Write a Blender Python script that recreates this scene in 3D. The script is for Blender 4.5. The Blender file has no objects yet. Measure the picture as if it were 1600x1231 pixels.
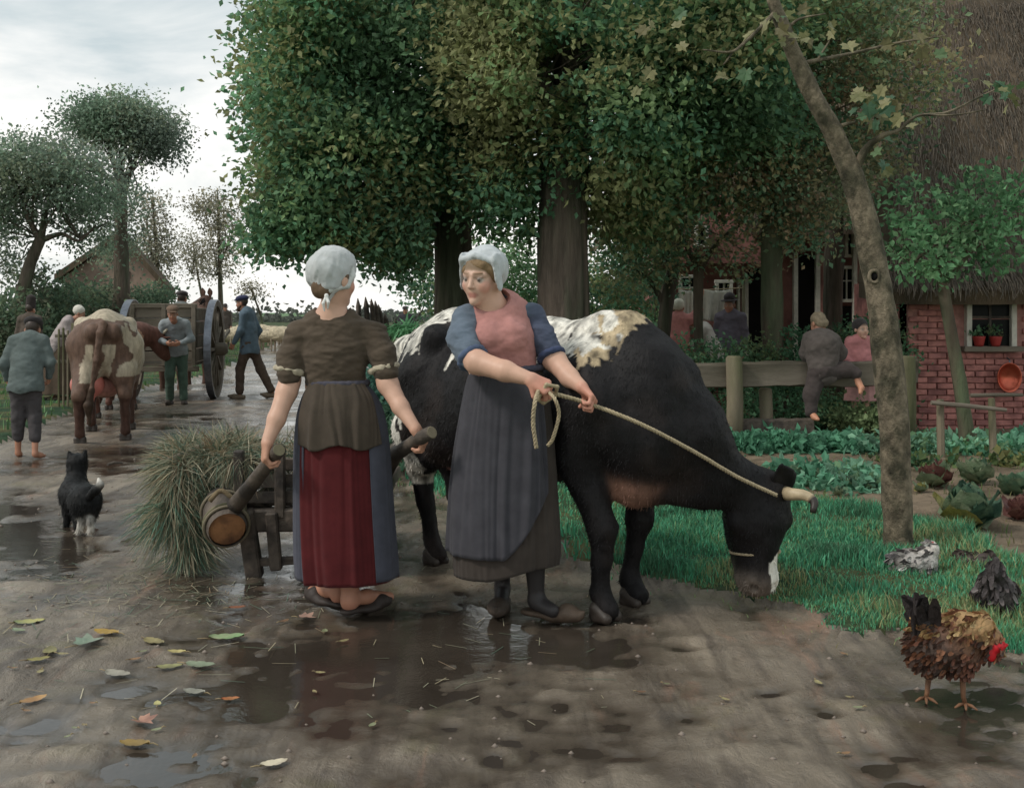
import bpy, math, random
import numpy as np
from math import radians, sin, cos, pi, tan, atan2, sqrt

S = bpy.context.scene
COL = S.collection
# ------------------------------------------------------------------ camera
FPX, CAMH, HOR = 1700.0, 1.35, 488.0          # focal length in photo pixels, eye height, horizon row
cam_d = bpy.data.cameras.new('camera')
cam = bpy.data.objects.new('camera', cam_d); COL.objects.link(cam)
cam.location = (0, 0, CAMH); cam.rotation_euler = (radians(90), 0, 0)
cam_d.sensor_width = 36.0; cam_d.lens = FPX / 1600.0 * 36.0
cam_d.shift_y = -(615.5 - HOR) / 1600.0
cam_d.clip_start = 0.05; cam_d.clip_end = 4000
S.camera = cam
# ------------------------------------------------------------------ sky and sun
SUN_EL, SUN_AZ = radians(46), radians(-112)     # azimuth from +Y towards +X: light from the left
W = bpy.data.worlds.new('World'); S.world = W; W.use_nodes = True
nt = W.node_tree; nt.nodes.clear()
def wn(t, **k):
    n = nt.nodes.new(t)
    for a, b in k.items(): setattr(n, a, b)
    return n
sky = wn('ShaderNodeTexSky', sky_type='NISHITA', sun_disc=False, sun_elevation=SUN_EL, sun_rotation=SUN_AZ, air_density=1.0, dust_density=2.0)
tc = wn('ShaderNodeTexCoord')
mp = wn('ShaderNodeMapping'); mp.inputs['Scale'].default_value = (1.0, 1.0, 2.6); mp.inputs['Location'].default_value = (0.45, 0.2, 0.1)
nz = wn('ShaderNodeTexNoise'); nz.inputs['Scale'].default_value = 3.2; nz.inputs['Detail'].default_value = 7; nz.inputs['Roughness'].default_value = 0.55; nz.inputs['Distortion'].default_value = 0.5
rp = wn('ShaderNodeValToRGB'); rp.color_ramp.elements[0].position = 0.36; rp.color_ramp.elements[1].position = 0.62
rp.color_ramp.elements[0].color = (4.7, 5.5, 5.7, 1); rp.color_ramp.elements[1].color = (9.7, 9.5, 9.1, 1)
mx = wn('ShaderNodeMix', data_type='RGBA'); mx.inputs[0].default_value = 0.90
bg = wn('ShaderNodeBackground'); bg.inputs['Strength'].default_value = 0.1
ow = wn('ShaderNodeOutputWorld')
L = nt.links.new
sxyz = wn('ShaderNodeSeparateXYZ'); elv = wn('ShaderNodeMapRange'); elv.inputs[1].default_value = 0.0; elv.inputs[2].default_value = 0.42; elv.inputs[3].default_value = 0.11; elv.inputs[4].default_value = -0.10
sumn = wn('ShaderNodeMath', operation='ADD')
L(tc.outputs['Generated'], mp.inputs['Vector']); L(mp.outputs[0], nz.inputs['Vector']); L(tc.outputs['Generated'], sxyz.inputs[0]); L(sxyz.outputs['Z'], elv.inputs[0])
L(nz.outputs['Fac'], sumn.inputs[0]); L(elv.outputs[0], sumn.inputs[1]); L(sumn.outputs[0], rp.inputs[0])
L(sky.outputs[0], mx.inputs[6]); L(rp.outputs[0], mx.inputs[7]); L(mx.outputs[2], bg.inputs['Color']); L(bg.outputs[0], ow.inputs[0])
sun_d = bpy.data.lights.new('sun', 'SUN'); sun_d.energy = 1.5; sun_d.angle = radians(10); sun_d.color = (1.0, 0.95, 0.88)
sun = bpy.data.objects.new('sun', sun_d); COL.objects.link(sun)
sun.rotation_euler = (radians(90) - SUN_EL, 0, -SUN_AZ + pi)
S.view_settings.view_transform = 'Standard'; S.view_settings.look = 'None'
S.view_settings.exposure = 0.3; S.view_settings.gamma = 1.0; S.view_settings.use_curve_mapping = False
S.render.engine = 'CYCLES'
S.cycles.max_bounces = 6; S.cycles.diffuse_bounces = 3; S.cycles.glossy_bounces = 3; S.cycles.transmission_bounces = 4; S.cycles.transparent_max_bounces = 6
S.cycles.use_denoising = True

# ------------------------------------------------------------------ helpers
RN = np.random.default_rng(7)
random.seed(7)
def V(*a): return np.array(a, float)
def P(px, py, Y): return np.array([(px - 800.0) / FPX * Y, Y, CAMH - (py - HOR) / FPX * Y])
def G(px, py):
    Y = FPX * CAMH / (py - HOR); return np.array([(px - 800.0) / FPX * Y, Y, 0.0])
def unit(v):
    v = np.asarray(v, float); return v / (np.linalg.norm(v) + 1e-12)
def lin(r, g, b):
    o = []
    for c in (r, g, b):
        c /= 255.0; o.append(c / 12.92 if c <= 0.04045 else ((c + 0.055) / 1.055) ** 2.4)
    return tuple(o)
def hash3(i, j, k, seed):
    n = (i.astype(np.int64) * 374761393 + j.astype(np.int64) * 668265263 + k.astype(np.int64) * 2147483647 + seed * 1274126177) & 0xffffffff
    n = ((n ^ (n >> 13)) * 1274126177) & 0xffffffff
    n = (n ^ (n >> 16)) & 0xffffffff
    return n / 4294967295.0
def vnoise(p, seed=0):
    p = np.asarray(p, float); i = np.floor(p); f = p - i; i = i.astype(np.int64); f = f * f * (3 - 2 * f)
    r = 0
    for a in (0, 1):
        for b in (0, 1):
            for c in (0, 1):
                w = (f[..., 0] if a else 1 - f[..., 0]) * (f[..., 1] if b else 1 - f[..., 1]) * (f[..., 2] if c else 1 - f[..., 2])
                r = r + w * hash3(i[..., 0] + a, i[..., 1] + b, i[..., 2] + c, seed)
    return r * 2 - 1
def fbm(p, octv=4, seed=0, gain=0.5):
    p = np.asarray(p, float); r = 0; a = 1.0; t = 0
    for o in range(octv):
        r = r + a * vnoise(p * (2.03 ** o) + o * 17.3, seed + o); t += a; a *= gain
    return r / t

def tag(o, label=None, cat=None, group=None, kind=None):
    if label: o['label'] = label
    if cat: o['category'] = cat
    if group: o['group'] = group
    if kind: o['kind'] = kind
    return o
def thing(name, label, cat, loc=(0, 0, 0), group=None):
    o = bpy.data.objects.new(name, None); COL.objects.link(o); o.location = tuple(float(x) for x in loc); o.empty_display_size = 0.1
    return tag(o, label, cat, group)
def origin(o):
    v = np.zeros(3)
    while o is not None:
        v = v + np.array(o.location); o = o.parent
    return v
def make_mesh(name, v, faces, mats=None, cols=None, smooth=True, fmat=None):
    me = bpy.data.meshes.new(name)
    v = np.asarray(v, np.float32)
    if not isinstance(faces, (list, tuple)) or (len(faces) and not isinstance(faces[0], np.ndarray)):
        if isinstance(faces, np.ndarray): fl = [faces]
        else:
            by = {}
            for f in faces: by.setdefault(len(f), []).append(f)
            fl = [np.array(x) for x in by.values()]
    else: fl = [f for f in faces if len(f)]
    me.vertices.add(len(v)); me.vertices.foreach_set('co', v.ravel())
    tot = np.concatenate([np.full(len(f), f.shape[1]) for f in fl]) if fl else np.zeros(0, int)
    idx = np.concatenate([f.ravel() for f in fl]) if fl else np.zeros(0, int)
    me.loops.add(len(idx)); me.loops.foreach_set('vertex_index', idx.astype(np.int32))
    me.polygons.add(len(tot)); st = np.concatenate([[0], np.cumsum(tot)[:-1]]) if len(tot) else tot
    me.polygons.foreach_set('loop_start', st.astype(np.int32))
    me.update(calc_edges=True)
    me.polygons.foreach_set('use_smooth', np.full(len(tot), bool(smooth)))
    if fmat is not None: me.polygons.foreach_set('material_index', np.asarray(fmat, np.int32))
    if cols is not None:
        a = me.color_attributes.new('Col', 'FLOAT_COLOR', 'POINT')
        c = np.ones((len(v), 4), np.float32); c[:, :3] = cols
        a.data.foreach_set('color', c.ravel())
    for m in (mats if isinstance(mats, (list, tuple)) else [mats] if mats else []): me.materials.append(m)
    return me
def mk(name, v, faces, mat, parent=None, cols=None, smooth=True, fmat=None, at=None):
    """One mesh object. v in world coordinates; a child is stored relative to its parents."""
    v = np.asarray(v, float)
    o0 = origin(parent) if parent is not None else (np.asarray(at, float) if at is not None else np.zeros(3))
    me = make_mesh(name, v - o0, faces, mat, cols, smooth, fmat)
    o = bpy.data.objects.new(name, me); COL.objects.link(o)
    if parent is not None: o.parent = parent
    else: o.location = tuple(o0)
    return o
def copy_tree(o, parent=None):
    c = o.copy(); COL.objects.link(c); c.parent = parent
    for ch in list(o.children): copy_tree(ch, c)
    return c
class MB:
    """collects simple solids into one mesh"""
    def __init__(s): s.v = []; s.f = {}; s.n = 0
    def add(s, v, f):
        v = np.asarray(v, float); s.v.append(v)
        for q in f: s.f.setdefault(len(q), []).append([i + s.n for i in q])
        s.n += len(v); return s
    def addm(s, vf):
        v, fl = vf
        s.v.append(np.asarray(v, float))
        for fa in fl:
            for q in fa: s.f.setdefault(len(q), []).append([int(i) + s.n for i in q])
        s.n += len(v); return s
    def get(s): return np.concatenate(s.v), [np.array(x) for x in s.f.values()]
    def box(s, c, size, R=None, bev=0.0, jit=0.0):
        x, y, z = np.asarray(size, float) / 2
        b = min(bev, x * .9, y * .9, z * .9)
        if b > 0:
            pts = []
            for sx in (-1, 1):
                for sy in (-1, 1):
                    for sz in (-1, 1):
                        pts += [(sx * x, sy * (y - b), sz * (z - b)), (sx * (x - b), sy * y, sz * (z - b)), (sx * (x - b), sy * (y - b), sz * z)]
            v = np.array(pts); ix = lambda sx, sy, sz, k: ((sx * 2 + sy) * 2 + sz) * 3 + k
            f = []
            f += [[ix(0,0,0,0), ix(0,0,1,0), ix(0,1,1,0), ix(0,1,0,0)], [ix(1,0,0,0), ix(1,1,0,0), ix(1,1,1,0), ix(1,0,1,0)]]
            f += [[ix(0,0,0,1), ix(1,0,0,1), ix(1,0,1,1), ix(0,0,1,1)], [ix(0,1,0,1), ix(0,1,1,1), ix(1,1,1,1), ix(1,1,0,1)]]
            f += [[ix(0,0,0,2), ix(0,1,0,2), ix(1,1,0,2), ix(1,0,0,2)], [ix(0,0,1,2), ix(1,0,1,2), ix(1,1,1,2), ix(0,1,1,2)]]
            for a in (0, 1):
                for c2 in (0, 1):
                    q = [ix(a,c2,0,0), ix(a,c2,1,0), ix(a,c2,1,1), ix(a,c2,0,1)]; f.append(q if (a + c2) % 2 else q[::-1])
                    q = [ix(a,0,c2,0), ix(a,1,c2,0), ix(a,1,c2,2), ix(a,0,c2,2)]; f.append(q[::-1] if (a + c2) % 2 else q)
                    q = [ix(0,a,c2,1), ix(1,a,c2,1), ix(1,a,c2,2), ix(0,a,c2,2)]; f.append(q if (a + c2) % 2 else q[::-1])
                    for d in (0, 1):
                        q = [ix(a,c2,d,0), ix(a,c2,d,1), ix(a,c2,d,2)]; f.append(q if (a + c2 + d) % 2 else q[::-1])
        else:
            v = np.array([(sx * x, sy * y, sz * z) for sx in (-1, 1) for sy in (-1, 1) for sz in (-1, 1)])
            f = [[0,1,3,2],[4,6,7,5],[0,4,5,1],[2,3,7,6],[0,2,6,4],[1,5,7,3]]
        if jit: v = v + RN.uniform(-jit, jit, v.shape)
        if R is not None: v = v @ np.asarray(R).T
        return s.add(v + np.asarray(c, float), f)
    def bar(s, a, b, w, h, up=(0, 0, 1), bev=0.004, jit=0.0):
        a = np.asarray(a, float); b = np.asarray(b, float); d = unit(b - a); u = np.asarray(up, float)
        if abs(np.dot(d, u)) > 0.98: u = V(0, 1, 0)
        r = unit(np.cross(d, u)); u = np.cross(r, d)
        return s.box((a + b) / 2, (np.linalg.norm(b - a), w, h), np.stack([d, r, u], 1), bev, jit)
    def tube(s, *a, **k): return s.addm(tube(*a, **k))
    def mk(s, name, mat, parent=None, smooth=False, at=None):
        v, f = s.get(); return mk(name, v, f, mat, parent, smooth=smooth, at=at)
def catmull(pts, n):
    pts = np.asarray(pts, float); q = np.vstack([2 * pts[0] - pts[1], pts, 2 * pts[-1] - pts[-2]]); out = []
    m = len(pts) - 1
    for t in np.linspace(0, m, n):
        i = min(int(t), m - 1); u = t - i; a, b, c, d = q[i], q[i + 1], q[i + 2], q[i + 3]
        out.append(0.5 * ((2 * b) + (-a + c) * u + (2 * a - 5 * b + 4 * c - d) * u * u + (-a + 3 * b - 3 * c + d) * u ** 3))
    return np.array(out)
def tube(path, rad, seg=8, cap=True, rough=0.0, seed=0, smooth_n=0, rs=4.0, ang=1.2):
    path = np.asarray(path, float); rad = np.asarray(rad, float) * np.ones(len(path))
    if smooth_n:
        pr = catmull(np.hstack([path, rad[:, None]]), smooth_n); path, rad = pr[:, :3], pr[:, 3]
    n = len(path); T = np.gradient(path, axis=0); T /= np.linalg.norm(T, axis=1)[:, None] + 1e-12
    u = unit(np.cross(T[0], V(0.3, 0.9, 0.2) if abs(T[0][1]) < 0.9 else V(1, 0, 0.1))); vs = []
    for i in range(n):
        u = unit(u - T[i] * np.dot(u, T[i])); w = np.cross(T[i], u)
        a = np.arange(seg) * 2 * pi / seg
        ring = np.cos(a)[:, None] * u + np.sin(a)[:, None] * w
        r = rad[i] * np.ones(seg)
        if rough: r = r * (1 + rough * fbm(ring * ang + path[i] * rs, 3, seed))
        vs.append(path[i] + ring * r[:, None])
    v = np.concatenate(vs); f = []
    i = np.arange(n - 1)[:, None] * seg; j = np.arange(seg)[None]; k = (j + 1) % seg
    q = np.stack([i + j, i + k, i + seg + k, i + seg + j], -1).reshape(-1, 4)
    fl = [q]
    if cap:
        v = np.vstack([v, path[0], path[-1]]); t = []
        for j in range(seg):
            t.append([n * seg, (j + 1) % seg, j]); t.append([n * seg + 1, (n - 1) * seg + j, (n - 1) * seg + (j + 1) % seg])
        fl.append(np.array(t))
    return v, fl
def joinm(parts):
    """join (v, faces list, cols) triples"""
    vs, cs, by, n = [], [], {}, 0
    for p in parts:
        v, fl = p[0], p[1]; vs.append(v); cs.append(p[2] if len(p) > 2 and p[2] is not None else np.zeros((len(v), 3)))
        for f in fl: by.setdefault(f.shape[1], []).append(f + n)
        n += len(v)
    return np.concatenate(vs), [np.concatenate(x) for x in by.values()], np.concatenate(cs)

# ------------------------------------------------------------------ implicit modelling (smooth unions, meshed by surface nets)
class SDF:
    def __init__(s, k=0.03): s.p = []; s.k = k
    def cone(s, a, b, ra, rb, k=None, col=None, sub=False):
        s.p.append(('c', np.asarray(a, float), np.asarray(b, float), ra, rb, s.k if k is None else k, col, sub)); return s
    def chain(s, pts, rads, k=None, col=None):
        for i in range(len(pts) - 1): s.cone(pts[i], pts[i + 1], rads[i], rads[i + 1], k, col)
        return s
    def ball(s, c, r, k=None, col=None, sub=False): return s.ell(c, (r, r, r), None, k, col, sub)
    def ell(s, c, r, R=None, k=None, col=None, sub=False):
        s.p.append(('e', np.asarray(c, float), np.asarray(r, float), np.eye(3) if R is None else np.asarray(R, float), 0, s.k if k is None else k, col, sub)); return s
    def flat(s, a, b, ra, rb, u, f, k=None, col=None, sub=False):
        """cone whose thickness across (axis x u) is f times its width along u"""
        s.p.append(('f', np.asarray(a, float), np.asarray(b, float), ra, rb, s.k if k is None else k, col, sub, np.asarray(u, float), f)); return s
    @staticmethod
    def box_of(p):
        if p[0] == 'e':
            e = np.sqrt(((p[3] * p[2]) ** 2).sum(1)); return p[1] - e, p[1] + e
        m = max(p[3], p[4]) * (max(1, p[9]) if p[0] == 'f' else 1)
        return np.minimum(p[1], p[2]) - m, np.maximum(p[1], p[2]) + m
    @staticmethod
    def dist(p, X, Y, Z):
        if p[0] == 'e':
            x, y, z = X - p[1][0], Y - p[1][1], Z - p[1][2]; R, r = p[3], p[2]
            a = (x * R[0, 0] + y * R[1, 0] + z * R[2, 0]); b = (x * R[0, 1] + y * R[1, 1] + z * R[2, 1]); c = (x * R[0, 2] + y * R[1, 2] + z * R[2, 2])
            k0 = np.sqrt((a / r[0]) ** 2 + (b / r[1]) ** 2 + (c / r[2]) ** 2); k1 = np.sqrt((a / r[0] ** 2) ** 2 + (b / r[1] ** 2) ** 2 + (c / r[2] ** 2) ** 2) + 1e-9
            return k0 * (k0 - 1) / k1
        a, b = p[1], p[2]; ba = b - a; bb = float(ba @ ba) + 1e-12
        x, y, z = X - a[0], Y - a[1], Z - a[2]
        h = np.clip((x * ba[0] + y * ba[1] + z * ba[2]) / bb, 0, 1)
        x = x - ba[0] * h; y = y - ba[1] * h; z = z - ba[2] * h
        r = p[3] + (p[4] - p[3]) * h
        if p[0] == 'c': return np.sqrt(x * x + y * y + z * z) - r
        w = unit(np.cross(ba, p[8])); f = p[9]; q = x * w[0] + y * w[1] + z * w[2]; e = q * (1 / f - 1)
        x = x + w[0] * e; y = y + w[1] * e; z = z + w[2] * e
        return (np.sqrt(x * x + y * y + z * z) - r) * min(1, f) if f <= 1 else np.sqrt(x * x + y * y + z * z) - r
    def mesh(s, res, base=(0.5, 0.5, 0.5), soft=0.006, smooth=1, noise=None):
        add = [p for p in s.p if not p[7]]
        lo = np.min([s.box_of(p)[0] for p in add], 0) - 3 * res; hi = np.max([s.box_of(p)[1] for p in add], 0) + 3 * res
        n = np.ceil((hi - lo) / res).astype(int) + 1
        ax = [(lo[i] + np.arange(n[i]) * res).astype(np.float32) for i in range(3)]
        F = np.full(n, 1.0, np.float32)
        for p in s.p:
            b0, b1 = s.box_of(p); m = p[5] + 3 * res
            i0 = np.clip(np.floor((b0 - m - lo) / res).astype(int), 0, n - 1); i1 = np.clip(np.ceil((b1 + m - lo) / res).astype(int) + 1, 1, n)
            if (i1 <= i0).any(): continue
            sl = tuple(slice(i0[i], i1[i]) for i in range(3))
            d = s.dist(p, ax[0][sl[0]][:, None, None], ax[1][sl[1]][None, :, None], ax[2][sl[2]][None, None, :]).astype(np.float32)
            o = F[sl]; k = max(p[5], 1e-4)
            if p[7]:
                d = -d; h = np.clip(0.5 - 0.5 * (d - o) / k, 0, 1); F[sl] = d + (o - d) * h + k * h * (1 - h)
            else:
                h = np.clip(0.5 + 0.5 * (d - o) / k, 0, 1); F[sl] = d + (o - d) * h - k * h * (1 - h)
        v, q = surface_nets(F); v = v * res + lo
        if smooth: v = relax(v, q, smooth)
        if noise:
            nrm = normals(v, q)
            for amp, sc, sd in noise: v = v + nrm * (amp * fbm(v * np.asarray(sc), 3, sd))[:, None]
        ws = np.zeros(len(v)); cs = np.zeros((len(v), 3)); base = np.asarray(base, float); best = np.full(len(v), 9.0); ds = []
        for p in add:
            d = np.maximum(s.dist(p, v[:, 0], v[:, 1], v[:, 2]), -0.01); ds.append(d); best = np.minimum(best, d)
        for p, d in zip(add, ds):
            w = np.exp(-(d - best) / soft) ; ws += w; cs += w[:, None] * (base if p[6] is None else np.asarray(p[6], float))
        return v, [q], cs / ws[:, None]
def surface_nets(F):
    neg = F < 0; n = np.array(F.shape)
    c = np.zeros(n - 1, np.int8)
    for a in (0, 1):
        for b in (0, 1):
            for d in (0, 1): c += neg[a:n[0] - 1 + a, b:n[1] - 1 + b, d:n[2] - 1 + d]
    act = (c > 0) & (c < 8); I = np.argwhere(act); idx = -np.ones(n - 1, np.int64); idx[act] = np.arange(len(I))
    acc = np.zeros((len(I), 3)); cnt = np.zeros(len(I))
    for a in range(3):
        o = [b for b in range(3) if b != a]
        for s0 in (0, 1):
            for s1 in (0, 1):
                off = np.zeros(3, int); off[o[0]] = s0; off[o[1]] = s1; A = I + off; B = A.copy(); B[:, a] += 1
                fa = F[A[:, 0], A[:, 1], A[:, 2]]; fb = F[B[:, 0], B[:, 1], B[:, 2]]; m = (fa < 0) != (fb < 0)
                t = fa[m] / (fa[m] - fb[m]); pt = off.astype(float) * np.ones((m.sum(), 3)); pt[:, a] += t
                acc[m] += pt; cnt[m] += 1
    v = I + acc / np.maximum(cnt, 1)[:, None]
    qs = []
    for a in range(3):
        o1, o2 = (a + 1) % 3, (a + 2) % 3
        sl0 = [slice(None)] * 3; sl1 = [slice(None)] * 3; sl0[a] = slice(0, -1); sl1[a] = slice(1, None)
        cr = neg[tuple(sl0)] != neg[tuple(sl1)]; E = np.argwhere(cr)
        E = E[(E[:, o1] > 0) & (E[:, o2] > 0) & (E[:, o1] < n[o1] - 1) & (E[:, o2] < n[o2] - 1)]
        e1 = np.zeros(3, int); e1[o1] = 1; e2 = np.zeros(3, int); e2[o2] = 1
        g = lambda X: idx[X[:, 0], X[:, 1], X[:, 2]]
        q = np.stack([g(E - e1 - e2), g(E - e2), g(E), g(E - e1)], 1)
        flip = ~neg[E[:, 0], E[:, 1], E[:, 2]]; q[flip] = q[flip][:, ::-1]; qs.append(q)
    q = np.concatenate(qs); return v, q[(q >= 0).all(1)]
def relax(v, q, it):
    e = np.concatenate([q[:, [0, 1]], q[:, [1, 2]], q[:, [2, 3]], q[:, [3, 0]]])
    for _ in range(it):
        s = np.zeros_like(v); c = np.zeros(len(v))
        for a in range(3): s[:, a] = np.bincount(e[:, 0], v[e[:, 1], a], len(v)) + np.bincount(e[:, 1], v[e[:, 0], a], len(v))
        c = np.bincount(e[:, 0], minlength=len(v)) + np.bincount(e[:, 1], minlength=len(v))
        v = v * 0.4 + 0.6 * s / np.maximum(c, 1)[:, None]
    return v
def normals(v, q):
    fn = np.cross(v[q[:, 2]] - v[q[:, 0]], v[q[:, 3]] - v[q[:, 1]]); nn = np.zeros_like(v)
    for k in range(4):
        for a in range(3): nn[:, a] += np.bincount(q[:, k], fn[:, a], len(v))
    return nn / (np.linalg.norm(nn, axis=1)[:, None] + 1e-12)

# ------------------------------------------------------------------ materials
def M(name, col=None, rough=0.8, var=0.25, vs=6.0, bump=0.3, bs=40.0, spec=0.3, trans=0.0, col2=None, stretch=(1, 1, 1), sheen=0.0, bdist=0.01, wave=None, c2pos=(0.45, 0.62), rvar=0.0, metal=0.0, seedrand=True):
    m = bpy.data.materials.new(name); m.use_nodes = True; t = m.node_tree; N = t.nodes; K = t.links.new
    b = N['Principled BSDF']; out = N['Material Output']
    b.inputs['Roughness'].default_value = rough; b.inputs['Specular IOR Level'].default_value = spec; b.inputs['Metallic'].default_value = metal
    if sheen: b.inputs['Sheen Weight'].default_value = sheen; b.inputs['Sheen Roughness'].default_value = 0.6
    tcn = N.new('ShaderNodeTexCoord'); mpn = N.new('ShaderNodeMapping'); mpn.inputs['Scale'].default_value = stretch
    K(tcn.outputs['Object'], mpn.inputs['Vector'])
    if seedrand:
        oi = N.new('ShaderNodeObjectInfo'); mu = N.new('ShaderNodeMath'); mu.operation = 'MULTIPLY'; mu.inputs[1].default_value = 37.0
        K(oi.outputs['Random'], mu.inputs[0]); K(mu.outputs[0], mpn.inputs['Location'])
    n1 = N.new('ShaderNodeTexNoise'); n1.inputs['Scale'].default_value = vs; n1.inputs['Detail'].default_value = 6; n1.inputs['Roughness'].default_value = 0.6
    K(mpn.outputs[0], n1.inputs['Vector'])
    if col is None:
        a = N.new('ShaderNodeAttribute'); a.attribute_name = 'Col'; src = a.outputs['Color']
    else:
        a = N.new('ShaderNodeRGB'); a.outputs[0].default_value = (*col, 1); src = a.outputs[0]
    if col2 is not None:
        n3 = N.new('ShaderNodeTexNoise'); n3.inputs['Scale'].default_value = vs * 0.45; n3.inputs['Detail'].default_value = 5
        K(mpn.outputs[0], n3.inputs['Vector'])
        mr = N.new('ShaderNodeMapRange'); mr.inputs[1].default_value, mr.inputs[2].default_value = c2pos
        K(n3.outputs['Fac'], mr.inputs[0]); mxn = N.new('ShaderNodeMix'); mxn.data_type = 'RGBA'
        K(mr.outputs[0], mxn.inputs[0]); K(src, mxn.inputs[6]); mxn.inputs[7].default_value = (*col2, 1); src = mxn.outputs[2]
    r1 = N.new('ShaderNodeMapRange'); r1.inputs[1].default_value = 0.25; r1.inputs[2].default_value = 0.75; r1.inputs[3].default_value = 1 - var; r1.inputs[4].default_value = 1 + var
    K(n1.outputs['Fac'], r1.inputs[0])
    vm = N.new('ShaderNodeVectorMath'); vm.operation = 'SCALE'; K(src, vm.inputs[0]); K(r1.outputs[0], vm.inputs['Scale'])
    K(vm.outputs[0], b.inputs['Base Color'])
    if rvar:
        r2 = N.new('ShaderNodeMapRange'); r2.inputs[1].default_value = 0.35; r2.inputs[2].default_value = 0.65; r2.inputs[3].default_value = max(rough - rvar, .03); r2.inputs[4].default_value = min(rough + rvar, 1)
        K(n1.outputs['Fac'], r2.inputs[0]); K(r2.outputs[0], b.inputs['Roughness'])
    if bump:
        n2 = N.new('ShaderNodeTexNoise'); n2.inputs['Scale'].default_value = bs; n2.inputs['Detail'].default_value = 5; n2.inputs['Roughness'].default_value = 0.65
        K(mpn.outputs[0], n2.inputs['Vector'])
        bp = N.new('ShaderNodeBump'); bp.inputs['Strength'].default_value = bump; bp.inputs['Distance'].default_value = bdist
        K(n2.outputs['Fac'], bp.inputs['Height']); K(bp.outputs[0], b.inputs['Normal'])
    if trans:
        tr = N.new('ShaderNodeBsdfTranslucent'); K(vm.outputs[0], tr.inputs['Color']); ms = N.new('ShaderNodeMixShader'); ms.inputs[0].default_value = trans
        K(b.outputs[0], ms.inputs[1]); K(tr.outputs[0], ms.inputs[2]); K(ms.outputs[0], out.inputs['Surface'])
    return m
MT = {}
MT['leaf'] = M('leaf', None, rough=0.6, var=0.12, vs=9, bump=0, spec=0.2, trans=0.5, seedrand=False)
MT['grass'] = M('grass_blade', None, rough=0.55, var=0.1, vs=3, bump=0, spec=0.3, trans=0.25, seedrand=False)
MT['bark'] = M('bark', lin(92, 82, 70), rough=0.9, var=0.5, vs=7, bump=0.9, bs=22, bdist=0.03, stretch=(1, 1, 0.22), col2=lin(84, 92, 70), spec=0.2)
MT['bark_dark'] = M('bark_dark', lin(100, 89, 80), rough=0.92, var=0.6, vs=9, bump=1.0, bs=22, bdist=0.06, stretch=(1, 1, 0.13), col2=lin(78, 80, 66), spec=0.15)
MT['bark_smooth'] = M('bark_smooth', lin(124, 112, 94), rough=0.85, var=0.6, vs=24, bump=1.0, bs=42, bdist=0.02, stretch=(1, 1, 0.7), col2=lin(74, 70, 56), spec=0.25, c2pos=(.42, .62))
MT['wood_grey'] = M('wood_grey', lin(120, 111, 99), rough=0.85, var=0.35, vs=6, bump=0.6, bs=30, bdist=0.01, stretch=(0.25, 1, 1), col2=lin(88, 82, 70), spec=0.25)
MT['wood_post'] = M('wood_post', lin(124, 114, 96), rough=0.85, var=0.35, vs=6, bump=0.6, bs=30, bdist=0.01, stretch=(1, 1, 0.25), col2=lin(96, 96, 70), spec=0.25)
MT['wood_dark'] = M('wood_dark', lin(92, 82, 73), rough=0.7, var=0.55, vs=14, bump=0.8, bs=35, bdist=0.008, stretch=(1, 0.4, 1), col2=lin(56, 50, 46), spec=0.4)
MT['wood_cut'] = M('wood_cut', lin(158, 112, 76), rough=0.7, var=0.3, vs=20, bump=0.4, bs=60, spec=0.3, col2=lin(108, 76, 56))
MT['skin'] = M('skin', None, rough=0.5, var=0.1, vs=18, bump=0.12, bs=120, spec=0.4, bdist=0.002)
MT['cloth'] = M('cloth', None, rough=0.9, var=0.22, vs=14, bump=0.35, bs=260, spec=0.12, sheen=0.06, bdist=0.003)
MT['linen'] = M('linen', None, rough=0.85, var=0.12, vs=20, bump=0.35, bs=180, spec=0.2, sheen=0.15, bdist=0.004)
MT['hair'] = M('hair', None, rough=0.6, var=0.35, vs=30, bump=0.7, bs=110, spec=0.2, bdist=0.004, stretch=(1, 1, 0.3))
MT['hide'] = M('hide', None, rough=0.55, var=0.4, vs=22, bump=0.45, bs=60, spec=0.18, bdist=0.012, stretch=(1, 1, 0.4))
MT['feather'] = M('feather', None, rough=0.6, var=0.5, vs=45, bump=0.8, bs=70, spec=0.35, bdist=0.01)
MT['wool'] = M('wool', None, rough=0.95, var=0.3, vs=12, bump=0.9, bs=26, bdist=0.05, spec=0.1)
MT['horn'] = M('horn', None, rough=0.45, var=0.3, vs=25, bump=0.2, bs=60, spec=0.4)
MT['clog'] = M('clog', None, rough=0.6, var=0.35, vs=20, bump=0.3, bs=60, spec=0.35)
MT['rope'] = M('rope', lin(176, 160, 132), rough=0.9, var=0.3, vs=60, bump=0.8, bs=160, spec=0.2, bdist=0.004)
MT['straw'] = M('straw', None, rough=0.7, var=0.15, vs=8, bump=0, spec=0.3, trans=0.12, seedrand=False)
MT['iron'] = M('iron', lin(112, 116, 124), rough=0.35, var=0.3, vs=20, bump=0.2, bs=60, spec=0.5, metal=0.7)
MT['white_paint'] = M('white_paint', lin(196, 192, 180), rough=0.6, var=0.2, vs=14, bump=0.2, bs=70, spec=0.35)
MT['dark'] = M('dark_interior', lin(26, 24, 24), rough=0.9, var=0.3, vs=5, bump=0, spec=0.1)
MT['copper'] = M('copper', lin(190, 96, 74), rough=0.32, var=0.25, vs=12, bump=0.15, bs=30, spec=0.5, metal=0.75)
MT['pot'] = M('red_pot', lin(150, 52, 48), rough=0.55, var=0.2, vs=12, bump=0.2, bs=40)

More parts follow.
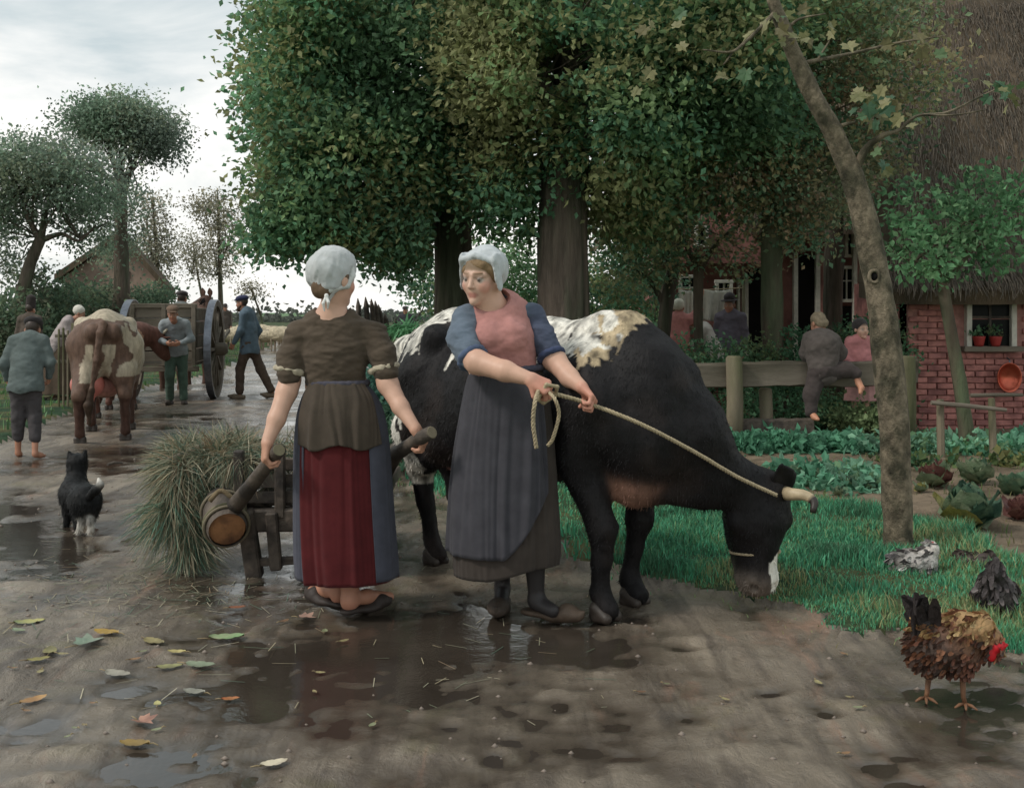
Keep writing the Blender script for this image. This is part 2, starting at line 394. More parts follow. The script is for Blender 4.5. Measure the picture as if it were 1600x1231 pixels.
# ================================================================== GROUND
def interp(x, pts):
    a = np.array(sorted(pts)); return np.interp(x, a[:, 0], a[:, 1])
XR = [(489, 470), (496, 476), (500, 488), (520, 500), (560, 565), (600, 596), (640, 602), (700, 606), (740, 612), (760, 640), (780, 690), (800, 760), (850, 850), (880, 905), (895, 985), (915, 1040), (930, 1110), (950, 1190), (980, 1268), (1000, 1330), (1012, 1420), (1030, 1560), (1045, 1800), (1100, 2600)]
XL = [(489, 470), (496, 474), (500, 478), (520, 452), (540, 420), (560, 380), (585, 330), (600, 262), (612, 190), (622, 140), (640, 118), (660, 70), (690, 5), (720, -60), (800, -260), (1231, -1600)]
YS = [(1000, 668), (1150, 728), (1240, 775), (1300, 793), (1380, 803), (1440, 818), (1500, 846), (1560, 876), (1620, 892), (2400, 960)]
def to_px(x, y): return 800 + FPX * x / y, HOR + FPX * CAMH / y
def zone(x, y):
    """0 road, 1 left verge, 2 right verge, 3 garden soil"""
    x = np.asarray(x, float); y = np.asarray(y, float)
    w = fbm(np.stack([x * 3.1, y * 3.1, x * 0], -1), 3, 51) * 0.10 + fbm(np.stack([x * 11, y * 11, x * 0], -1), 2, 52) * 0.05
    px, py = to_px(x + w, np.maximum(y + w * 1.2, 0.4))
    z = np.zeros(px.shape, int)
    z[px < interp(py, XL)] = 1
    r = px > interp(py, XR); z[r] = 2
    z[r & (py < interp(px, YS)) & (px > 1010) & (py > 600)] = 3
    return z
PUDS = [(*G(px, py)[:2], a, b, d) for px, py, a, b, d in ((545, 1010, .32, .28, .022), (690, 985, .26, .40, .024), (800, 1000, .30, .25, .014), (400, 930, .45, .40, .020), (130, 860, .4, .5, .012), (180, 720, .4, .8, .014), (960, 1010, .25, .22, .014), (320, 660, .4, 1.0, .008))]
_r = np.random.default_rng(123)
PRINTS = [(_r.uniform(-3.2, 1.4), _r.uniform(3.2, 5.2)) for _ in range(46)] + [(_r.normal(-2.6 + .1 * k, .35), 5 + .3 * k) for k in range(18)] + [(_r.normal(.3, .5), _r.normal(4.5, .35)) for k in range(16)]
def road_h(x, y):
    p = np.stack([x, y, x * 0], -1)
    u = x + 0.34 * y                                      # across the wheel tracks
    rut = -0.03 * np.exp(-((np.mod(u + 0.15 * fbm(p * 0.7, 2, 3), 0.62) - 0.31) / 0.09) ** 2) * (0.5 + 0.5 * fbm(p * 0.5, 2, 9))
    for (qx, qy, ra, rb, dp) in PUDS: rut = rut - dp * np.exp(-((x - qx) / ra) ** 2 - ((y - qy) / rb) ** 2)
    for k, (qx, qy) in enumerate(PRINTS):
        an = k * 2.4; ex = ((x - qx) * math.cos(an) + (y - qy) * math.sin(an)) / (.7 + .5 * (k * .618 % 1)); ey = (-(x - qx) * math.sin(an) + (y - qy) * math.cos(an)) / (1.0 + .7 * (k * .382 % 1))
        rr = np.sqrt(ex ** 2 + ey ** 2); rut = rut - (.007 + .012 * (k * .73 % 1)) * np.exp(-(rr / .05) ** 2) + .007 * np.exp(-((rr - .085) / .03) ** 2) * (.5 + .5 * np.sin(np.arctan2(ey, ex) * 2 + k))
    return 0.024 * fbm(p * 1.05, 3, 1) + 0.018 * fbm(p * V(3.6, 5.4, 1), 3, 2) + 0.009 * fbm(p * 16, 3, 5) + rut * np.clip((9 - y) / 5, 0.3, 1)
def zone_h(x, y, z):
    h = road_h(x, y); p = np.stack([x, y, x * 0], -1)
    far = np.clip((y - 25) / 60, 0, 1)
    g = 0.035 + 0.03 * fbm(p * 1.3, 3, 11) + 0.008 * fbm(p * 9, 2, 12)
    s = 0.03 + 0.03 * fbm(p * 2.2, 3, 21) + 0.02 * fbm(p * 12, 3, 22)
    h = np.where((z == 1) | (z == 2), g, h); h = np.where(z == 3, s, h)
    return h * (1 - far)
def height(x, y):
    x = np.atleast_1d(np.asarray(x, float)); y = np.atleast_1d(np.asarray(y, float)); return zone_h(x, y, zone(x, y))
rows = FPX * CAMH / np.concatenate([np.linspace(1010, 260, 200), np.linspace(258, 22, 160), np.linspace(21, 6, 16)])
cols_ = np.linspace(-1.05, 1.05, 420)
gx = rows[:, None] * cols_[None]; gy = rows[:, None] * np.ones(len(cols_))[None]
gz = zone(gx, gy)
gh = zone_h(gx, gy, gz)
fz = gz[:-1, :-1]
ii = np.arange(len(rows) - 1)[:, None] * len(cols_) + np.arange(len(cols_) - 1)[None]
quads = np.stack([ii, ii + 1, ii + len(cols_) + 1, ii + len(cols_)], -1)
gv = np.stack([gx, gy, gh], -1).reshape(-1, 3)
def zone_mesh(name, zs, mat):
    q = quads[np.isin(fz, zs)]; u, inv = np.unique(q, return_inverse=True)
    o = mk(name, gv[u], inv.reshape(-1, 4), mat); return tag(o, kind='structure')
def mud_material():
    m = bpy.data.materials.new('wet_mud'); m.use_nodes = True; t = m.node_tree; N = t.nodes; K = t.links.new; b = N['Principled BSDF']
    tcn = N.new('ShaderNodeTexCoord'); geo = N.new('ShaderNodeNewGeometry'); sp = N.new('ShaderNodeSeparateXYZ'); K(geo.outputs['Position'], sp.inputs[0])
    def noise(scale, det, rough, sc=(1, 1, 1), rot=0.0, dist=0.0):
        mp_ = N.new('ShaderNodeMapping'); mp_.inputs['Scale'].default_value = sc; mp_.inputs['Rotation'].default_value = (0, 0, rot); K(tcn.outputs['Object'], mp_.inputs[0])
        n = N.new('ShaderNodeTexNoise'); n.inputs['Scale'].default_value = scale; n.inputs['Detail'].default_value = det; n.inputs['Roughness'].default_value = rough; n.inputs['Distortion'].default_value = dist; K(mp_.outputs[0], n.inputs['Vector']); return n.outputs['Fac']
    def ramp(src, lo, hi, a=0.0, b_=1.0):
        r = N.new('ShaderNodeMapRange'); r.inputs[1].default_value = lo; r.inputs[2].default_value = hi; r.inputs[3].default_value = a; r.inputs[4].default_value = b_; K(src, r.inputs[0]); return r.outputs[0]
    def mix(f, a, b_):
        x = N.new('ShaderNodeMix'); x.data_type = 'RGBA'; K(f, x.inputs[0])
        for i, c in ((6, a), (7, b_)):
            if isinstance(c, tuple): x.inputs[i].default_value = (*c, 1)
            else: K(c, x.inputs[i])
        return x.outputs[2]
    c = mix(ramp(noise(1.3, 8, .62, (1, .55, 1), .35, .6), .40, .62), lin(102, 91, 79), lin(150, 137, 120))
    c = mix(ramp(noise(2.6, 6, .6, (1.4, .5, 1), -.6, 1.0), .56, .70, 0, .75), c, lin(156, 122, 102))
    c = mix(ramp(noise(1.9, 5, .6, (1, 1, 1), 1.3, .8), .58, .70, 0, .7), c, lin(114, 106, 76))
    c = mix(ramp(noise(9, 6, .7, (1, .35, 1), .5, .5), .54, .70, 0, .6), c, lin(58, 51, 44))
    c = mix(ramp(noise(26, 5, .7), .60, .74, 0, .5), c, lin(150, 138, 126))
    c = mix(ramp(noise(5.5, 6, .62, (1.5, .16, 1), .2, .3), .50, .66, 0, .65), c, lin(70, 61, 53))
    c = mix(ramp(noise(8.5, 6, .62, (1.3, .14, 1), .2, .3), .56, .70, 0, .55), c, lin(146, 134, 118))
    wet = ramp(sp.outputs['Z'], -.014, .014, 1, 0)                       # low ground is soaked
    c = mix(ramp(wet, .25, 1, 0, .92), c, lin(58, 51, 44)); K(c, b.inputs['Base Color'])
    rg = N.new('ShaderNodeMath'); rg.operation = 'MULTIPLY_ADD'; K(ramp(noise(3.5, 6, .65, (1, .6, 1), .4), .35, .65), rg.inputs[0]); K(ramp(wet, .1, .9, .34, .02), rg.inputs[1]); K(ramp(wet, 0, 1, .26, .07), rg.inputs[2]); K(rg.outputs[0], b.inputs['Roughness'])
    b.inputs['Specular IOR Level'].default_value = .5
    hsum = N.new('ShaderNodeMath'); hsum.operation = 'MULTIPLY_ADD'; K(noise(55, 6, .7), hsum.inputs[0]); hsum.inputs[1].default_value = .35; K(noise(13, 7, .7, (1, .6, 1), .3, .8), hsum.inputs[2])
    bpn = N.new('ShaderNodeBump'); bpn.inputs['Distance'].default_value = .035; K(ramp(wet, .2, .9, .75, .12), bpn.inputs['Strength']); K(hsum.outputs[0], bpn.inputs['Height']); K(bpn.outputs[0], b.inputs['Normal'])
    return m
MT['mud'] = mud_material()
MT['soil'] = M('soil', lin(134, 118, 100), rough=0.95, var=0.4, vs=5, bump=0.9, bs=50, bdist=0.03, col2=lin(108, 96, 80), spec=0.15, seedrand=False)
MT['turf'] = M('turf', lin(52, 74, 52), rough=0.95, var=0.5, vs=3, bump=0.8, bs=40, bdist=0.03, col2=lin(96, 92, 62), spec=0.15, seedrand=False)
MT['field'] = M('field', lin(96, 128, 92), rough=0.95, var=0.25, vs=0.4, bump=0, col2=lin(122, 138, 104), spec=0.1, seedrand=False)
road = zone_mesh('road', [0], MT['mud'])
verge_l = zone_mesh('grass_verge_ground', [1], MT['turf'])
verge_r = zone_mesh('grass_bank_ground', [2], MT['turf'])
soil = zone_mesh('garden_ground', [3], MT['soil'])
MT['water'] = M('puddle_water', lin(60, 53, 46), rough=0.07, var=0.3, vs=3, bump=0.09, bs=14, bdist=0.02, spec=0.6, seedrand=False)
pv = np.array([(-6.5, 2.0, -0.0125), (3.0, 2.0, -0.0125), (3.0, 14, -0.0125), (-6.5, 14, -0.0125)])
tag(mk('puddle_water', pv, np.array([[0, 1, 2, 3]]), MT['water'], smooth=False), kind='structure')
fv = np.array([(-1600, -300, -0.16), (1600, -300, -0.16), (1600, 3000, -0.16), (-1600, 3000, -0.16)])
tag(mk('field', fv, np.array([[0, 1, 2, 3]]), MT['field'], smooth=False), kind='structure')

# ------------------------------------------------------------------ grass blades (one mass per verge)
def blades(xy, hgt, wid, tint, seed=0, lean=0.5):
    r = np.random.default_rng(seed); n = len(xy); z = height(xy[:, 0], xy[:, 1])
    base = np.column_stack([xy, z - 0.008]); a = r.uniform(0, 2 * pi, n); H = hgt * r.uniform(0.4, 1.25, n) * np.clip(.85 + 1.1 * fbm(np.column_stack([xy * 3.1, xy[:, :1] * 0]), 3, 79), .3, 1.7); w = wid * r.uniform(0.6, 1.3, n)
    side = np.column_stack([np.cos(a), np.sin(a), np.zeros(n)]); b = r.uniform(0, 2 * pi, n); ln = lean * H * r.uniform(0.2, 1.3, n)
    d = np.column_stack([np.cos(b), np.sin(b), np.zeros(n)]); up = V(0, 0, 1)
    p1 = base + up * (H * 0.55)[:, None] + d * (ln * 0.3)[:, None]; p2 = base + up * (H * 0.95)[:, None] + d * ln[:, None]
    v = np.stack([base - side * w[:, None], base + side * w[:, None], p1 - side * (w * 0.7)[:, None], p1 + side * (w * 0.7)[:, None], p2], 1).reshape(-1, 3)
    k = np.arange(n)[:, None] * 5
    q = k + np.array([[0, 1, 3, 2]]); t = k + np.array([[2, 3, 4]])
    pal = np.array(tint); pn = np.clip((fbm(np.column_stack([xy * 1.7, xy[:, :1] * 0]), 4, 77) * 1.1 + 0.42 + r.normal(0, .26, n)), 0, 0.999)
    x_ = pn * (len(pal) - 1); i_ = x_.astype(int); fr = (x_ - i_)[:, None]; c = (pal[i_] * (1 - fr) + pal[np.minimum(i_ + 1, len(pal) - 1)] * fr) * r.uniform(0.65, 1.35, n)[:, None]
    return v, [q, t], np.repeat(c, 5, 0)
def scatter(pxbox, n, zs, seed, clump=0.45):
    """points over a ground area given by its corners in the photograph, even per square metre"""
    r = np.random.default_rng(seed); x0, x1, y0, y1 = pxbox
    Y1, Y0 = FPX * CAMH / (y0 - HOR), FPX * CAMH / (y1 - HOR); out = []
    tot = 0
    while tot < n:
        Y = r.uniform(Y0, Y1, n * 2); Xl = (x0 - 800) / FPX * Y1; Xr = (x1 - 800) / FPX * Y1
        X = r.uniform(min(Xl, (x0 - 800) / FPX * Y0), max(Xr, (x1 - 800) / FPX * Y0), n * 2)
        px = 800 + FPX * X / Y; ok = (px > x0) & (px < x1) & np.isin(zone(X, Y), zs)
        d = fbm(np.stack([X * 2.2, Y * 2.2, X * 0], -1), 3, 90); ok &= d + r.uniform(-clump, clump, len(X)) > -0.12
        out.append(np.column_stack([X, Y])[ok]); tot += ok.sum()
        if len(out) > 30: break
    return np.concatenate(out)[:n]
GREENS = [lin(74, 116, 86), lin(76, 144, 108), lin(86, 166, 128), lin(104, 166, 122), lin(124, 150, 102), lin(150, 146, 104)]
b1 = blades(scatter((960, 1720, 700, 1060), 64000, [2], 1, .6), 0.07, 0.0038, GREENS, 1)
b2 = blades(scatter((560, 1010, 640, 910), 30000, [2], 2, .6), 0.085, 0.005, GREENS[1:5], 2)
b3 = blades(scatter((960, 1760, 640, 900), 4200, [3], 3, 0.2), 0.05, 0.004, [lin(96, 120, 70), lin(120, 118, 78), lin(80, 110, 72)], 3)
b5 = blades(scatter((1180, 1760, 940, 1080), 9000, [2], 21, 0.6), 0.05, 0.003, GREENS[1:], 21)
e_ = scatter((560, 1720, 700, 1060), 30000, [2], 41, .6); e_ = e_ + np.random.default_rng(42).normal(0, .10, e_.shape) * V(1, 1.3); e_ = e_[zone(e_[:, 0], e_[:, 1]) == 0]
b6 = blades(e_, 0.045, 0.0036, GREENS[3:] + [lin(126, 118, 84)], 43, .8)
v, f, c = joinm([b1, b2, b3, b5, b6]); tag(mk('verge_grass', v, f, MT['grass'], cols=c, smooth=False), 'green grass of the verge where the black cow grazes', 'grass', kind='stuff')
FG = [lin(84, 124, 74), lin(108, 142, 82), lin(96, 134, 92)]
b4 = blades(scatter((-260, 520, 520, 730), 26000, [1], 4), 0.13, 0.012, FG, 4)
v, f, c = b4; tag(mk('roadside_grass', v, f, MT['grass'], cols=c, smooth=False), 'green grass strip along the left side of the road', 'grass', kind='stuff')

# ================================================================== TREES
def leaf_cards(pos, size, col, r, outward=None, asp=0.62, droop=0.25):
    n = len(pos); size = size * r.uniform(0.6, 1.35, n)
    d = r.normal(0, 1, (n, 3)); d[:, 2] -= droop
    if outward is not None: d += outward * 0.9
    d /= np.linalg.norm(d, axis=1)[:, None] + 1e-9
    t = r.normal(0, 1, (n, 3)) + V(0, 0, 0.0); s = np.cross(d, t); s /= np.linalg.norm(s, axis=1)[:, None] + 1e-9
    nn = np.cross(s, d)
    a = pos; b = pos + d * (size * 0.45)[:, None] + s * (size * asp * 0.5)[:, None] + nn * (size * 0.1)[:, None]
    c = pos + d * size[:, None]; e = pos + d * (size * 0.45)[:, None] - s * (size * asp * 0.5)[:, None] + nn * (size * 0.1)[:, None]
    v = np.stack([a, b, c, e], 1).reshape(-1, 3); q = np.arange(n)[:, None] * 4 + np.array([[0, 1, 2, 3]])
    return v, [q], np.repeat(col, 4, 0)
def crown(blobs, per, size, pal, seed, cl=0.22, leaves_per=26, hollow=0.35, keep=None):
    """blobs: (centre, radii, number of twig clusters)"""
    r = np.random.default_rng(seed); out = []
    pal = np.array(pal)
    for c, rad, n in blobs:
        n = int(n * per); u = r.normal(0, 1, (n, 3)); u /= np.linalg.norm(u, axis=1)[:, None]
        rr = (hollow + (1 - hollow) * r.uniform(0, 1, n)) ** 0.6
        p = np.asarray(c) + u * rr[:, None] * np.asarray(rad)
        p = p + 0.25 * np.asarray(rad) * np.stack([fbm(p * 1.1, 3, seed + 5), fbm(p * 1.1, 3, seed + 6), fbm(p * 1.1, 3, seed + 7)], -1)
        g = np.clip(fbm(p * 0.8, 3, seed + 30) * 1.4 + 0.5 + r.normal(0, 0.18, n), 0, 0.999)
        base = pal[(g * len(pal)).astype(int)] * (r.uniform(0.6, 1.4, n) * (1 + .5 * fbm(p * 1.9, 2, seed + 40)))[:, None]
        m = leaves_per; q = np.repeat(p, m, 0) + r.normal(0, 1, (n * m, 3)) * V(cl, cl, cl * 0.55)
        ow = np.repeat(u * V(1, 1, 0.6), m, 0)
        col = np.repeat(base, m, 0) * r.uniform(0.82, 1.18, n * m)[:, None]
        if keep is not None: kk = keep(q, r); q, ow, col = q[kk], ow[kk], col[kk]
        out.append(leaf_cards(q, size, col, r, ow))
    return joinm(out)
def twigs(start, blobs, n, r0, seed, wig=0.12):
    """thin limbs from a point into the crown"""
    r = np.random.default_rng(seed); parts = []
    for k in range(n):
        c, rad, _ = blobs[k % len(blobs)]
        e = np.asarray(c) + r.normal(0, 0.45, 3) * np.asarray(rad); s = np.asarray(start[k % len(start)])
        m = (s + e) / 2 + r.normal(0, 1, 3) * wig * np.linalg.norm(e - s) + V(0, 0, 0.1 * np.linalg.norm(e - s))
        v, f = tube([s, (s * 2 + m) / 3, m, (m + e) / 2 + r.normal(0, 1, 3) * 0.06, e], [r0, r0 * .8, r0 * .6, r0 * .35, r0 * .12], 6, smooth_n=11, rough=.15, seed=seed + k)
        parts.append((v, f, None))
    return parts
def bp(px, py, Y, rx, ry, rd, n):
    s = Y / FPX; return (P(px, py, Y), (rx * s, rd, ry * s), n)
def tree(name, label, cat, base, trunk, bark, limbs, crown_data, twig=None, group=None, cname='crown', mat=None):
    t = thing(name, label, cat, base, group)
    v, f = trunk; mk('trunk', v, f, bark, t)
    for l in limbs: mk('branch', l[0], l[1], bark, t)
    if twig:
        v, f, _ = joinm(twig); tag(mk('twigs', v, f, bark, t), kind='stuff')
    if crown_data is not None:
        v, f, c = crown_data; mk(cname, v, f, mat or MT['leaf'], t, cols=c, smooth=False)
    return t
DARKG = [lin(106, 137, 102), lin(117, 148, 108), lin(110, 153, 120), lin(130, 154, 108), lin(148, 150, 108), lin(120, 157, 124)]
MIXG = [lin(120, 138, 106), lin(144, 144, 108), lin(156, 146, 110), lin(114, 146, 116), lin(160, 138, 110), lin(130, 140, 110)]
def ptk(Y, pts, **k):
    """trunk from photograph points at distance Y (px, py, width px)"""
    path = [P(x, y, Y if len(t) == 0 else t[0]) for x, y, w, *t in pts]
    return tube(path, [w / 2 * (Y if len(t) == 0 else t[0]) / FPX for x, y, w, *t in pts], k.pop('seg', 14), smooth_n=k.pop('n', 40), **k)
# two old trees over the cow
Y1, Y2 = 13.4, 11.8
bl1 = [bp(560, 250, 12.4, 160, 110, 1.3, 60), bp(492, 150, 12.2, 86, 120, 1.2, 38), bp(470, 325, 12.2, 50, 56, .8, 14), bp(520, 350, 12.3, 85, 42, .8, 18), bp(640, 350, 12.6, 70, 70, .9, 22),
       bp(640, 130, 12.8, 150, 130, 1.5, 60), bp(492, 30, 12.3, 86, 90, 1.3, 38), bp(700, 250, 13.2, 100, 100, 1.2, 30), bp(615, 395, 12.5, 30, 26, .4, 5), bp(445, 372, 12.2, 35, 28, .4, 5),
       bp(600, -120, 13, 250, 120, 2.2, 60), bp(760, -60, 13, 160, 140, 2.0, 40)]
tr1 = ptk(Y1, [(706, 640, 84), (706, 560, 64), (707, 480, 58), (708, 400, 58), (706, 320, 60), (702, 250, 54), (690, 150, 42), (672, 60, 32), (660, -60, 22), (650, -220, 12)], rough=.16, seed=3, seg=56, ang=4.5, rs=.6, n=60)
lm1 = [ptk(Y1, [(704, 300, 34), (680, 262, 26, 13.2), (640, 300, 18, 12.9), (590, 322, 12, 12.6), (530, 338, 7, 12.4), (470, 352, 4, 12.3)], rough=.15, seg=9, seed=4),
       ptk(Y1, [(704, 270, 34), (740, 210, 24, 13.3), (745, 130, 18, 13.2), (730, 60, 12, 13.1), (720, -40, 7, 13)], rough=.15, seg=9, seed=5),
       ptk(Y1, [(700, 210, 30), (650, 150, 20, 13.1), (590, 100, 14, 12.8), (520, 70, 8, 12.5), (450, 40, 4, 12.3)], rough=.15, seg=9, seed=6)]
tree('lime_tree', 'old tree with thick trunk behind the cow rump, its dark green crown reaching the sky', 'tree', (P(706, 640, Y1)[0], Y1, 0.0), tr1, MT['bark_dark'], lm1,
     crown(bl1, 6.0, 0.082, DARKG, 11, cl=0.20, leaves_per=46, keep=lambda q, r: ~((np.abs(800 + FPX * q[:, 0] / q[:, 1] - 706) < 34) & (q[:, 2] < P(0, 285, 13)[2]) & (q[:, 1] < Y1) & (fbm(q * 1.8, 2, 8) < .34))), twigs([P(704, 300, Y1), P(680, 180, Y1), P(640, 300, 12.9), P(590, 110, 12.8)], bl1, 34, .022, 12))
bl2 = [bp(820, 110, 11.4, 120, 110, 1.2, 40), bp(800, 280, 11.9, 70, 90, .8, 20), bp(960, 160, 11.2, 130, 130, 1.2, 46), bp(1090, 70, 11.2, 150, 90, 1.2, 46), bp(1000, 300, 12.2, 90, 80, .9, 22), bp(1120, 180, 11.6, 120, 70, 1.0, 30),
       bp(940, -80, 11.5, 260, 130, 2.0, 60), bp(1200, 10, 12, 150, 110, 1.2, 36), bp(790, 10, 11.6, 120, 90, 1.2, 30)]
tr2 = ptk(Y2, [(884, 690, 116), (884, 620, 96), (882, 540, 86), (881, 460, 84), (880, 380, 82), (882, 300, 78), (886, 220, 72), (892, 140, 62), (896, 60, 54), (900, -60, 38), (910, -220, 18)], rough=.16, seed=8, seg=64, ang=4.8, rs=.5, n=60)
lm2 = [ptk(Y2, [(890, 160, 40), (930, 110, 28, 11.7), (990, 80, 20, 11.5), (1060, 70, 13, 11.3), (1130, 60, 6, 11.2)], rough=.15, seg=9, seed=9),
       ptk(Y2, [(884, 210, 40), (850, 130, 28, 11.6), (820, 60, 20, 11.5), (800, -30, 12, 11.5)], rough=.15, seg=9, seed=10),
       ptk(Y2, [(888, 240, 34), (940, 200, 22, 11.6), (1000, 180, 14, 11.5), (1090, 190, 7, 11.5)], rough=.15, seg=9, seed=13)]
tree('elm_tree', 'thickest old tree, grey brown trunk rising straight behind the cow back', 'tree', (P(884, 690, Y2)[0], Y2, 0.0), tr2, MT['bark_dark'], lm2,
     crown(bl2, 6.0, 0.080, DARKG[:5], 21, cl=0.20, leaves_per=46, keep=lambda q, r: ~((np.abs(800 + FPX * q[:, 0] / q[:, 1] - 882) < 44) & (q[:, 1] < Y2) & (fbm(q * 1.6, 2, 7) < .02))), twigs([P(890, 160, Y2), P(850, 130, 11.6), P(960, 200, 11.6), P(1000, 80, 11.5)], bl2, 34, .02, 22))
# garden trees before the farmhouse
Y3 = 12.6
bl3 = [bp(1150, 260, 12.2, 110, 70, .9, 32), bp(1240, 270, 12.4, 100, 80, .9, 30), bp(1060, 230, 12.6, 90, 90, .9, 24), bp(1300, 170, 12.6, 110, 80, .9, 26), bp(1200, 150, 12.4, 140, 80, 1.0, 30), bp(1320, 60, 12.8, 120, 80, 1.0, 24), bp(1405, 130, 11.6, 70, 80, .5, 11), bp(1390, 40, 11.6, 80, 50, .5, 10), bp(1360, 240, 11.9, 50, 50, .4, 6), bp(1270, 350, 12.3, 60, 36, .5, 9), bp(1100, 300, 12.3, 80, 40, .6, 11)]
tr3 = ptk(Y3, [(1212, 668, 44), (1210, 600, 37), (1207, 520, 34), (1206, 440, 34), (1206, 360, 34), (1208, 290, 34), (1206, 240, 30), (1200, 160, 20), (1190, 60, 10)], rough=.12, seed=14)
lm3 = [ptk(Y3, [(1208, 262, 22), (1160, 238, 12, 12.4), (1110, 240, 6, 12.3)], seg=8, rough=.1, seed=15), ptk(Y3, [(1210, 262, 22), (1240, 300, 12, 12.4), (1256, 320, 6, 12.3)], seg=8, rough=.1, seed=16), ptk(Y3, [(1206, 230, 20), (1260, 170, 12, 12.4), (1310, 130, 6, 12.5)], seg=8, rough=.1, seed=17)]
tree('ash_tree', 'straight mossy trunk in the garden left of the boy on the fence, brownish crown', 'tree', (P(1212, 668, Y3)[0], Y3, 0), tr3, MT['bark'], lm3,
     crown(bl3, 4.0, 0.065, MIXG, 31, cl=0.18, leaves_per=34), twigs([P(1206, 240, Y3), P(1200, 160, Y3), P(1160, 238, 12.4)], bl3, 26, .014, 32))
Y4 = 13.3
bl4 = [bp(1110, 370, 13.1, 70, 40, .5, 10), bp(1160, 400, 13.0, 55, 40, .5, 9), bp(1040, 400, 13.2, 45, 40, .5, 7)]
tree('apple_tree', 'small fruit tree with forked trunk in front of the hanging laundry', 'tree', (P(1092, 640, Y4)[0], Y4, 0), ptk(Y4, [(1092, 640, 20), (1092, 560, 16), (1091, 490, 15), (1091, 430, 16), (1094, 400, 14)], rough=.1, seed=18, seg=9), MT['bark'],
     [ptk(Y4, [(1092, 425, 12), (1110, 395, 9), (1130, 370, 6), (1160, 350, 4)], seg=7, seed=19), ptk(Y4, [(1092, 425, 12), (1078, 395, 9), (1060, 372, 6), (1020, 378, 3)], seg=7, seed=20)],
     crown(bl4, 4.0, 0.06, MIXG[1:] + DARKG[3:5], 33, cl=0.13, leaves_per=15), twigs([P(1130, 370, Y4), P(1060, 372, Y4)], bl4, 12, .008, 34))
Y5 = 14.0
bl5 = [bp(1010, 400, 13.6, 70, 60, .7, 16), bp(990, 340, 13.8, 80, 60, .7, 14)]
tree('pear_tree', 'slanting thin dark tree by the red gable, just above the cow shoulder', 'tree', (P(1030, 650, Y5)[0], Y5, 0), ptk(Y5, [(1030, 650, 26), (1034, 560, 22), (1040, 490, 22), (1050, 430, 20), (1064, 380, 12)], rough=.12, seed=23, seg=9), MT['bark_dark'],
     [ptk(Y5, [(1040, 480, 12), (1016, 440, 8), (990, 420, 4)], seg=7, seed=24)], crown(bl5, 4.0, 0.065, DARKG[2:] + MIXG[:2], 35, cl=0.16, leaves_per=26), twigs([P(1050, 420, Y5)], bl5, 10, .008, 36))
for k, (px, pb, Yt, w, top, lab) in enumerate([(1302, 640, 14.6, 30, 330, 'thick dark brown trunk beside the black barn doorway'), (1388, 640, 14.2, 24, 360, 'dark trunk showing just behind the leaning smooth tree')]):
    bl = [bp(px, top - 60, Yt, 90, 60, .8, 14)]
    tree('oak_tree', lab, 'tree', (P(px, pb, Yt)[0], Yt, 0), ptk(Yt, [(px + 2, pb, w * 1.3), (px, 560, w), (px - 1, 470, w), (px + 1, 400, w), (px + 4, top, w * .8), (px + 8, top - 120, w * .4)], rough=.15, seed=25 + k), MT['bark_dark'], [],
         crown(bl, 3.6, 0.07, MIXG[:4], 37 + k, cl=0.2, leaves_per=26))
# the leaning smooth tree close by
Y6 = 6.1
tr6 = ptk(Y6, [(1406, 905, 66), (1404, 868, 50), (1402, 800, 45), (1398, 700, 46), (1391, 600, 46), (1380, 500, 44), (1367, 420, 41), (1352, 350, 38), (1333, 280, 35), (1303, 210, 31), (1273, 155, 28), (1247, 100, 26), (1222, 40, 22), (1204, -10, 18), (1188, -80, 13), (1180, -180, 8)], rough=.16, seed=26, seg=18, n=70, rs=7)
lm6 = [ptk(Y6, [(1212, 20, 10), (1190, 42, 7, 6.0), (1160, 70, 5, 5.95), (1140, 82, 4, 5.9), (1098, 78, 2, 5.9)], seg=7, n=24, rough=.12, seed=27), ptk(Y6, [(1146, 80, 3.5, 5.92), (1138, 92, 3, 5.9), (1130, 102, 2, 5.9)], seg=6, n=10, seed=28),
       ptk(Y6, [(1246, 102, 11), (1272, 96, 7, 6.1), (1330, 84, 5, 6.15), (1400, 68, 4, 6.2), (1480, 56, 2, 6.25)], seg=7, n=30, rough=.14, seed=29), ptk(Y6, [(1276, 96, 4), (1290, 74, 3), (1296, 64, 1.6)], seg=6, n=10, seed=30),
       ptk(Y6, [(1336, 268, 16), (1354, 232, 12, 6.05), (1380, 212, 9, 6.0), (1404, 204, 6, 6.0), (1432, 182, 5, 6.0), (1480, 176, 4, 6.05), (1530, 152, 3, 6.1), (1560, 138, 2, 6.1)], seg=7, n=40, rough=.14, seed=31),
       ptk(Y6, [(1300, 204, 11), (1318, 196, 7), (1336, 192, 4)], seg=7, n=12, rough=.1, seed=32), ptk(Y6, [(1440, 180, 3.5, 6.0), (1490, 180, 2.8, 6.0), (1540, 172, 1.6, 6.05)], seg=6, n=14, seed=33), ptk(Y6, [(1226, 48, 6), (1250, 30, 4), (1290, 22, 2)], seg=6, n=14, seed=34)]
t6 = tree('leaning_maple', 'slim leaning tree with smooth spotted trunk and few large leaves, nearest on the right', 'tree', (P(1404, 905, Y6)[0], Y6, 0), tr6, MT['bark_smooth'], lm6, None)
kv, kf = tube([P(1366, 432, 6.026), P(1366, 432, 6.04), P(1366, 432, 6.1)], [0.014, 0.024, 0.03], 12, rough=.2); mk('knot', kv, [x for x in kf], MT['dark'], t6); kc_ = P(1366, 432, 6.026); rv_, rf_ = tube([kc_ + V(.027 * cos(a), .004 * abs(cos(a)), .034 * sin(a)) for a in np.linspace(0, 2 * pi, 21)], .010, 7, cap=False, rough=.4, rs=30); mk('branch_collar', rv_, rf_, MT['bark_smooth'], t6)
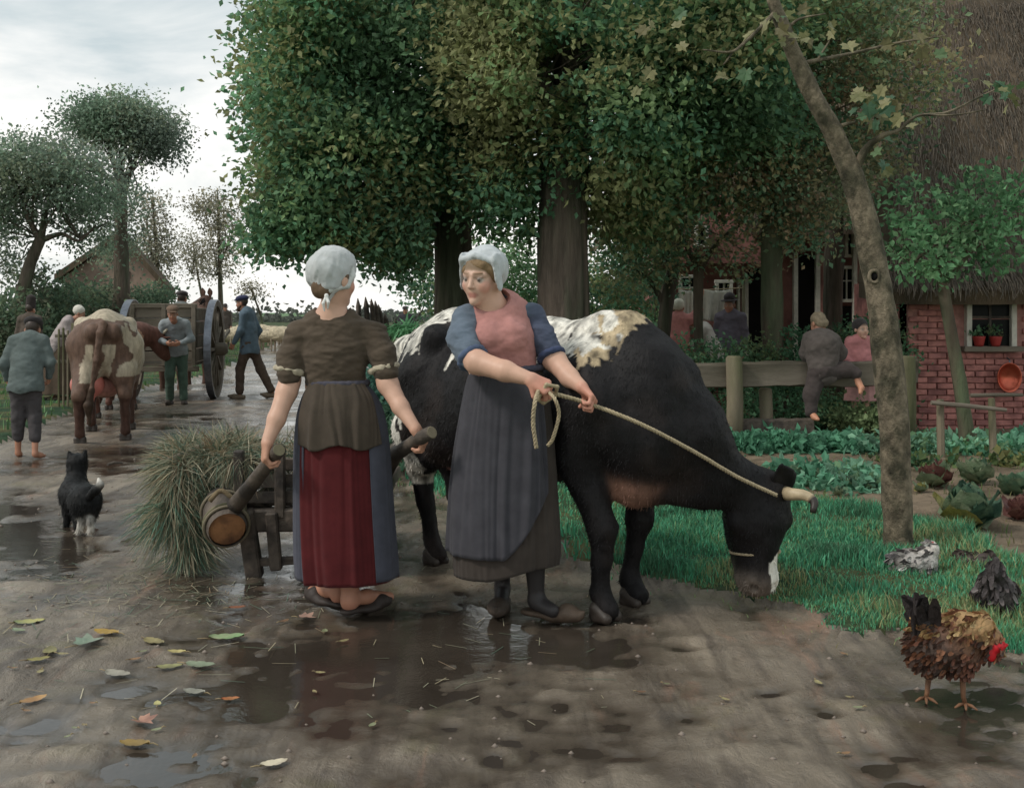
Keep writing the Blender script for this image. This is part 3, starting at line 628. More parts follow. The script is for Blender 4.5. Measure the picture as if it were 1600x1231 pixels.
def big_leaf(pos, d, n, size, bend=0.2):
    """maple-like lobed leaf with folded midrib"""
    ang = np.array([0, 18, 34, 52, 68, 92, 112, 140, 165]); rad = np.array([1.0, .62, .74, .9, .5, .66, .4, .45, .2])
    d = unit(d); s = unit(np.cross(n, d)); n = np.cross(d, s)
    o = pos + d * 0.3 * size; pts = [o]; 
    for sg in (1, -1):
        for a, r in zip(ang, rad):
            if sg == -1 and a == 0: continue
            x = cos(radians(a)) * r * size * .7; y = sg * sin(radians(a)) * r * size * .62
            pts.append(o + d * x + s * y + n * (abs(y) * 0.35 - bend * (x * x + y * y) / size))
    m = len(ang); f = [[0, i, i + 1] for i in range(1, m)] + [[0, m + 1, 1]] + [[0, i + 1, i] for i in range(m + 1, 2 * m - 1)]
    return np.array(pts), np.array(f)
clumps = [(1375, 165, 30, 26), (1345, 150, 24, 10), (1410, 170, 28, 12), (1560, 135, 26, 9), (1572, 150, 18, 5), (1420, 60, 40, 8), (1480, 70, 40, 8), (1250, 60, 30, 9), (1300, 80, 36, 8), (1110, 115, 20, 5), (1035, 105, 24, 6), (1000, 128, 14, 3), (1012, 30, 22, 5), (1215, 60, 40, 10), (1340, 110, 50, 9), (1440, 110, 40, 8), (1060, 60, 40, 8), (1160, 100, 30, 4), (1350, 235, 30, 5), (1370, 255, 20, 4), (1300, 40, 50, 10), (1190, 10, 40, 8)]
r6 = np.random.default_rng(61); lp = [lin(84, 112, 80), lin(98, 120, 84), lin(122, 122, 84), lin(136, 132, 94), lin(72, 102, 76), lin(112, 106, 74)]
mats6 = [M('maple_leaf', cc, rough=.5, var=.25, vs=30, bump=.2, bs=60, trans=.3) for cc in lp]
for (cx, cy, rr, n) in clumps:
    for k in range(max(2, int(n * (.85 if cx > 1300 and cy > 120 else .4)))):
        p = P(cx + r6.normal(0, rr * .6), cy + r6.normal(0, rr * .45), 6.0 + r6.normal(0, .16)); sz = r6.uniform(.06, .115)
        v, f = big_leaf(p, unit(V(r6.normal(0, 1), r6.normal(0, .6), -.5 + r6.normal(0, .4))), unit(r6.normal(0, .6, 3) + V(0, -.6, .7)), sz)
        mk('leaf', v, f, mats6[int(r6.integers(0, 6)) if cy > 100 and cx > 1200 else int(r6.choice([0, 2, 3, 3, 5]))], t6, smooth=False)
# young tree with its stake frame
Y7 = 10.3
bl7 = [bp(1440, 400, 10.2, 52, 40, .5, 12), bp(1500, 350, 10.2, 60, 45, .5, 13), bp(1555, 380, 10.3, 50, 50, .5, 12), bp(1400, 350, 10.4, 36, 36, .35, 5), bp(1430, 310, 10.3, 40, 30, .35, 4), bp(1540, 310, 10.3, 50, 40, .4, 8), bp(1590, 330, 10.3, 40, 50, .4, 8)]
tree('young_apple_tree', 'young bright green tree tied in a stake frame before the brick cottage', 'tree', (P(1512, 716, Y7)[0], Y7, 0), ptk(Y7, [(1513, 722, 27), (1508, 660, 23), (1500, 600, 21), (1488, 530, 19), (1477, 470, 18), (1472, 440, 16), (1470, 425, 13)], rough=.1, seed=41, seg=10), MT['bark'],
     [ptk(Y7, [(1473, 445, 11), (1458, 420, 8), (1430, 408, 5), (1404, 402, 2.5)], seg=7, seed=42), ptk(Y7, [(1474, 445, 11), (1492, 425, 8), (1512, 400, 5), (1540, 375, 3)], seg=7, seed=43), ptk(Y7, [(1471, 430, 9), (1468, 395, 6), (1476, 350, 3)], seg=7, seed=44)],
     crown(bl7, 2.6, 0.075, [lin(92, 130, 92), lin(102, 144, 104), lin(116, 150, 110), lin(84, 114, 84)], 45, cl=0.12, leaves_per=16), twigs([P(1430, 408, Y7), P(1512, 400, Y7), P(1470, 390, Y7)], bl7, 16, .007, 46))
sf = thing('tree_guard', 'rough stake frame with cross bar standing round the young apple tree', 'tree guard', (P(1515, 730, 9.9)[0], 9.9, 0))
MB().tube([P(1471, 735, 9.9), P(1470, 680, 9.9), P(1469, 624, 9.9)], [.036, .034, .03], 8, rough=.15).mk('post', MT['wood_post'], sf)
MB().tube([P(1553, 735, 9.95), P(1551, 680, 9.95), P(1549, 622, 9.95)], [.034, .033, .03], 8, rough=.15, seed=3).mk('post', MT['wood_post'], sf)
MB().tube([P(1455, 629, 9.84), P(1510, 634, 9.84), P(1572, 641, 9.88)], [.02, .022, .018], 8, rough=.2, seed=4).mk('cross_bar', MT['wood_grey'], sf)
MB().tube([P(1516, 618, 10.6), P(1560, 617, 10.6), P(1598, 617, 10.6)], [.02, .02, .018], 8, rough=.2, seed=5).mk('cross_bar', MT['wood_grey'], sf)

# left side trees
Y8 = 27.0
bl8 = [bp(60, 265, 27, 75, 48, 1.6, 26), bp(130, 290, 27, 60, 50, 1.3, 18), bp(0, 330, 27, 35, 50, 1.0, 8), bp(10, 410, 28.5, 30, 60, 1.0, 6), bp(140, 350, 28.5, 36, 40, 1.0, 5), bp(-40, 290, 27, 60, 70, 1.5, 14)]
FARG = [lin(132, 154, 132), lin(144, 160, 140), lin(150, 158, 134), lin(130, 144, 130)]  # far greens paled in the leaf colour itself, standing in for haze
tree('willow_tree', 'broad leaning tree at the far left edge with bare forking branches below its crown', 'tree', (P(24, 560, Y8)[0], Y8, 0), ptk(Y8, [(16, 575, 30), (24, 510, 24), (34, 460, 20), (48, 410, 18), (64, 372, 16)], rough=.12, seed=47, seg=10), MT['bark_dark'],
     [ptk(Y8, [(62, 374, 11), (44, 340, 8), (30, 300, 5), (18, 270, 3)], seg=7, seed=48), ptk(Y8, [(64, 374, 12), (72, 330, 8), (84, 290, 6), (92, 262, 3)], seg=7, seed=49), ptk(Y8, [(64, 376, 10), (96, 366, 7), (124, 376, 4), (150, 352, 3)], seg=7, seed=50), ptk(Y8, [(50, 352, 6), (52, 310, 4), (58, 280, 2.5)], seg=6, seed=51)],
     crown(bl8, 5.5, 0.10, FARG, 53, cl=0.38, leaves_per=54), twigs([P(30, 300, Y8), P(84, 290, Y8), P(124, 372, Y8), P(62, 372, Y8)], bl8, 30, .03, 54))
Y9 = 31.0
bl9 = [bp(190, 196, 31, 62, 30, 1.3, 26), bp(138, 196, 31, 24, 30, .8, 10), bp(246, 220, 31, 24, 32, .8, 11), bp(185, 172, 31, 52, 18, .9, 12), bp(232, 190, 31, 32, 22, .8, 8), bp(225, 240, 31, 36, 16, .7, 3), bp(172, 350, 31.8, 24, 70, .7, 7), bp(196, 370, 31.8, 14, 90, .4, 4)]
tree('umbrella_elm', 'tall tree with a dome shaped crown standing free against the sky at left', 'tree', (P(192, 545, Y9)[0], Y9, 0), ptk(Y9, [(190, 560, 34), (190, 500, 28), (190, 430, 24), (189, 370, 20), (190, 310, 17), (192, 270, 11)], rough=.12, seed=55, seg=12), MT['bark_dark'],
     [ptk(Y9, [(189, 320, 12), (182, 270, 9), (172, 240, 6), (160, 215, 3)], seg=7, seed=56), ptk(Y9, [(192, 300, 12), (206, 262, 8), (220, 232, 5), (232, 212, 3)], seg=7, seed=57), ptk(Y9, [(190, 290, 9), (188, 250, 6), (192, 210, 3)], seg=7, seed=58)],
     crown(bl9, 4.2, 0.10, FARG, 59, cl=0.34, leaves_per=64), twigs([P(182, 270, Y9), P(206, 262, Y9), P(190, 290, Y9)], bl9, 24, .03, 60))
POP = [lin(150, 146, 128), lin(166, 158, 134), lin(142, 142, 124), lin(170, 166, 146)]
for k, (x0, xb, yt, yb, w, Yp, lab, gl, bls) in enumerate([
    (238, 250, 310, 470, 7, 58, 'sparse autumn tree nearest the thatched gable against pale sky', 3.0, [(236, 330, 30, 26, 8), (246, 380, 26, 34, 8), (226, 400, 22, 30, 6), (250, 420, 18, 24, 4)]),
    (340, 345, 300, 490, 7, 60, 'tallest sparse autumn tree right of the horse cart', 3.0, [(344, 330, 32, 30, 9), (352, 370, 26, 30, 7), (334, 410, 30, 30, 7), (322, 320, 20, 22, 4)]),
    (300, 318, 370, 488, 4, 66, 'small bare tree with thin brownish leaves between two autumn trees', 3.0, [(304, 385, 24, 22, 6), (310, 415, 18, 20, 4)]),
    (392, 408, 445, 494, 3.4, 62, 'tiny pollard tree leaning alone above the walking man', 3.0, [(391, 452, 12, 11, 3)])]):
    bl = [bp(a, b, Yp, rx, ry, rx * Yp / FPX * .8, n) for a, b, rx, ry, n in bls]
    tree('autumn_tree', lab, 'tree', (P(xb, 515, Yp)[0], Yp, 0), ptk(Yp, [(xb, 520, w * 1.5), (xb, 480, w * 1.2), ((x0 + xb) / 2, (yt + yb) / 2, w * .8), (x0, yt, w * .3)] if k < 3 else [(xb + 4, 522, w), (xb, 495, w), (400, 472, w * .9), (392, 450, w * .8)], rough=.12, seed=62 + k, seg=8), MT['bark'], [],
         crown(bl, 6.5, 0.15, POP, 70 + k, cl=0.45, leaves_per=26), twigs([P(x0, yb - 60 if k < 3 else 452, Yp)], bl, 12, .04, 80 + k), group='sparse autumn trees along the far road')

# ------------------------------------------------------------------ bushes and hedges
def bush(name, label, cat, blobs, per, size, pal, seed, cl=0.15, lpn=22, base=None, group=None, stem=True):
    b = base if base is not None else (blobs[0][0][0], blobs[0][0][1], 0)
    t = thing(name, label, cat, b, group); v, f, c = crown(blobs, per, size, pal, seed, cl=cl, leaves_per=lpn, hollow=0.2)
    z = v[:, 2].reshape(-1, 4).min(1) > -0.02; v = v.reshape(-1, 4, 3)[z].reshape(-1, 3); c = c.reshape(-1, 4, 3)[z].reshape(-1, 3)
    mk('foliage', v, np.arange(len(v)).reshape(-1, 4), MT['leaf'], t, cols=c, smooth=False)
    if stem:
        tw = twigs([V(b[0], b[1], 0)], blobs, 8, .02, seed + 3); v, f, _ = joinm(tw); mk('stem', v, f, MT['bark'], t)
    return t
BG = [lin(82, 118, 88), lin(94, 130, 98), lin(110, 142, 106), lin(124, 140, 100)]
for px, py, Yb, rx, ry, n, lab in [(1065, 575, 12.3, 60, 46, 16, 'leafy shrub behind the left end of the rail fence'), (1150, 562, 12.4, 60, 40, 18, 'pale green shrub below the laundry women'), (1245, 560, 12.6, 44, 44, 14, 'shrub between the straight garden trunk and the climbing boy'),
                                   (1380, 530, 12.0, 36, 50, 12, 'shrub growing beside the corner of the brick cottage'), (1300, 645, 11.95, 50, 40, 11, 'low leafy shrub under the climbing boy'), (1200, 625, 11.8, 90, 40, 16, 'weeds showing between the fence rails'), (1382, 645, 12.0, 40, 50, 10, 'shrub behind the slim trunk by the fence end'), (1344, 648, 11.12, 32, 20, 9, 'low weeds hiding the feet of the little girl'), (1330, 530, 13.0, 60, 26, 10, 'yellowish shrub before the barn window')]:
    s = Yb / FPX
    bush('garden_shrub', lab, 'shrub', [bp(px, py, Yb, rx, ry, .45, n), bp(px - rx * .5, py + ry * .5, Yb, rx * .6, ry * .6, .35, n * .4), bp(px + rx * .5, py + ry * .6, Yb, rx * .6, ry * .6, .35, n * .4)], 3.6, 0.055, BG, 100 + px, cl=.1, lpn=24, base=(P(px, py, Yb)[0], Yb, 0), group='shrubs in the garden behind the fence')
for px, py, Yb, rx, ry, n, lab in [(780, 430, 17, 70, 60, 26, 'dense dark hedge bush between the two thick trunks'), (960, 430, 17, 70, 80, 26, 'dense bush right of the thickest trunk'), (680, 450, 16, 40, 40, 10, 'bush at the sky edge left of the trunk behind the cow'), (880, 470, 18, 120, 40, 18, 'low dark hedge behind the cow back'), (1010, 480, 16, 60, 60, 14, 'dark bush above the cow shoulder')]:
    bush('hedge_bush', lab, 'bush', [bp(px, py, Yb, rx, ry, .9, n), bp(px, 560, Yb, rx, 70, .8, n * .7)], 4.2, 0.075, DARKG[1:] + [lin(90, 126, 104)], 130 + px, cl=.2, lpn=34, base=(P(px, py, Yb)[0], Yb, 0), group='bushes behind the cow')
for px, py, Yb, rx, ry, n, lab in [(240, 464, 34, 24, 18, 9, 'round green bush before the thatched gable'), (120, 474, 30, 44, 22, 12, 'dark bush left of the tall dome crowned tree'), (75, 470, 28, 40, 50, 14, 'dim bush behind the woman in the white cap'), (15, 500, 26, 40, 60, 14, 'dark brown hedge at the left edge behind the boy'), (168, 462, 33, 24, 20, 7, 'low bush round the trunk of the dome crowned tree')]:
    bush('roadside_bush', lab, 'bush', [bp(px, py, Yb, rx, ry, 1.0, n), bp(px, (py + 560) / 2, Yb, rx * 1.0, 55, .9, n)], 3.6, 0.13, [lin(92, 112, 92), lin(104, 126, 102), lin(116, 132, 104), lin(110, 114, 94)], 160 + px, cl=.32, lpn=34, base=(P(px, py, Yb)[0], Yb, 0), group='bushes left of the road')
for px, py, Yb, rx, ry, n, lab in [(610, 610, 9.6, 36, 40, 12, 'dark leafy plant beside the woman at the barrow, right of her elbow'), (640, 660, 8.8, 44, 44, 14, 'leafy blue green weeds behind the barrow handle'), (585, 560, 11, 30, 30, 8, 'blue green weeds at the foot of the leaning stakes')]:
    bush('leafy_weed', lab, 'plant', [bp(px, py, Yb, rx, ry, .3, n), bp(px, py + ry, Yb, rx, ry * .5, .3, n * .5)], 3.2, 0.075, [lin(74, 112, 98), lin(88, 126, 108), lin(110, 140, 120), lin(76, 106, 84)], 190 + px, cl=.09, lpn=14, base=(P(px, py, Yb)[0], Yb, 0), group='weeds along the right of the road')
# far wood on the horizon
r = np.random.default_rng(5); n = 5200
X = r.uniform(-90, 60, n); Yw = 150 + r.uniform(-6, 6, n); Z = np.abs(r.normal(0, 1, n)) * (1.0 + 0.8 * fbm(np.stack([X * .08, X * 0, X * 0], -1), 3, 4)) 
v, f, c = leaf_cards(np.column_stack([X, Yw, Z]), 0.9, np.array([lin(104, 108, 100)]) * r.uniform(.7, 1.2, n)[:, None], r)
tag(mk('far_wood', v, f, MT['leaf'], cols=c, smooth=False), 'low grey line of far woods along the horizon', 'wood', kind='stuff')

# ================================================================== BUILDINGS
MT['brick'] = M('brick', lin(178, 122, 114), rough=0.9, var=0.45, vs=9, bump=0.6, bs=60, bdist=0.006, col2=lin(144, 98, 94), spec=0.15)
MT['mortar'] = M('mortar', lin(168, 124, 116), rough=0.95, var=0.3, vs=12, bump=0.5, bs=60, spec=0.1)
MT['thatch'] = M('thatch', lin(96, 84, 70), rough=0.95, var=0.45, vs=3, bump=0.9, bs=30, bdist=0.03, stretch=(1, 0.25, 0.25), col2=lin(78, 70, 60), spec=0.1)
MT['plaster_red'] = M('red_wash', lin(150, 106, 98), rough=0.92, var=0.3, vs=5, bump=0.5, bs=40, col2=lin(122, 86, 80), spec=0.15)
MT['glass'] = M('window_glass', lin(24, 25, 25), rough=0.25, var=0.1, vs=4, bump=0.05, bs=6, spec=0.08)
def straws(P0, U, Vv, n, L, pal, seed, lift=0.03):
    """straw ends lying down a roof slope: P0 corner, U along the eave, Vv up the slope"""
    r = np.random.default_rng(seed); u = r.uniform(0, 1, n); w = r.uniform(0, 1, n); nn = unit(np.cross(U, Vv))
    if nn[2] < 0: nn = -nn
    p = P0 + u[:, None] * U + w[:, None] * Vv + nn * (r.uniform(0, lift, n))[:, None]
    d = -unit(Vv) * 1.0 + r.normal(0, .12, (n, 3)) + nn * r.uniform(0, .12, n)[:, None]; s = np.cross(d, nn); s /= np.linalg.norm(s, axis=1)[:, None]
    l = L * r.uniform(.5, 1.4, n); wd = 0.0045 * r.uniform(.6, 1.5, n)
    v = np.stack([p - s * wd[:, None], p + s * wd[:, None], p + d * l[:, None] + s * (wd * .4)[:, None], p + d * l[:, None] - s * (wd * .4)[:, None]], 1).reshape(-1, 3)
    c = np.array(pal)[r.integers(0, len(pal), n)] * r.uniform(.7, 1.25, n)[:, None]
    return v, [np.arange(n)[:, None] * 4 + np.array([[0, 1, 2, 3]])], np.repeat(c, 4, 0)
STR = [lin(98, 86, 74), lin(84, 74, 64), lin(110, 98, 84), lin(80, 74, 64)]
# ---- brick cottage at right
YC = 12.3
XC0, XC1 = 4.5, 8.6
ct = thing('brick_cottage', 'low red brick cottage with a brown thatched roof and one window at the right edge', 'house', (XC0, YC, 0))
wy = YC + 0.06
wl = MB().box(((XC0 + XC1) / 2, wy + 0.14, 0.86), (XC1 - XC0, 0.28, 1.72)).mk('wall', MT['mortar'], ct)
MB().box((XC0 + .14, wy + 1.0, 0.86), (0.28, 1.9, 1.72)).mk('side_wall', MT['brick'], ct)
bm0 = MB().box((0, 0, 0), (0.205, 0.05, 0.058), bev=0.005).get()
bmeshes = [make_mesh('brick', bm0[0] + RN.uniform(-.002, .002, bm0[0].shape), bm0[1], MT['brick'], smooth=False) for _ in range(6)]
wx0, wx1 = P(1514, 0, YC)[0], P(1584, 0, YC)[0]; wz0, wz1 = P(0, 541, YC)[2], P(0, 456, YC)[2]
nb = 0
rest = MB()
for j in range(25):
    z = 0.03 + j * 0.069
    for i in range(22):
        x = XC0 + 0.1 + i * 0.216 + (0.108 if j % 2 else 0)
        if x > XC1 - .1 or (wx0 - .14 < x < wx1 + .14 and wz0 - .05 < z < wz1 + .05): continue
        if x < 6.5 and nb < 300:
            o = bpy.data.objects.new('brick', bmeshes[(i * 7 + j * 3) % 6]); COL.objects.link(o); o.parent = wl
            o.location = tuple(np.array((x + RN.uniform(-.004, .004), wy - 0.012 + RN.uniform(-.006, .006), z)) - origin(wl)); o.rotation_euler = (RN.uniform(-.02, .02), RN.uniform(-.015, .015), RN.uniform(-.02, .02)); nb += 1
        else: rest.add(bm0[0] + V(x, wy - .012, z), [list(q) for fa in bm0[1] for q in fa])
tag(rest.mk('bricks', MT['brick'], wl), kind='stuff')
w = thing('window', None, None); w.parent = ct; w.location = tuple(np.array(((wx0 + wx1) / 2, wy, (wz0 + wz1) / 2)) - origin(ct))
wx, wz = (wx0 + wx1) / 2, (wz0 + wz1) / 2; ww, wh = wx1 - wx0, wz1 - wz0
fr = MB(); fy = wy - 0.03
fr.box((wx0, fy, wz), (0.06, 0.1, wh + .06), bev=.005).box((wx1, fy, wz), (0.06, 0.1, wh + .06), bev=.005).box((wx, fy - .002, wz1 + .02), (ww + .16, 0.1, 0.055), bev=.005)
fr.mk('frame', MT['white_paint'], w)
MB().box((wx, fy - .03, wz0 - .03), (ww + .16, 0.16, 0.06), bev=.006).mk('sill', MT['wood_grey'], w)
MB().box((wx, fy + .02, wz), (0.03, 0.04, wh), bev=.003).box((wx, fy + .022, wz + .02), (ww, 0.04, 0.026), bev=.003).mk('glazing_bar', MT['wood_dark'], w)
for sx in (-1, 1):
    for sz in (-1, 1): MB().box((wx + sx * ww / 4, fy + .018, wz + sz * wh / 4), (ww / 2 - .02, 0.006, wh / 2 - .01)).mk('pane', MT['glass'], w)
for px, lab in ((1530, 'red flower pot on the cottage window sill, left one'), (1556, 'red flower pot on the cottage window sill, right one')):
    q = P(px, 541, fy - .08); pt = thing('flower_pot', lab, 'flower pot', (q[0], fy - .075, wz0), group='flower pots on the cottage window sill')
    v, f = tube([q * V(1, 0, 0) + V(0, fy - .075, wz0 + z) for z in (0.002, .03, .09, .11, .115)], [.045, .052, .066, .07, .06], 14); mk('pot', v, f, MT['pot'], pt)
    bl = [((q[0], fy - .075, wz0 + .17), (.07, .06, .07), 5)]; v, f, c = crown(bl, 2, .05, BG, 300 + px, cl=.03, leaves_per=6); mk('leaves', v, f, MT['leaf'], pt, cols=c, smooth=False)
# roof: eave slab, hipped at the left
ez = P(0, 447, YC - .35)[2]; RY, RZ = YC + 3.6, 5.9
A, B = V(XC0 - .35, YC - .35, ez), V(XC1 + .6, YC - .35, ez); Cc, D = V(XC1 + .6, RY, RZ), V(XC0 + 1.15, RY, RZ); E = V(XC0 - .1, YC + 1.5, ez + .1)
th = V(0, 0, -.2)
N_ = 24
def slab(p00, p10, p11, p01, seed, amp=.05):
    a = np.linspace(0, 1, N_)[:, None, None]; b = np.linspace(0, 1, N_)[None, :, None]
    g = (p00 * (1 - a) + p10 * a) * (1 - b) + (p01 * (1 - a) + p11 * a) * b
    nn = unit(np.cross(p10 - p00, p01 - p00)); g = g + nn * (amp * fbm(g * V(2.5, 1.5, 1.5), 4, seed))[..., None]
    v = g.reshape(-1, 3); i = np.arange(N_ - 1)[:, None] * N_ + np.arange(N_ - 1)[None]; q = np.stack([i, i + N_, i + N_ + 1, i + 1], -1).reshape(-1, 4)
    return v, [q]
roof = MB().addm(slab(A, B, Cc, D, 1)).addm(slab(E, A, D, D, 2)).addm(slab(A + th + V(0, .08, 0), B + th + V(0, .08, 0), B, A, 3, .025)).addm(slab(E + th, A + th + V(.06, .08, 0), A, E, 4, .025)).add([A + th + V(0, .08, 0), B + th + V(0, .08, 0), V(XC1, YC + .4, ez + .3), V(XC0 + .3, YC + .4, ez + .3)], [[0, 1, 2, 3]]).mk('roof', MT['thatch'], ct, smooth=True)
s1 = straws(A, B - A, D - A + V(0, 0, 0), 22000, .22, STR, 5); s2 = straws(A + V(0, 0, .0), B - A, (D - A) * V(0, 1, 1) * .05, 2600, .12, STR, 6, .05)
v, f, c = joinm([s1, s2]); tag(mk('straw', v, f, MT['straw'], roof, cols=c, smooth=False), kind='stuff')
# copper pan hung by the wall
pc = P(1577, 590, YC - .12); pan = thing('copper_pan', 'round copper pan hung up on the red brick wall under the window', 'pan', tuple(pc))
pv, pf = [], []
a = np.arange(28) * 2 * pi / 28; prof = [(0.0, .085), (.10, .08), (.145, .03), (.155, 0.0), (.162, -.004), (.162, .006), (.145, .012), (.10, .06)]
prof = [(0.001, .06)] + [(.09, .055), (.14, .012), (.158, -.012), (.168, -.012), (.168, 0), (.15, .03), (.1, .075), (.001, .08)]
pv = np.concatenate([np.stack([r_ * np.cos(a) * .82, np.full(28, d_), r_ * np.sin(a) * 1.0], 1) for r_, d_ in prof]) + pc
i = np.arange(len(prof) - 1)[:, None] * 28; j = np.arange(28)[None]; k = (j + 1) % 28
mk('bowl', pv, np.stack([i + j, i + k, i + 28 + k, i + 28 + j], -1).reshape(-1, 4), MT['copper'], pan)
v, f = tube([pc + V(.0, -.01, .165), pc + V(.01, 0.02, .2), pc + V(.0, .06, .22)], .008, 6); mk('hook', v, f, MT['iron'], pan)
# ---- farmhouse behind the trees
YF = 17.2; FX0, FX1 = P(1030, 0, YF)[0], P(1460, 0, YF)[0]; FZ = 3.1
fh = thing('farmhouse', 'long red farmhouse with dark barn doorway half hidden behind the garden trees', 'farmhouse', (FX0, YF, 0))
MB().box(((FX0 + FX1) / 2, YF + .2, FZ / 2), (FX1 - FX0, .4, FZ)).mk('wall', MT['plaster_red'], fh)
MB().box((FX0 + .2, YF + 3, FZ / 2), (.4, 5.4, FZ)).mk('side_wall', MT['plaster_red'], fh)
A, B = V(FX0 - .4, YF - .5, FZ - .35), V(FX1 + 6, YF - .5, FZ - .35); D, Cc = V(FX0 + 1.2, YF + 4.5, 8.0), V(FX1 + 6, YF + 4.5, 8.0); E = V(FX0 - .4, YF + 9.5, FZ - .35)
rf = MB().addm(slab(A, B, Cc, D, 7)).addm(slab(E, A, D, D, 8)).addm(slab(A + th, B + th, B, A, 9, .03)).mk('roof', MT['thatch'], fh, smooth=True)
v, f, c = straws(A, B - A, D - A, 7000, .4, STR, 15); tag(mk('straw', v, f, MT['straw'], rf, cols=c, smooth=False), kind='stuff')
# red gable dormer over the left part
gx0, gx1 = P(1045, 0, YF)[0], P(1190, 0, YF)[0]; gpk = P(1110, 318, YF)
gm = MB(); gy = YF - .62
gm.add([V(gx0, gy, FZ - 1.0), V(gx1, gy, FZ - 1.0), V((gx0 + gx1) / 2, gy, gpk[2] + .1), V(gx0, gy + 2, FZ - 1.0), V(gx1, gy + 2, FZ - 1.0), V((gx0 + gx1) / 2, gy + 2, gpk[2] + .1)], [[0, 1, 2], [0, 2, 5, 3], [1, 4, 5, 2], [0, 3, 4, 1]])
gm.mk('gable', MT['plaster_red'], fh)
def fwin(px0, px1, py0, py1, yy, bars=True, parent=fh, name='window', fw=.05, mat=None):
    a, b = P(px0, py1, yy), P(px1, py0, yy); m = MB(); cx, cz = (a[0] + b[0]) / 2, (a[2] + b[2]) / 2; w_, h_ = b[0] - a[0], b[2] - a[2]
    m.box((a[0], yy, cz), (fw, .07, h_ + fw), bev=.004).box((b[0], yy, cz), (fw, .07, h_ + fw), bev=.004).box((cx, yy - .003, b[2]), (w_ + fw * 1.4, .07, fw), bev=.004).box((cx, yy - .003, a[2]), (w_ + fw * 1.4, .08, fw), bev=.004)
    if bars: m.box((cx, yy + .01, cz), (.02, .03, h_)).box((cx, yy + .012, cz + h_ * .1), (w_, .03, .02))
    o = m.mk(name, mat or MT['white_paint'], parent); MB().box((cx, yy + .03, cz), (w_, .01, h_)).mk('pane', MT['glass'], o); return o
fwin(1063, 1092, 432, 475, YF - .66); fwin(1088, 1104, 355, 384, YF - .66, False); fwin(1312, 1334, 418, 470, YF - .04); fwin(1322, 1340, 340, 400, YF - .04); fwin(1120, 1142, 440, 480, YF - .66)
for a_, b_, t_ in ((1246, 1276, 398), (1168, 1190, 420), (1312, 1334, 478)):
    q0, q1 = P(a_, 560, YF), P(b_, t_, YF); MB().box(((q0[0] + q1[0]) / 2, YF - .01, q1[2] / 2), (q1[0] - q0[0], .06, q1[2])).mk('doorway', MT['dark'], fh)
for px, t_, wpx, mt in ((1243, 395, 7, 'white_paint'), (1278, 345, 7, 'white_paint'), (1287, 345, 12, 'plaster_red'), (1166, 430, 6, 'white_paint'), (1336, 340, 6, 'white_paint'), (1309, 405, 6, 'white_paint'), (1154, 430, 4, 'white_paint')):
    q = P(px, t_, YF - .1); wd = wpx * YF / FPX; MB().box((q[0], YF - .08, q[2] / 2), (wd, .09, q[2]), bev=.006).mk('door_post', MT[mt], fh)
# ---- thatched gable house far left
YG = 46.0
gb = thing('thatched_barn', 'far thatched barn gable seen between the trees on the left', 'barn', (P(180, 0, YG)[0], YG, 0))
pk, e1, e0 = P(190, 372, YG), P(264, 456, YG), P(90, 440, YG); dz = V(0, 0, .0); bk = V(-2.5, 9, 0)
MT['barn_wall'] = M('barn_wall', lin(152, 132, 118), rough=.95, var=.25, vs=2, bump=.4, bs=14, col2=lin(126, 108, 98), spec=.1)
g0, g1 = V(e0[0] + .3, YG, -.1), V(e1[0] - .3, YG, -.1)
zr = lambda x, e: e[2] + (pk[2] - e[2]) * (x - e[0]) / (pk[0] - e[0]) + .02
g5 = [g0, g1, V(g1[0], YG, zr(g1[0], e1)), V(pk[0], YG, pk[2] + .02), V(g0[0], YG, zr(g0[0], e0))]
wm = MB().add(g5 + [x + bk for x in g5], [[0, 1, 2, 3, 4], [1, 6, 7, 2], [0, 4, 9, 5], [5, 9, 8, 7, 6]]); wm.mk('wall', MT['barn_wall'], gb)
fo = V(0, -.35, 0); up = V(0, 0, .3)
rr = MB()
for ea in (e1, e0):
    p0, p1, p2, p3 = V(ea[0], YG, ea[2]) + fo, V(pk[0], YG, pk[2]) + fo, V(pk[0], YG, pk[2]) + bk, V(ea[0], YG, ea[2]) + bk
    rr.add([p0, p1, p2, p3, p0 + up, p1 + up, p2 + up, p3 + up], [[0, 1, 2, 3], [4, 5, 6, 7], [0, 1, 5, 4], [0, 3, 7, 4], [2, 3, 7, 6]])
rr.mk('roof', MT['thatch'], gb)
q = P(200, 430, YG - .03); MB().box(tuple(q), (.16, .05, .3)).mk('vent', MT['dark'], gb)

# ================================================================== FENCES
fe = thing('rail_fence', 'heavy weathered rail fence which the boy is climbing over', 'fence', (P(1240, 690, 11.0)[0], 11.0, 0))
YR = 11.0
def rail(name, pts, hpx, th, seed, mat='wood_grey'):
    n = 22; pa = catmull(np.array(pts, float), n); rr_ = np.random.default_rng(seed); v = []
    for x, y, Yr in pa:
        c = P(x, y, Yr); hh = hpx / 2 * Yr / FPX
        for dy, dz in ((-th, -hh * .86), (-th * 1.05, hh * .8), (-th * .6, hh), (th * .6, hh), (th, hh * .8), (th, -hh)): v.append(c + V(0, dy, dz) + rr_.normal(0, .004, 3))
    v = np.array(v); i = np.arange(n - 1)[:, None] * 6; j = np.arange(6)[None]; k = (j + 1) % 6
    return mk(name, v, [np.stack([i + j, i + k, i + 6 + k, i + 6 + j], -1).reshape(-1, 4), np.array([[5, 4, 3, 2, 1, 0], [(n - 1) * 6 + q for q in range(6)]])], MT[mat], fe, smooth=False)
rail('rail', [(1040, 588, YR), (1150, 586, YR), (1240, 584, YR), (1330, 585, YR), (1432, 580, YR)], 40, .05, 1)
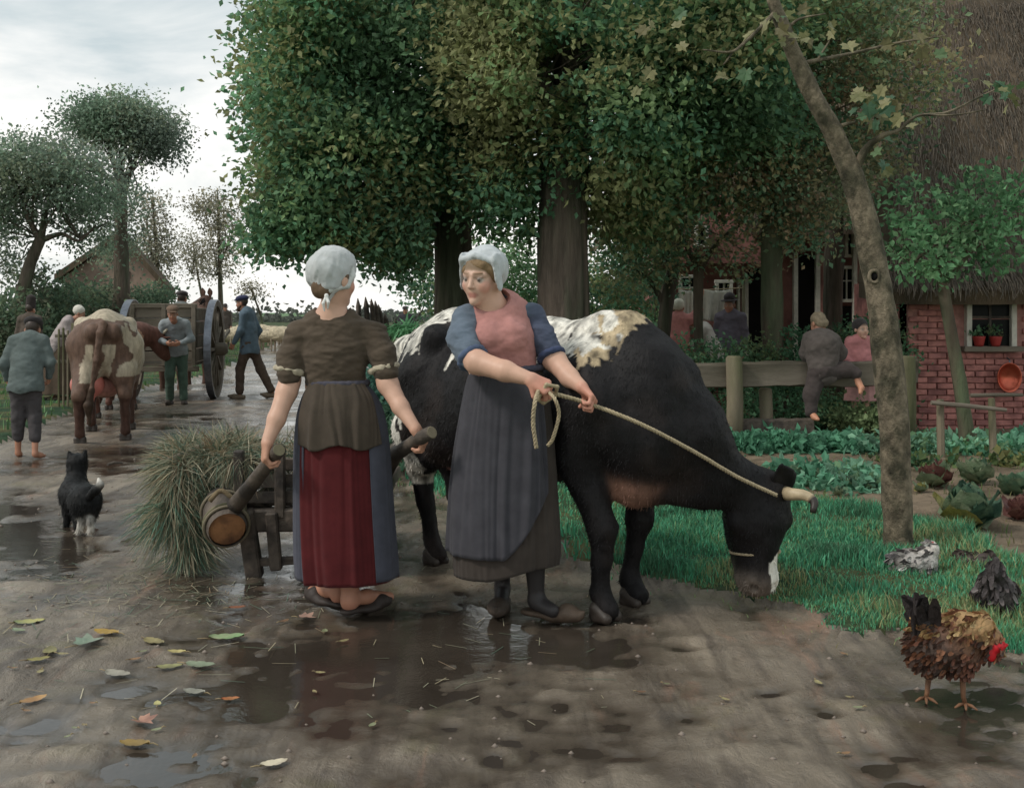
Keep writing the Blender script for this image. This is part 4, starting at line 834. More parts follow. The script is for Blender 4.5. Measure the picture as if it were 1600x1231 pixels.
rail('rail', [(1060, 672, YR), (1180, 671, YR), (1270, 670, YR)], 34, .05, 2, 'wood_dark')
for px, t_, wpx in ((1147, 556, 25), (1418, 556, 22), (1196, 606, 20)):
    yy = YR - .12 if px != 1196 else YR + .13; q = P(px, t_, yy); w_ = wpx * YR / FPX
    v, f = tube([V(q[0], yy, -.05), V(q[0] + .01, yy, q[2] * .5), V(q[0], yy, q[2] - .02), V(q[0], yy, q[2])], [w_ * .54, w_ * .52, w_ * .5, w_ * .38], 10, rough=.1, seed=px); mk('post', v, f, MT['wood_post'], fe)
# leaning stakes and boards at the right of the far road
st = thing('stake_fence', 'row of leaning pointed stakes against the sky right of the back-turned woman', 'fence', (P(590, 560, 14)[0], 14, 0))
for k, (px, t_, ln) in enumerate([(562, 466, -3), (575, 464, -4), (585, 467, -5), (592, 470, -6), (599, 476, -8), (607, 490, -6), (614, 497, 4)]):
    a, b = P(px - ln, 570, 14 + .06 * k), P(px + (-ln) * -1, t_, 14 + .06 * k)
    v, f = tube([a, (a + b) / 2, b - (b - a) * .12, b], [.045, .042, .034, .006], 7, rough=.15, seed=k); mk('stake', v, f, MT['wood_dark'], st)
MB().bar(P(556, 520, 13.9), P(622, 528, 14.3), .03, .07).mk('rail', MT['wood_dark'], st)
pf_ = thing('board_fence', 'short board fence with a tuft of grass on top, left of the cow rump', 'fence', (P(640, 600, 11)[0], 11, 0))
for k, (px, t_, w_) in enumerate([(619, 528, 9), (629, 524, 10), (640, 518, 11), (651, 520, 10), (661, 524, 10)]):
    a = P(px, 640, 10.9 + .04 * k); b = P(px + (k - 2), t_, 10.9 + .04 * k); MB().bar(a, b, w_ * 11 / FPX, .03, up=(0, -1, 0), bev=.004).mk('board', MT['wood_post'], pf_)
MB().bar(P(612, 545, 10.98), P(668, 545, 11.15), .03, .05).mk('rail', MT['wood_grey'], pf_)
r = np.random.default_rng(8); n = 420; p = np.stack([r.normal(0, .1, n), r.normal(0, .06, n), np.abs(r.normal(0, .04, n))], -1) + P(640, 520, 10.95)
d = r.normal(0, 1, (n, 3)); col = np.array([lin(104, 158, 112)]) * r.uniform(.7, 1.2, n)[:, None]
v, f, c = leaf_cards(p, .14, col, r, np.stack([r.normal(0, .6, n), r.normal(0, .4, n), r.uniform(-1.2, .3, n)], -1), asp=.14, droop=.5)
tag(mk('hanging_grass', v, f, MT['grass'], cols=c, smooth=False, at=P(640, 520, 10.95)), 'tuft of bright cut grass hanging over the board fence top', 'grass tuft')
pg = thing('gate_post_fence', 'pale post and thin pickets beside the brown and white cow', 'fence', (P(118, 600, 15)[0], 15, 0))
for px, t_, w_ in ((117, 505, 9), (106, 516, 3), (99, 512, 3), (92, 514, 3)):
    a, b = P(px, 640, 15), P(px, t_, 15); MB().bar(a, b, w_ * 15 / FPX, w_ * 15 / FPX, bev=.006).mk('post' if w_ > 5 else 'picket', MT['wood_post'], pg)
MB().bar(P(86, 525, 15.03), P(121, 525, 15.03), .02, .04).mk('rail', MT['wood_grey'], pg); MB().bar(P(86, 565, 15.03), P(121, 565, 15.03), .02, .04).mk('rail', MT['wood_grey'], pg)

# ================================================================== GARDEN PLANTS
def cab_leaf(n=5, m=4):
    u = np.linspace(0, 1, n + 1); s = np.linspace(-1, 1, m + 1); v = []
    for a in u:
        wd = .52 * (sin(pi * min(1, a * .86 + .14)) ** .7) * (1 - .15 * a) + .02
        for b in s: v.append((b * wd * (1 + .06 * cos(a * 19 + b * 7)), a, .30 * a * a * 1.1 + .16 * b * b * wd - .06 * sin(a * 9 + b * 8) * abs(b)))
    v = np.array(v); i = np.arange(n)[:, None] * (m + 1) + np.arange(m)[None]; q = np.stack([i, i + 1, i + m + 2, i + m + 1], -1).reshape(-1, 4); return v, q
CL = cab_leaf()
def cab_mat(name, c1, c2): return M(name, c1, rough=.5, var=.25, vs=7, bump=.5, bs=16, bdist=.03, col2=c2, spec=.35, trans=.15, c2pos=(.5, .7))
MT['cab_green'] = cab_mat('cabbage_leaf', lin(88, 118, 92), lin(124, 142, 112)); MT['cab_purple'] = cab_mat('purple_leaf', lin(112, 72, 66), lin(136, 100, 86)); MT['cab_yellow'] = cab_mat('yellow_leaf', lin(150, 142, 78), lin(126, 132, 82)); MT['cab_pale'] = cab_mat('pale_leaf', lin(124, 142, 110), lin(152, 160, 132)); MT['cab_dark'] = cab_mat('dark_leaf', lin(62, 92, 74), lin(92, 118, 92))
cab_me = {k: make_mesh('leaf', CL[0], CL[1], MT[k]) for k in MT if k.startswith('cab_')}
def cabbage(label, px, py, wpx, kinds, seed, nl=13, group=None, name='cabbage', tall=1.0):
    g = G(px, py); Yc = g[1]; s = wpx * Yc / FPX; g[2] = height(g[0], g[1])[0] - .01; r = np.random.default_rng(seed)
    t = thing(name, label, 'cabbage', g, group)
    for k in range(nl):
        ring = k / nl; o = bpy.data.objects.new('leaf', cab_me[kinds[int(r.integers(0, len(kinds)))] if k != 1 else kinds[-1]]); COL.objects.link(o); o.parent = t
        L_ = s * (.26 + .20 * (1 - ring)) * r.uniform(.8, 1.2); tilt = radians(12 + 62 * ring) * (tall * .4 + .6)
        o.scale = (L_, L_, L_); o.rotation_euler = (tilt, r.normal(0, .12), k * 2.4 + r.normal(0, .2)); o.location = (0, 0, .02 + .10 * s * ring * tall)
    return t
cabbage('largest green cabbage beside the slim trunk, yellow leaves at its base', 1514, 832, 150, ['cab_green', 'cab_green', 'cab_pale', 'cab_dark', 'cab_dark', 'cab_yellow'], 1, 26, tall=1.35)
cabbage('purple brown cabbage close to the right of the smooth trunk', 1462, 768, 92, ['cab_purple', 'cab_purple', 'cab_purple', 'cab_pale'], 2, 24, tall=1.3)
cabbage('pale blue green cabbage right of the purple one', 1525, 764, 90, ['cab_green', 'cab_pale', 'cab_pale'], 3, 22, tall=1.3)
cabbage('pale cabbage near the right edge behind the largest one', 1585, 778, 80, ['cab_pale', 'cab_green'], 4, 20, tall=1.2)
cabbage('reddish purple cabbage cut by the right edge', 1598, 822, 84, ['cab_purple'], 5, 22, tall=1.4)
cabbage('small yellowing cabbage at the foot of the smooth trunk', 1440, 775, 40, ['cab_yellow', 'cab_pale'], 6, 9, tall=.7)
cabbage('small red leaf plant in front of the largest cabbage', 1488, 838, 36, ['cab_purple', 'cab_yellow'], 7, 8, tall=.6)
for k, (px, py, wq, lab) in enumerate([(1175, 752, 46, 'small green cabbage nearest the cow horn, leftmost of the garden cabbages'), (1240, 756, 56, 'green cabbage at left end of the second row behind the horns'), (1284, 762, 54, 'green cabbage second in the row behind the horns'), (1328, 768, 56, 'green cabbage third in the row behind the horns'), (1362, 770, 40, 'green cabbage touching the left side of the smooth trunk'), (1310, 778, 40, 'small yellow green cabbage in front of the second row'), (1268, 745, 40, 'small pale cabbage at the back of the second row')]):
    cabbage(lab, px, py, wq, ['cab_green', 'cab_dark', 'cab_pale'], 20 + k, 12, 'cabbages in the second garden row', tall=1.0)
bl = [bp(px, 698, 10.4, 26, 15, .35, 7) for px in range(1150, 1700, 24)] + [bp(px, 744, 8.7, 24, 13, .30, 6) for px in range(1236, 1380, 24)] + [bp(px, 762, 8.3, 22, 8, .22, 4) for px in range(1250, 1372, 24)]
v, f, c = crown(bl, 3.0, .085, [lin(100, 154, 124), lin(120, 172, 142), lin(138, 180, 152), lin(110, 140, 106)], 88, cl=.07, leaves_per=14, hollow=.2)
tag(mk('bean_row', v, f, MT['leaf'], cols=c, smooth=False), 'low bright green crop rows along the foot of the rail fence', 'crop row', kind='stuff')
bl = [bp(px, 728, 9.4, 22, 12, .18, 4) for px in list(range(1395, 1480, 20)) + [1560, 1590, 1620]]
v, f, c = crown(bl, 2.6, .08, [lin(80, 116, 84), lin(110, 130, 84), lin(132, 132, 84)], 89, cl=.07, leaves_per=14, hollow=.2)
tag(mk('weed_row', v, f, MT['leaf'], cols=c, smooth=False), 'weedy green row in front of the cottage', 'crop row', kind='stuff')

# ================================================================== PEOPLE: heads, hands, clothes
SKIN = lin(206, 164, 142); SKIN2 = lin(196, 146, 122); LIP = lin(172, 112, 100); SKIND = lin(176, 126, 102)
def frame(f, u):
    f = unit(f); r = unit(np.cross(f, u)); u = np.cross(r, f); return f, r, u
def head(sd, c, f, up=(0, 0, 1), s=1.0, skin=SKIN, cheek=None, hair=None, face=True, ears=True, hat_cut=None):
    """head about 0.225 m high round c (between the ears); f = facing direction"""
    f, r, u = frame(f, up); R = np.stack([r, f, u], 1)
    at = lambda x, y, z: np.asarray(c) + (r * x + f * y + u * z) * s
    k = .02 * s
    sd.ell(at(0, -.012, .035), V(.074, .092, .086) * s, R, k, hair or skin)
    sd.ell(at(0, .028, -.02), V(.061, .066, .088) * s, R, k, skin)
    sd.ell(at(0, .045, -.07), V(.043, .042, .045) * s, R, k, skin)
    if face:
        sd.ball(at(0, .078, -.098), .018 * s, k, skin)
        for x in (-1, 1):
            sd.ball(at(x * .036, .058, -.032), .026 * s, k, cheek or skin)
            sd.cone(at(x * .012, .086, .018), at(x * .046, .066, .016), .011 * s, .010 * s, .012 * s, skin)
        for x in (-1, 1):
            sd.ball(at(x * .031, .104, .0), .014 * s, .012 * s, None, True)
            sd.ball(at(x * .031, .0735, -.001), .0145 * s, .002 * s, lin(190, 180, 170)); sd.ball(at(x * .031 - .002, .0835, -.002), .0082 * s, .0005, lin(40, 36, 36))
            sd.cone(at(x * .018, .086, .0085), at(x * .044, .078, .007), .0052 * s, .0045 * s, .003 * s, tuple(np.array(skin) * .5))
            sd.cone(at(x * .014, .094, .024), at(x * .046, .078, .026), .0042 * s, .003 * s, .003 * s, lin(142, 112, 88))
        sd.cone(at(0, .086, .012), at(0, .1055, -.030), .007 * s, .0098 * s, .008 * s, skin)
        for x in (-1, 1): sd.ball(at(x * .0095, .094, -.034), .0068 * s, .005 * s, skin)
        sd.cone(at(-.019, .0795, -.0665), at(.019, .0795, -.0665), .0038 * s, .0038 * s, .003 * s, lin(120, 66, 60))
        sd.cone(at(-.011, .0865, -.0625), at(.011, .0865, -.0625), .0045 * s, .0045 * s, .004 * s, LIP); sd.cone(at(-.010, .086, -.0715), at(.010, .086, -.0715), .0054 * s, .0054 * s, .004 * s, LIP)
    if ears:
        for x in (-1, 1): sd.ell(at(x * .076, -.004, -.012), V(.010, .020, .031) * s, R, .01 * s, skin)
    return at
def hand(sd, wrist, d, n, side, S=1.0, curl=(70, 80, 45), spread=.0, thumb=(.55, .6, .5), col=SKIN2, thumb2=(.1, .75, -.35)):
    """five separate fingers on a palm; d wrist->knuckles, n palm normal, side +1 thumb along d x n"""
    d = unit(d); n = unit(n - d * np.dot(n, d)); t = np.cross(d, n) * side; w = np.asarray(wrist, float); k = .008 * S
    kn = []
    for i, (tt, ll) in enumerate(zip((.031, .011, -.010, -.029), (.082, .087, .083, .074))):
        q = w + (d * ll + t * tt) * S; kn.append(q); sd.cone(w + (d * .012 + t * tt * .5) * S, q - n * .001, .019 * S, .0125 * S, .014 * S, col)
    for i, (q, fl) in enumerate(zip(kn, (.93, 1.05, 1.0, .78))):
        a = 0; p = q; r = .0098 * S
        for j, L_ in enumerate((.042, .027, .021)):
            a += radians(curl[j] + (2 - i) * 3); v = d * cos(a) + n * sin(a) + t * spread * (1.5 - i); e = p + unit(v) * L_ * fl * S
            sd.cone(p, e, r, r * .9, .004 * S, col); p = e; r *= .9
    b = w + (d * .022 + t * .026 + n * .006) * S; m = b + unit(t * thumb[0] + d * thumb[1] + n * thumb[2]) * .042 * S; e = m + unit(d * thumb2[0] + n * thumb2[1] + t * thumb2[2]) * .034 * S
    sd.cone(b, m, .0145 * S, .0115 * S, .01 * S, col); sd.cone(m, e, .011 * S, .0088 * S, .004 * S, col)
    return w + d * .07 * S + n * .02 * S
def loft(rows, n, fold=None, a0=0.0, a1=2 * pi, off=0.0):
    """rows: (centre x, centre y, z, rx, ry) from top to bottom; fold(angle, t) = relative radius change"""
    rows = np.array(rows, float); m = 40; t = np.linspace(0, 1, m)
    R = catmull(rows, m); closed = abs(a1 - a0 - 2 * pi) < 1e-6
    a = a0 + (a1 - a0) * np.arange(n) / (n if closed else n - 1); v = []
    for i in range(m):
        k = 1 + (fold(a, t[i]) if fold else 0); x = R[i, 0] + np.cos(a) * (R[i, 3] + off) * k; y = R[i, 1] + np.sin(a) * (R[i, 4] + off) * k
        v.append(np.stack([x, y, np.full(n, R[i, 2])], 1))
    v = np.concatenate(v); i = np.arange(m - 1)[:, None] * n; j = np.arange(n if closed else n - 1)[None]; k = (j + 1) % n
    return v, [np.stack([i + j, i + n + j, i + n + k, i + k], -1).reshape(-1, 4)]
def folds(seed, nf=(7, 12, 19, 31), amp=(.035, .03, .022, .012), top=.35):
    r = np.random.default_rng(seed); ph = r.uniform(0, 6.28, len(nf)); dr = r.normal(0, .5, len(nf))
    am = r.uniform(0, 6.28, 4)
    def f(a, t):
        a = a + .10 * np.sin(2 * a + am[0] + 1.1 * t) + .07 * np.sin(5 * a + am[1] - 1.6 * t) + .03 * np.sin(9 * a + am[2] + 3 * t)
        o = 0
        for n, A, p, d in zip(nf, amp, ph, dr):
            w = np.sin(n * a + p + d * t); o = o + A * w * (1 - .3 * (w < 0)) * (.55 + .45 * np.sin(1.7 * a + am[3] + n))
        return o * (top + (1 - top) * t) + .006 * np.sin(a * 43 + ph[0] * 3 + t * 3)
    return f
def solid(o, th):
    m = o.modifiers.new('thickness', 'SOLIDIFY'); m.thickness = th; m.offset = 0; return o
def skirt_rows(edges, Y0, depth=.72, ycen=0.0):
    out = []
    for py, xl, xr in edges:
        a, b = P(xl, py, Y0), P(xr, py, Y0); rx = (b[0] - a[0]) / 2; out.append(((a[0] + b[0]) / 2, Y0 + ycen, a[2], rx, rx * depth))
    return out
def part(name, vfc, mat, parent, smooth=True):
    return mk(name, vfc[0], vfc[1], MT[mat], parent, cols=vfc[2] if len(vfc) > 2 else None, smooth=smooth)
def const(vf, col): return vf[0], vf[1], np.tile(np.array(col, float), (len(vf[0]), 1))

# ------------------------------------------------------------------ woman A: seen from behind at the barrow
YA = 4.87; pA = lambda px, py, dy=0.0: P(px, py, YA + dy)
wa = thing('person', 'woman seen from behind in brown jacket and dark red skirt, holding the barrow handles', 'person', (P(545, 965, YA)[0], YA, 0))
sd = SDF(.03)
fA = unit(V(.62, .78, -.06)); at = head(sd, pA(522, 436, .0), fA, unit(V(.03, 0, 1)), 1.0, SKIN, lin(210, 150, 130), hair=lin(120, 98, 76))
sd.cone(pA(521, 455, .0), pA(517, 496, .02), .049, .053, .03, SKIN); sd.cone(pA(517, 494, .02), pA(517, 510, .03), .055, .08, .03, SKIN)
sd.flat(pA(518, 525, .03), pA(520, 550, .03), .10, .10, V(1, 0, 0), .55, .05, SKIN); sd.flat(pA(520, 545, .03), pA(525, 600, .03), .13, .10, V(1, 0, 0), .6, .05, SKIN)
b1 = sd.mesh(.0048, SKIN, .004)
# arms with hands
sd = SDF(.02)
hL, hR = pA(418, 690, -.12), pA(648, 668, -.14)
sd.chain([pA(464, 532, .03), pA(453, 596, .0), pA(448, 612, -.02), pA(432, 655, -.08), hL], [.05, .045, .046, .038, .027], .02, SKIN)
hand(sd, hL, V(-.12, -.12, -1), V(.85, .35, -.1), -1, .95, (48, 62, 42), col=SKIN2, thumb=(.3, .9, .2), thumb2=(.5, .6, -.1))
b2 = sd.mesh(.004, SKIN, .006)
sd = SDF(.02)
sd.chain([pA(590, 530, .03), pA(600, 580, .0), pA(606, 600, -.02), pA(626, 636, -.08), hR], [.05, .045, .046, .036, .026], .02, SKIN)
hand(sd, hR, V(.45, .1, -.75), V(-.6, .35, -.75), 1, .95, (48, 66, 45), col=SKIN2, thumb=(.3, .8, .35), thumb2=(.4, .7, -.1))
b3 = sd.mesh(.004, SKIN, .006)
# bare legs, heels together
sd = SDF(.02)
fl_, fr_ = pA(530, 942, .10), pA(546, 962, -.02)
sd.chain([pA(526, 800, .08), pA(530, 880, .1), pA(531, 925, .10)], [.062, .05, .033], .02, SKIND)
sd.chain([pA(548, 800, -.0), pA(548, 880, -.0), pA(547, 935, -.02)], [.062, .05, .033], .02, SKIND)
for (hx, toe) in ((fl_, V(-.115, .10, -.0)), (fr_, V(.125, .11, 0))):
    hx = hx * V(1, 1, 0) + V(0, 0, .052); sd.ball(hx, .033, .02, lin(190, 132, 110)); sd.chain([hx + V(0, 0, .02), hx + toe * .55 + V(0, 0, .016), hx + toe * 1.3 + V(0, 0, -.006)], [.034, .031, .022], .02, SKIND)
    sd.cone(hx + V(0, 0, .01), hx + V(0, .01, .1), .032, .036, .02, SKIND)
b4 = sd.mesh(.005, SKIND, .006)
sd = SDF(.05); sd.flat(pA(525, 600, .04), pA(535, 690, .04), .14, .15, V(1, 0, 0), .7, .05, SKIN); sd.cone(pA(530, 690, .06), pA(527, 830, .08), .085, .055, .05, SKIN); sd.cone(pA(545, 690, .02), pA(548, 830, .0), .085, .055, .05, SKIN)
b5 = sd.mesh(.014, SKIN)
v, f, c = joinm([b1, b2, b3, b4, b5]); mk('body', v, f, MT['skin'], wa, cols=c)
# hair at the nape
sd = SDF(.02); sd.ell(at(0, -.055, -.035), V(.058, .05, .06), None, .02); sd.cone(at(.055, .0, .01), at(.02, -.07, -.06), .03, .025, .02); sd.cone(at(-.055, .0, .01), at(-.02, -.07, -.06), .03, .025, .02)
v, f, c = sd.mesh(.006, lin(104, 84, 66), noise=[(.004, 60, 3)]); mk('hair', v, f, MT['hair'], wa, cols=c)
# white cap: a puffed crown gathered at the nape, with band and ties
sd = SDF(.03); CW = lin(188, 190, 190)
sd.ell(pA(513, 424, -.01), V(.098, .108, .098), None, .03); sd.ell(pA(524, 414, .02), V(.092, .105, .085), None, .03); sd.cone(pA(512, 452, -.05), pA(512, 468, -.055), .05, .018, .03)
v, f, c = sd.mesh(.006, CW, noise=[(.010, (12, 12, 8), 4), (.007, (30, 30, 15), 5), (.004, (70, 70, 30), 6)]); cap = mk('cap', v, f, MT['linen'], wa, cols=c)
sd = SDF(.01); q0 = [at(.0, .05, .108), at(.06, .042, .07), at(.08, .035, .02), at(.078, .01, -.03), at(.045, -.06, -.055), at(0, -.085, -.06)]; sd.chain(q0, [.012, .013, .013, .012, .012, .012]); sd.chain([q0[0]] + [at(-.06, .042, .07), at(-.08, .035, .02), at(-.078, .01, -.03), at(-.045, -.06, -.055), at(0, -.085, -.06)], [.012, .013, .013, .012, .012, .012])
v, f, c = sd.mesh(.005, lin(196, 196, 192), noise=[(.003, 50, 6)]); mk('band', v, f, MT['linen'], cap, cols=c)
sd = SDF(.004); sd.chain([pA(510, 462, -.10), pA(505, 474, -.11), pA(507, 486, -.10)], [.006, .007, .004]); sd.chain([pA(510, 462, -.10), pA(513, 472, -.11), pA(512, 482, -.10)], [.006, .007, .004]); sd.ball(pA(510, 462, -.10), .010)
v, f, c = sd.mesh(.003, lin(226, 224, 220)); mk('tie', v, f, MT['linen'], cap, cols=c)
# jacket
JC = lin(84, 73, 62)
sd = SDF(.03)
sd.flat(pA(519, 526, .03), pA(522, 556, .02), .150, .142, V(1, 0, 0), .62, .03); sd.flat(pA(522, 556, .02), pA(525, 602, .02), .142, .129, V(1, 0, 0), .70, .03)
sd.cone(pA(468, 521, .03), pA(510, 504, .035), .052, .052, .03); sd.cone(pA(584, 521, .03), pA(524, 504, .035), .052, .052, .03)
sd.chain([pA(468, 523, .03), pA(456, 555, .01), pA(451, 586, -.02)], [.062, .061, .054], .016); sd.chain([pA(584, 523, .03), pA(598, 555, .01), pA(603, 582, -.02)], [.062, .061, .055], .016)
sd.ell(pA(516, 480, -.03), V(.082, .16, .046), None, .008, None, True)
v, f, c = sd.mesh(.006, JC, noise=[(.011, (10, 10, 24), 7), (.006, (28, 28, 56), 8)]); jk = mk('jacket', v, f, MT['cloth'], wa, cols=c)
for (a, b) in ((pA(455, 573, .005), pA(452, 586, .0)), (pA(598, 570, .005), pA(601, 582, .0))):
    sd = SDF(.01); ax = unit(b - a); x_ = unit(np.cross(ax, V(0, 1, 0))); y_ = np.cross(ax, x_); ring = [a * .5 + b * .5 + (x_ * cos(q) + y_ * sin(q)) * .060 for q in np.linspace(0, 2 * pi, 13)]
    sd.chain(ring, [.013] * 13, .012); v, f, c = sd.mesh(.0045, lin(176, 164, 142), noise=[(.007, (30, 30, 60), 9)]); mk('cuff', v, f, MT['linen'], jk, cols=c)
# skirts
eA = [(600, 482, 571), (622, 471, 588), (652, 463, 599), (700, 459, 606), (760, 458, 610), (820, 458, 614), (870, 459, 618), (906, 461, 620)]
rA = skirt_rows(eA, YA, .78, .03); fA_ = folds(3)
o = solid(part('red_skirt', const(loft([(x, y, z, rx * .92, ry * .94) for x, y, z, rx, ry in rA], 300, folds(5, amp=(.045, .045, .034, .016))), lin(84, 31, 33)), 'cloth', wa), .006)
o['label'] = 'dark red underskirt'
rA2 = rA[:-1] + [(rA[-1][0], rA[-1][1], rA[-1][2] + .012, rA[-1][3], rA[-1][4])]
vv, ff, cc = const(loft(rA2, 300, folds(6, amp=(.05, .055, .04, .02)), a0=radians(-48), a1=radians(180 + 44)), lin(76, 77, 87))
o = solid(mk('apron', vv, ff, MT['cloth'], wa, cols=cc), .005)
eP = [(598, 481, 572), (622, 471, 588), (655, 464, 597), (694, 464, 602)]; rP = skirt_rows(eP, YA, .78, .03)
vv, ff, cc = const(loft([(x, y, z, rx * 1.075, ry * 1.12) for x, y, z, rx, ry in rP], 180, folds(9, amp=(.015, .04, .04, .02), top=.5), a0=radians(180 + 34), a1=radians(360 - 30)), lin(76, 67, 58))
tq = np.clip((vv[:, 2].max() - vv[:, 2]) / (vv[:, 2].max() - vv[:, 2].min()), 0, 1); vv[:, 2] += tq ** 2 * (.010 * np.sin(vv[:, 0] * 31) + .012 * fbm(vv * V(14, 0, 0), 2, 5))
o = solid(mk('jacket_tail', vv, ff, MT['cloth'], wa, cols=cc), .006)
sd = SDF(.01); ring = [V(rA[0][0] + cos(q) * (rA[0][3] + .004), rA[0][1] + sin(q) * (rA[0][4] + .006), rA[0][2] + .004) for q in np.linspace(0, 2 * pi, 25)]; sd.chain(ring, [.013] * 25); v, f, c = sd.mesh(.006, lin(78, 76, 86)); mk('waistband', v, f, MT['cloth'], wa, cols=c)
def clog(name, heel, dirv, ln, parent, col, open_back=True, w=.05, S=1.0):
    sd = SDF(.012); dirv = unit(dirv); z = V(0, 0, 1); s_ = np.cross(dirv, z); h = heel * V(1, 1, 0)
    sd.flat(h + z * .022, h + dirv * ln * .5 + z * .02, w * .62, w * .66, s_, .5, .02); sd.flat(h + dirv * ln * .5 + z * .02, h + dirv * ln * .9 + z * .03, w * .72, w * .5, s_, .6, .02); sd.cone(h + dirv * ln * .9 + z * .032, h + dirv * ln * 1.03 + z * .056, w * .34, w * .1, .02)
    sd.ell(h + dirv * ln * .72 + z * .045, V(w * .8, w * .8, w * .62), None, .03)
    sd.cone(h + dirv * .0 + z * .055, h + dirv * ln * .5 + z * .07, w * .5, w * .5, .01, None, True)
    v, f, c = sd.mesh(.005, col, noise=[(.002, 40, 3)]); return mk(name, v, f, MT['clog'], parent, cols=c)
clog('slipper', fl_ + V(.01, -.02, 0), V(-.72, .6, 0), .24, wa, lin(58, 50, 46)); clog('slipper', fr_ + V(-.01, -.02, 0), V(.74, .66, 0), .24, wa, lin(58, 50, 46))

# ------------------------------------------------------------------ woman B: facing us, holding the rope
YB = 4.74; pB = lambda px, py, dy=0.0: P(px, py, YB + dy)
wb = thing('person', 'woman in white cap, pink bodice and blue sleeves pulling the cow by a rope', 'person', (P(810, 955, YB)[0], YB, 0))
sd = SDF(.03); fB = unit(V(-.50, -.86, -.16)); at = head(sd, pB(754, 432, .02), fB, unit(V(.06, 0, 1)), 1.02, lin(208, 170, 150), lin(206, 154, 136), hair=lin(128, 106, 82))
sd.cone(pB(764, 452, .03), pB(768, 482, .05), .050, .056, .03, SKIN); sd.cone(pB(767, 482, .04), pB(770, 506, .05), .062, .085, .03, SKIN)
sd.flat(pB(775, 520, .06), pB(780, 560, .05), .12, .12, V(1, 0, 0), .5, .05, SKIN); sd.flat(pB(780, 560, .04), pB(790, 600, .04), .13, .12, V(1, 0, 0), .6, .05, SKIN)
c1 = sd.mesh(.0032, SKIN, .0022)
sd = SDF(.02); kL = pB(828, 592, -.30); kR = pB(908, 604, -.16)
sd.chain([pB(728, 506, .02), pB(733, 556, -.12), pB(746, 566, -.17), pB(790, 580, -.25), kL], [.044, .048, .05, .042, .028], .02, SKIN)
hand(sd, kL, V(.80, -.15, -.40), V(-.25, .75, -.62), -1, .98, (62, 78, 55), col=lin(200, 142, 122))
c2 = sd.mesh(.004, SKIN, .006)
sd = SDF(.02)
sd.chain([pB(830, 504, .08), pB(858, 552, .02), pB(866, 562, -.0), pB(890, 590, -.08), kR], [.044, .048, .05, .04, .028], .02, SKIN)
hand(sd, kR, V(.58, -.42, -.62), V(-.62, -.2, -.75), 1, .98, (58, 80, 55), col=lin(200, 142, 122))
c3 = sd.mesh(.004, SKIN, .006)
sd = SDF(.03); sd.flat(pB(790, 600, .05), pB(792, 690, .05), .14, .15, V(1, 0, 0), .7, .05, SKIN)
STK = lin(48, 44, 44)
sd.chain([pB(785, 690, .08), pB(785, 800, .16), pB(785, 855, .2), pB(785, 912, .24)], [.09, .056, .048, .034], .04, STK); sd.chain([pB(815, 690, .05), pB(830, 800, .06), pB(835, 865, .05), pB(838, 928, .05)], [.09, .056, .050, .035], .04, STK)
sd.cone(pB(785, 924, .23), pB(783, 944, .13), .036, .032, .03, STK); sd.cone(pB(838, 940, .05), pB(864, 954, -.01), .038, .030, .03, STK)
c4 = sd.mesh(.007, STK, .01)
v, f, c = joinm([c1, c2, c3, c4]); mk('body', v, f, MT['skin'], wb, cols=c)
sd = SDF(.02); sd.ell(at(0, -.005, .046), V(.076, .088, .062), None, .02); sd.cone(at(-.064, .03, .03), at(-.07, .0, -.02), .018, .016, .02); sd.cone(at(.064, .03, .03), at(.07, .0, -.02), .018, .016, .02); sd.ell(at(0, -.05, -.03), V(.06, .05, .06), None, .02)
v, f, c = sd.mesh(.005, lin(136, 112, 84), noise=[(.003, 70, 3)]); mk('hair', v, f, MT['hair'], wb, cols=c)
sd = SDF(.02); f_, r_, u_ = frame(fB, V(.06, 0, 1)); Rh = np.stack([r_, f_, u_], 1)
sd.ell(at(0, -.03, .050), V(.090, .097, .084), Rh, .03); sd.ell(at(0, -.07, .015), V(.082, .07, .08), Rh, .03)
for x in (-1, 1): sd.flat(at(x * .082, .02, .075), at(x * .092, .012, -.035), .032, .026, f_, .32, .02)
sd.chain([at(x, .062 - abs(x) * .35, .098 - abs(x) * .35) for x in np.linspace(-.08, .08, 9)], [.009] * 9, .015)
sd.ell(at(0, .10, -.005), V(.062, .07, .082), Rh, .015, None, True)
v, f, c = sd.mesh(.0048, lin(188, 192, 194), noise=[(.006, (18, 18, 14), 14), (.004, (44, 44, 26), 15)]); mk('cap', v, f, MT['linen'], wb, cols=c)
# blue undershirt with sleeves, pink bodice over it
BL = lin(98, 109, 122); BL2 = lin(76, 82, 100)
sd = SDF(.025); sd.flat(pB(776, 506, .06), pB(784, 560, .04), .145, .136, V(1, 0, .1), .58, .03); sd.flat(pB(784, 560, .04), pB(792, 594, .04), .136, .128, V(1, 0, 0), .68, .03)
sd.cone(pB(734, 496, .04), pB(765, 492, .055), .048, .050, .03); sd.cone(pB(826, 490, .075), pB(778, 492, .055), .048, .050, .03)
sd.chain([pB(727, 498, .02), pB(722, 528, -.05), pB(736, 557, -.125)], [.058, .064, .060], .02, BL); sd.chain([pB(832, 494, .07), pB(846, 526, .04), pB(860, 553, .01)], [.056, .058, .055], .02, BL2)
sd.ell(pB(765, 466, -.03), V(.092, .16, .058), None, .008, None, True)
v, f, c = sd.mesh(.0055, BL, noise=[(.009, (12, 12, 26), 17), (.005, (26, 26, 60), 18)]); sh = mk('blue_shirt', v, f, MT['cloth'], wb, cols=c)
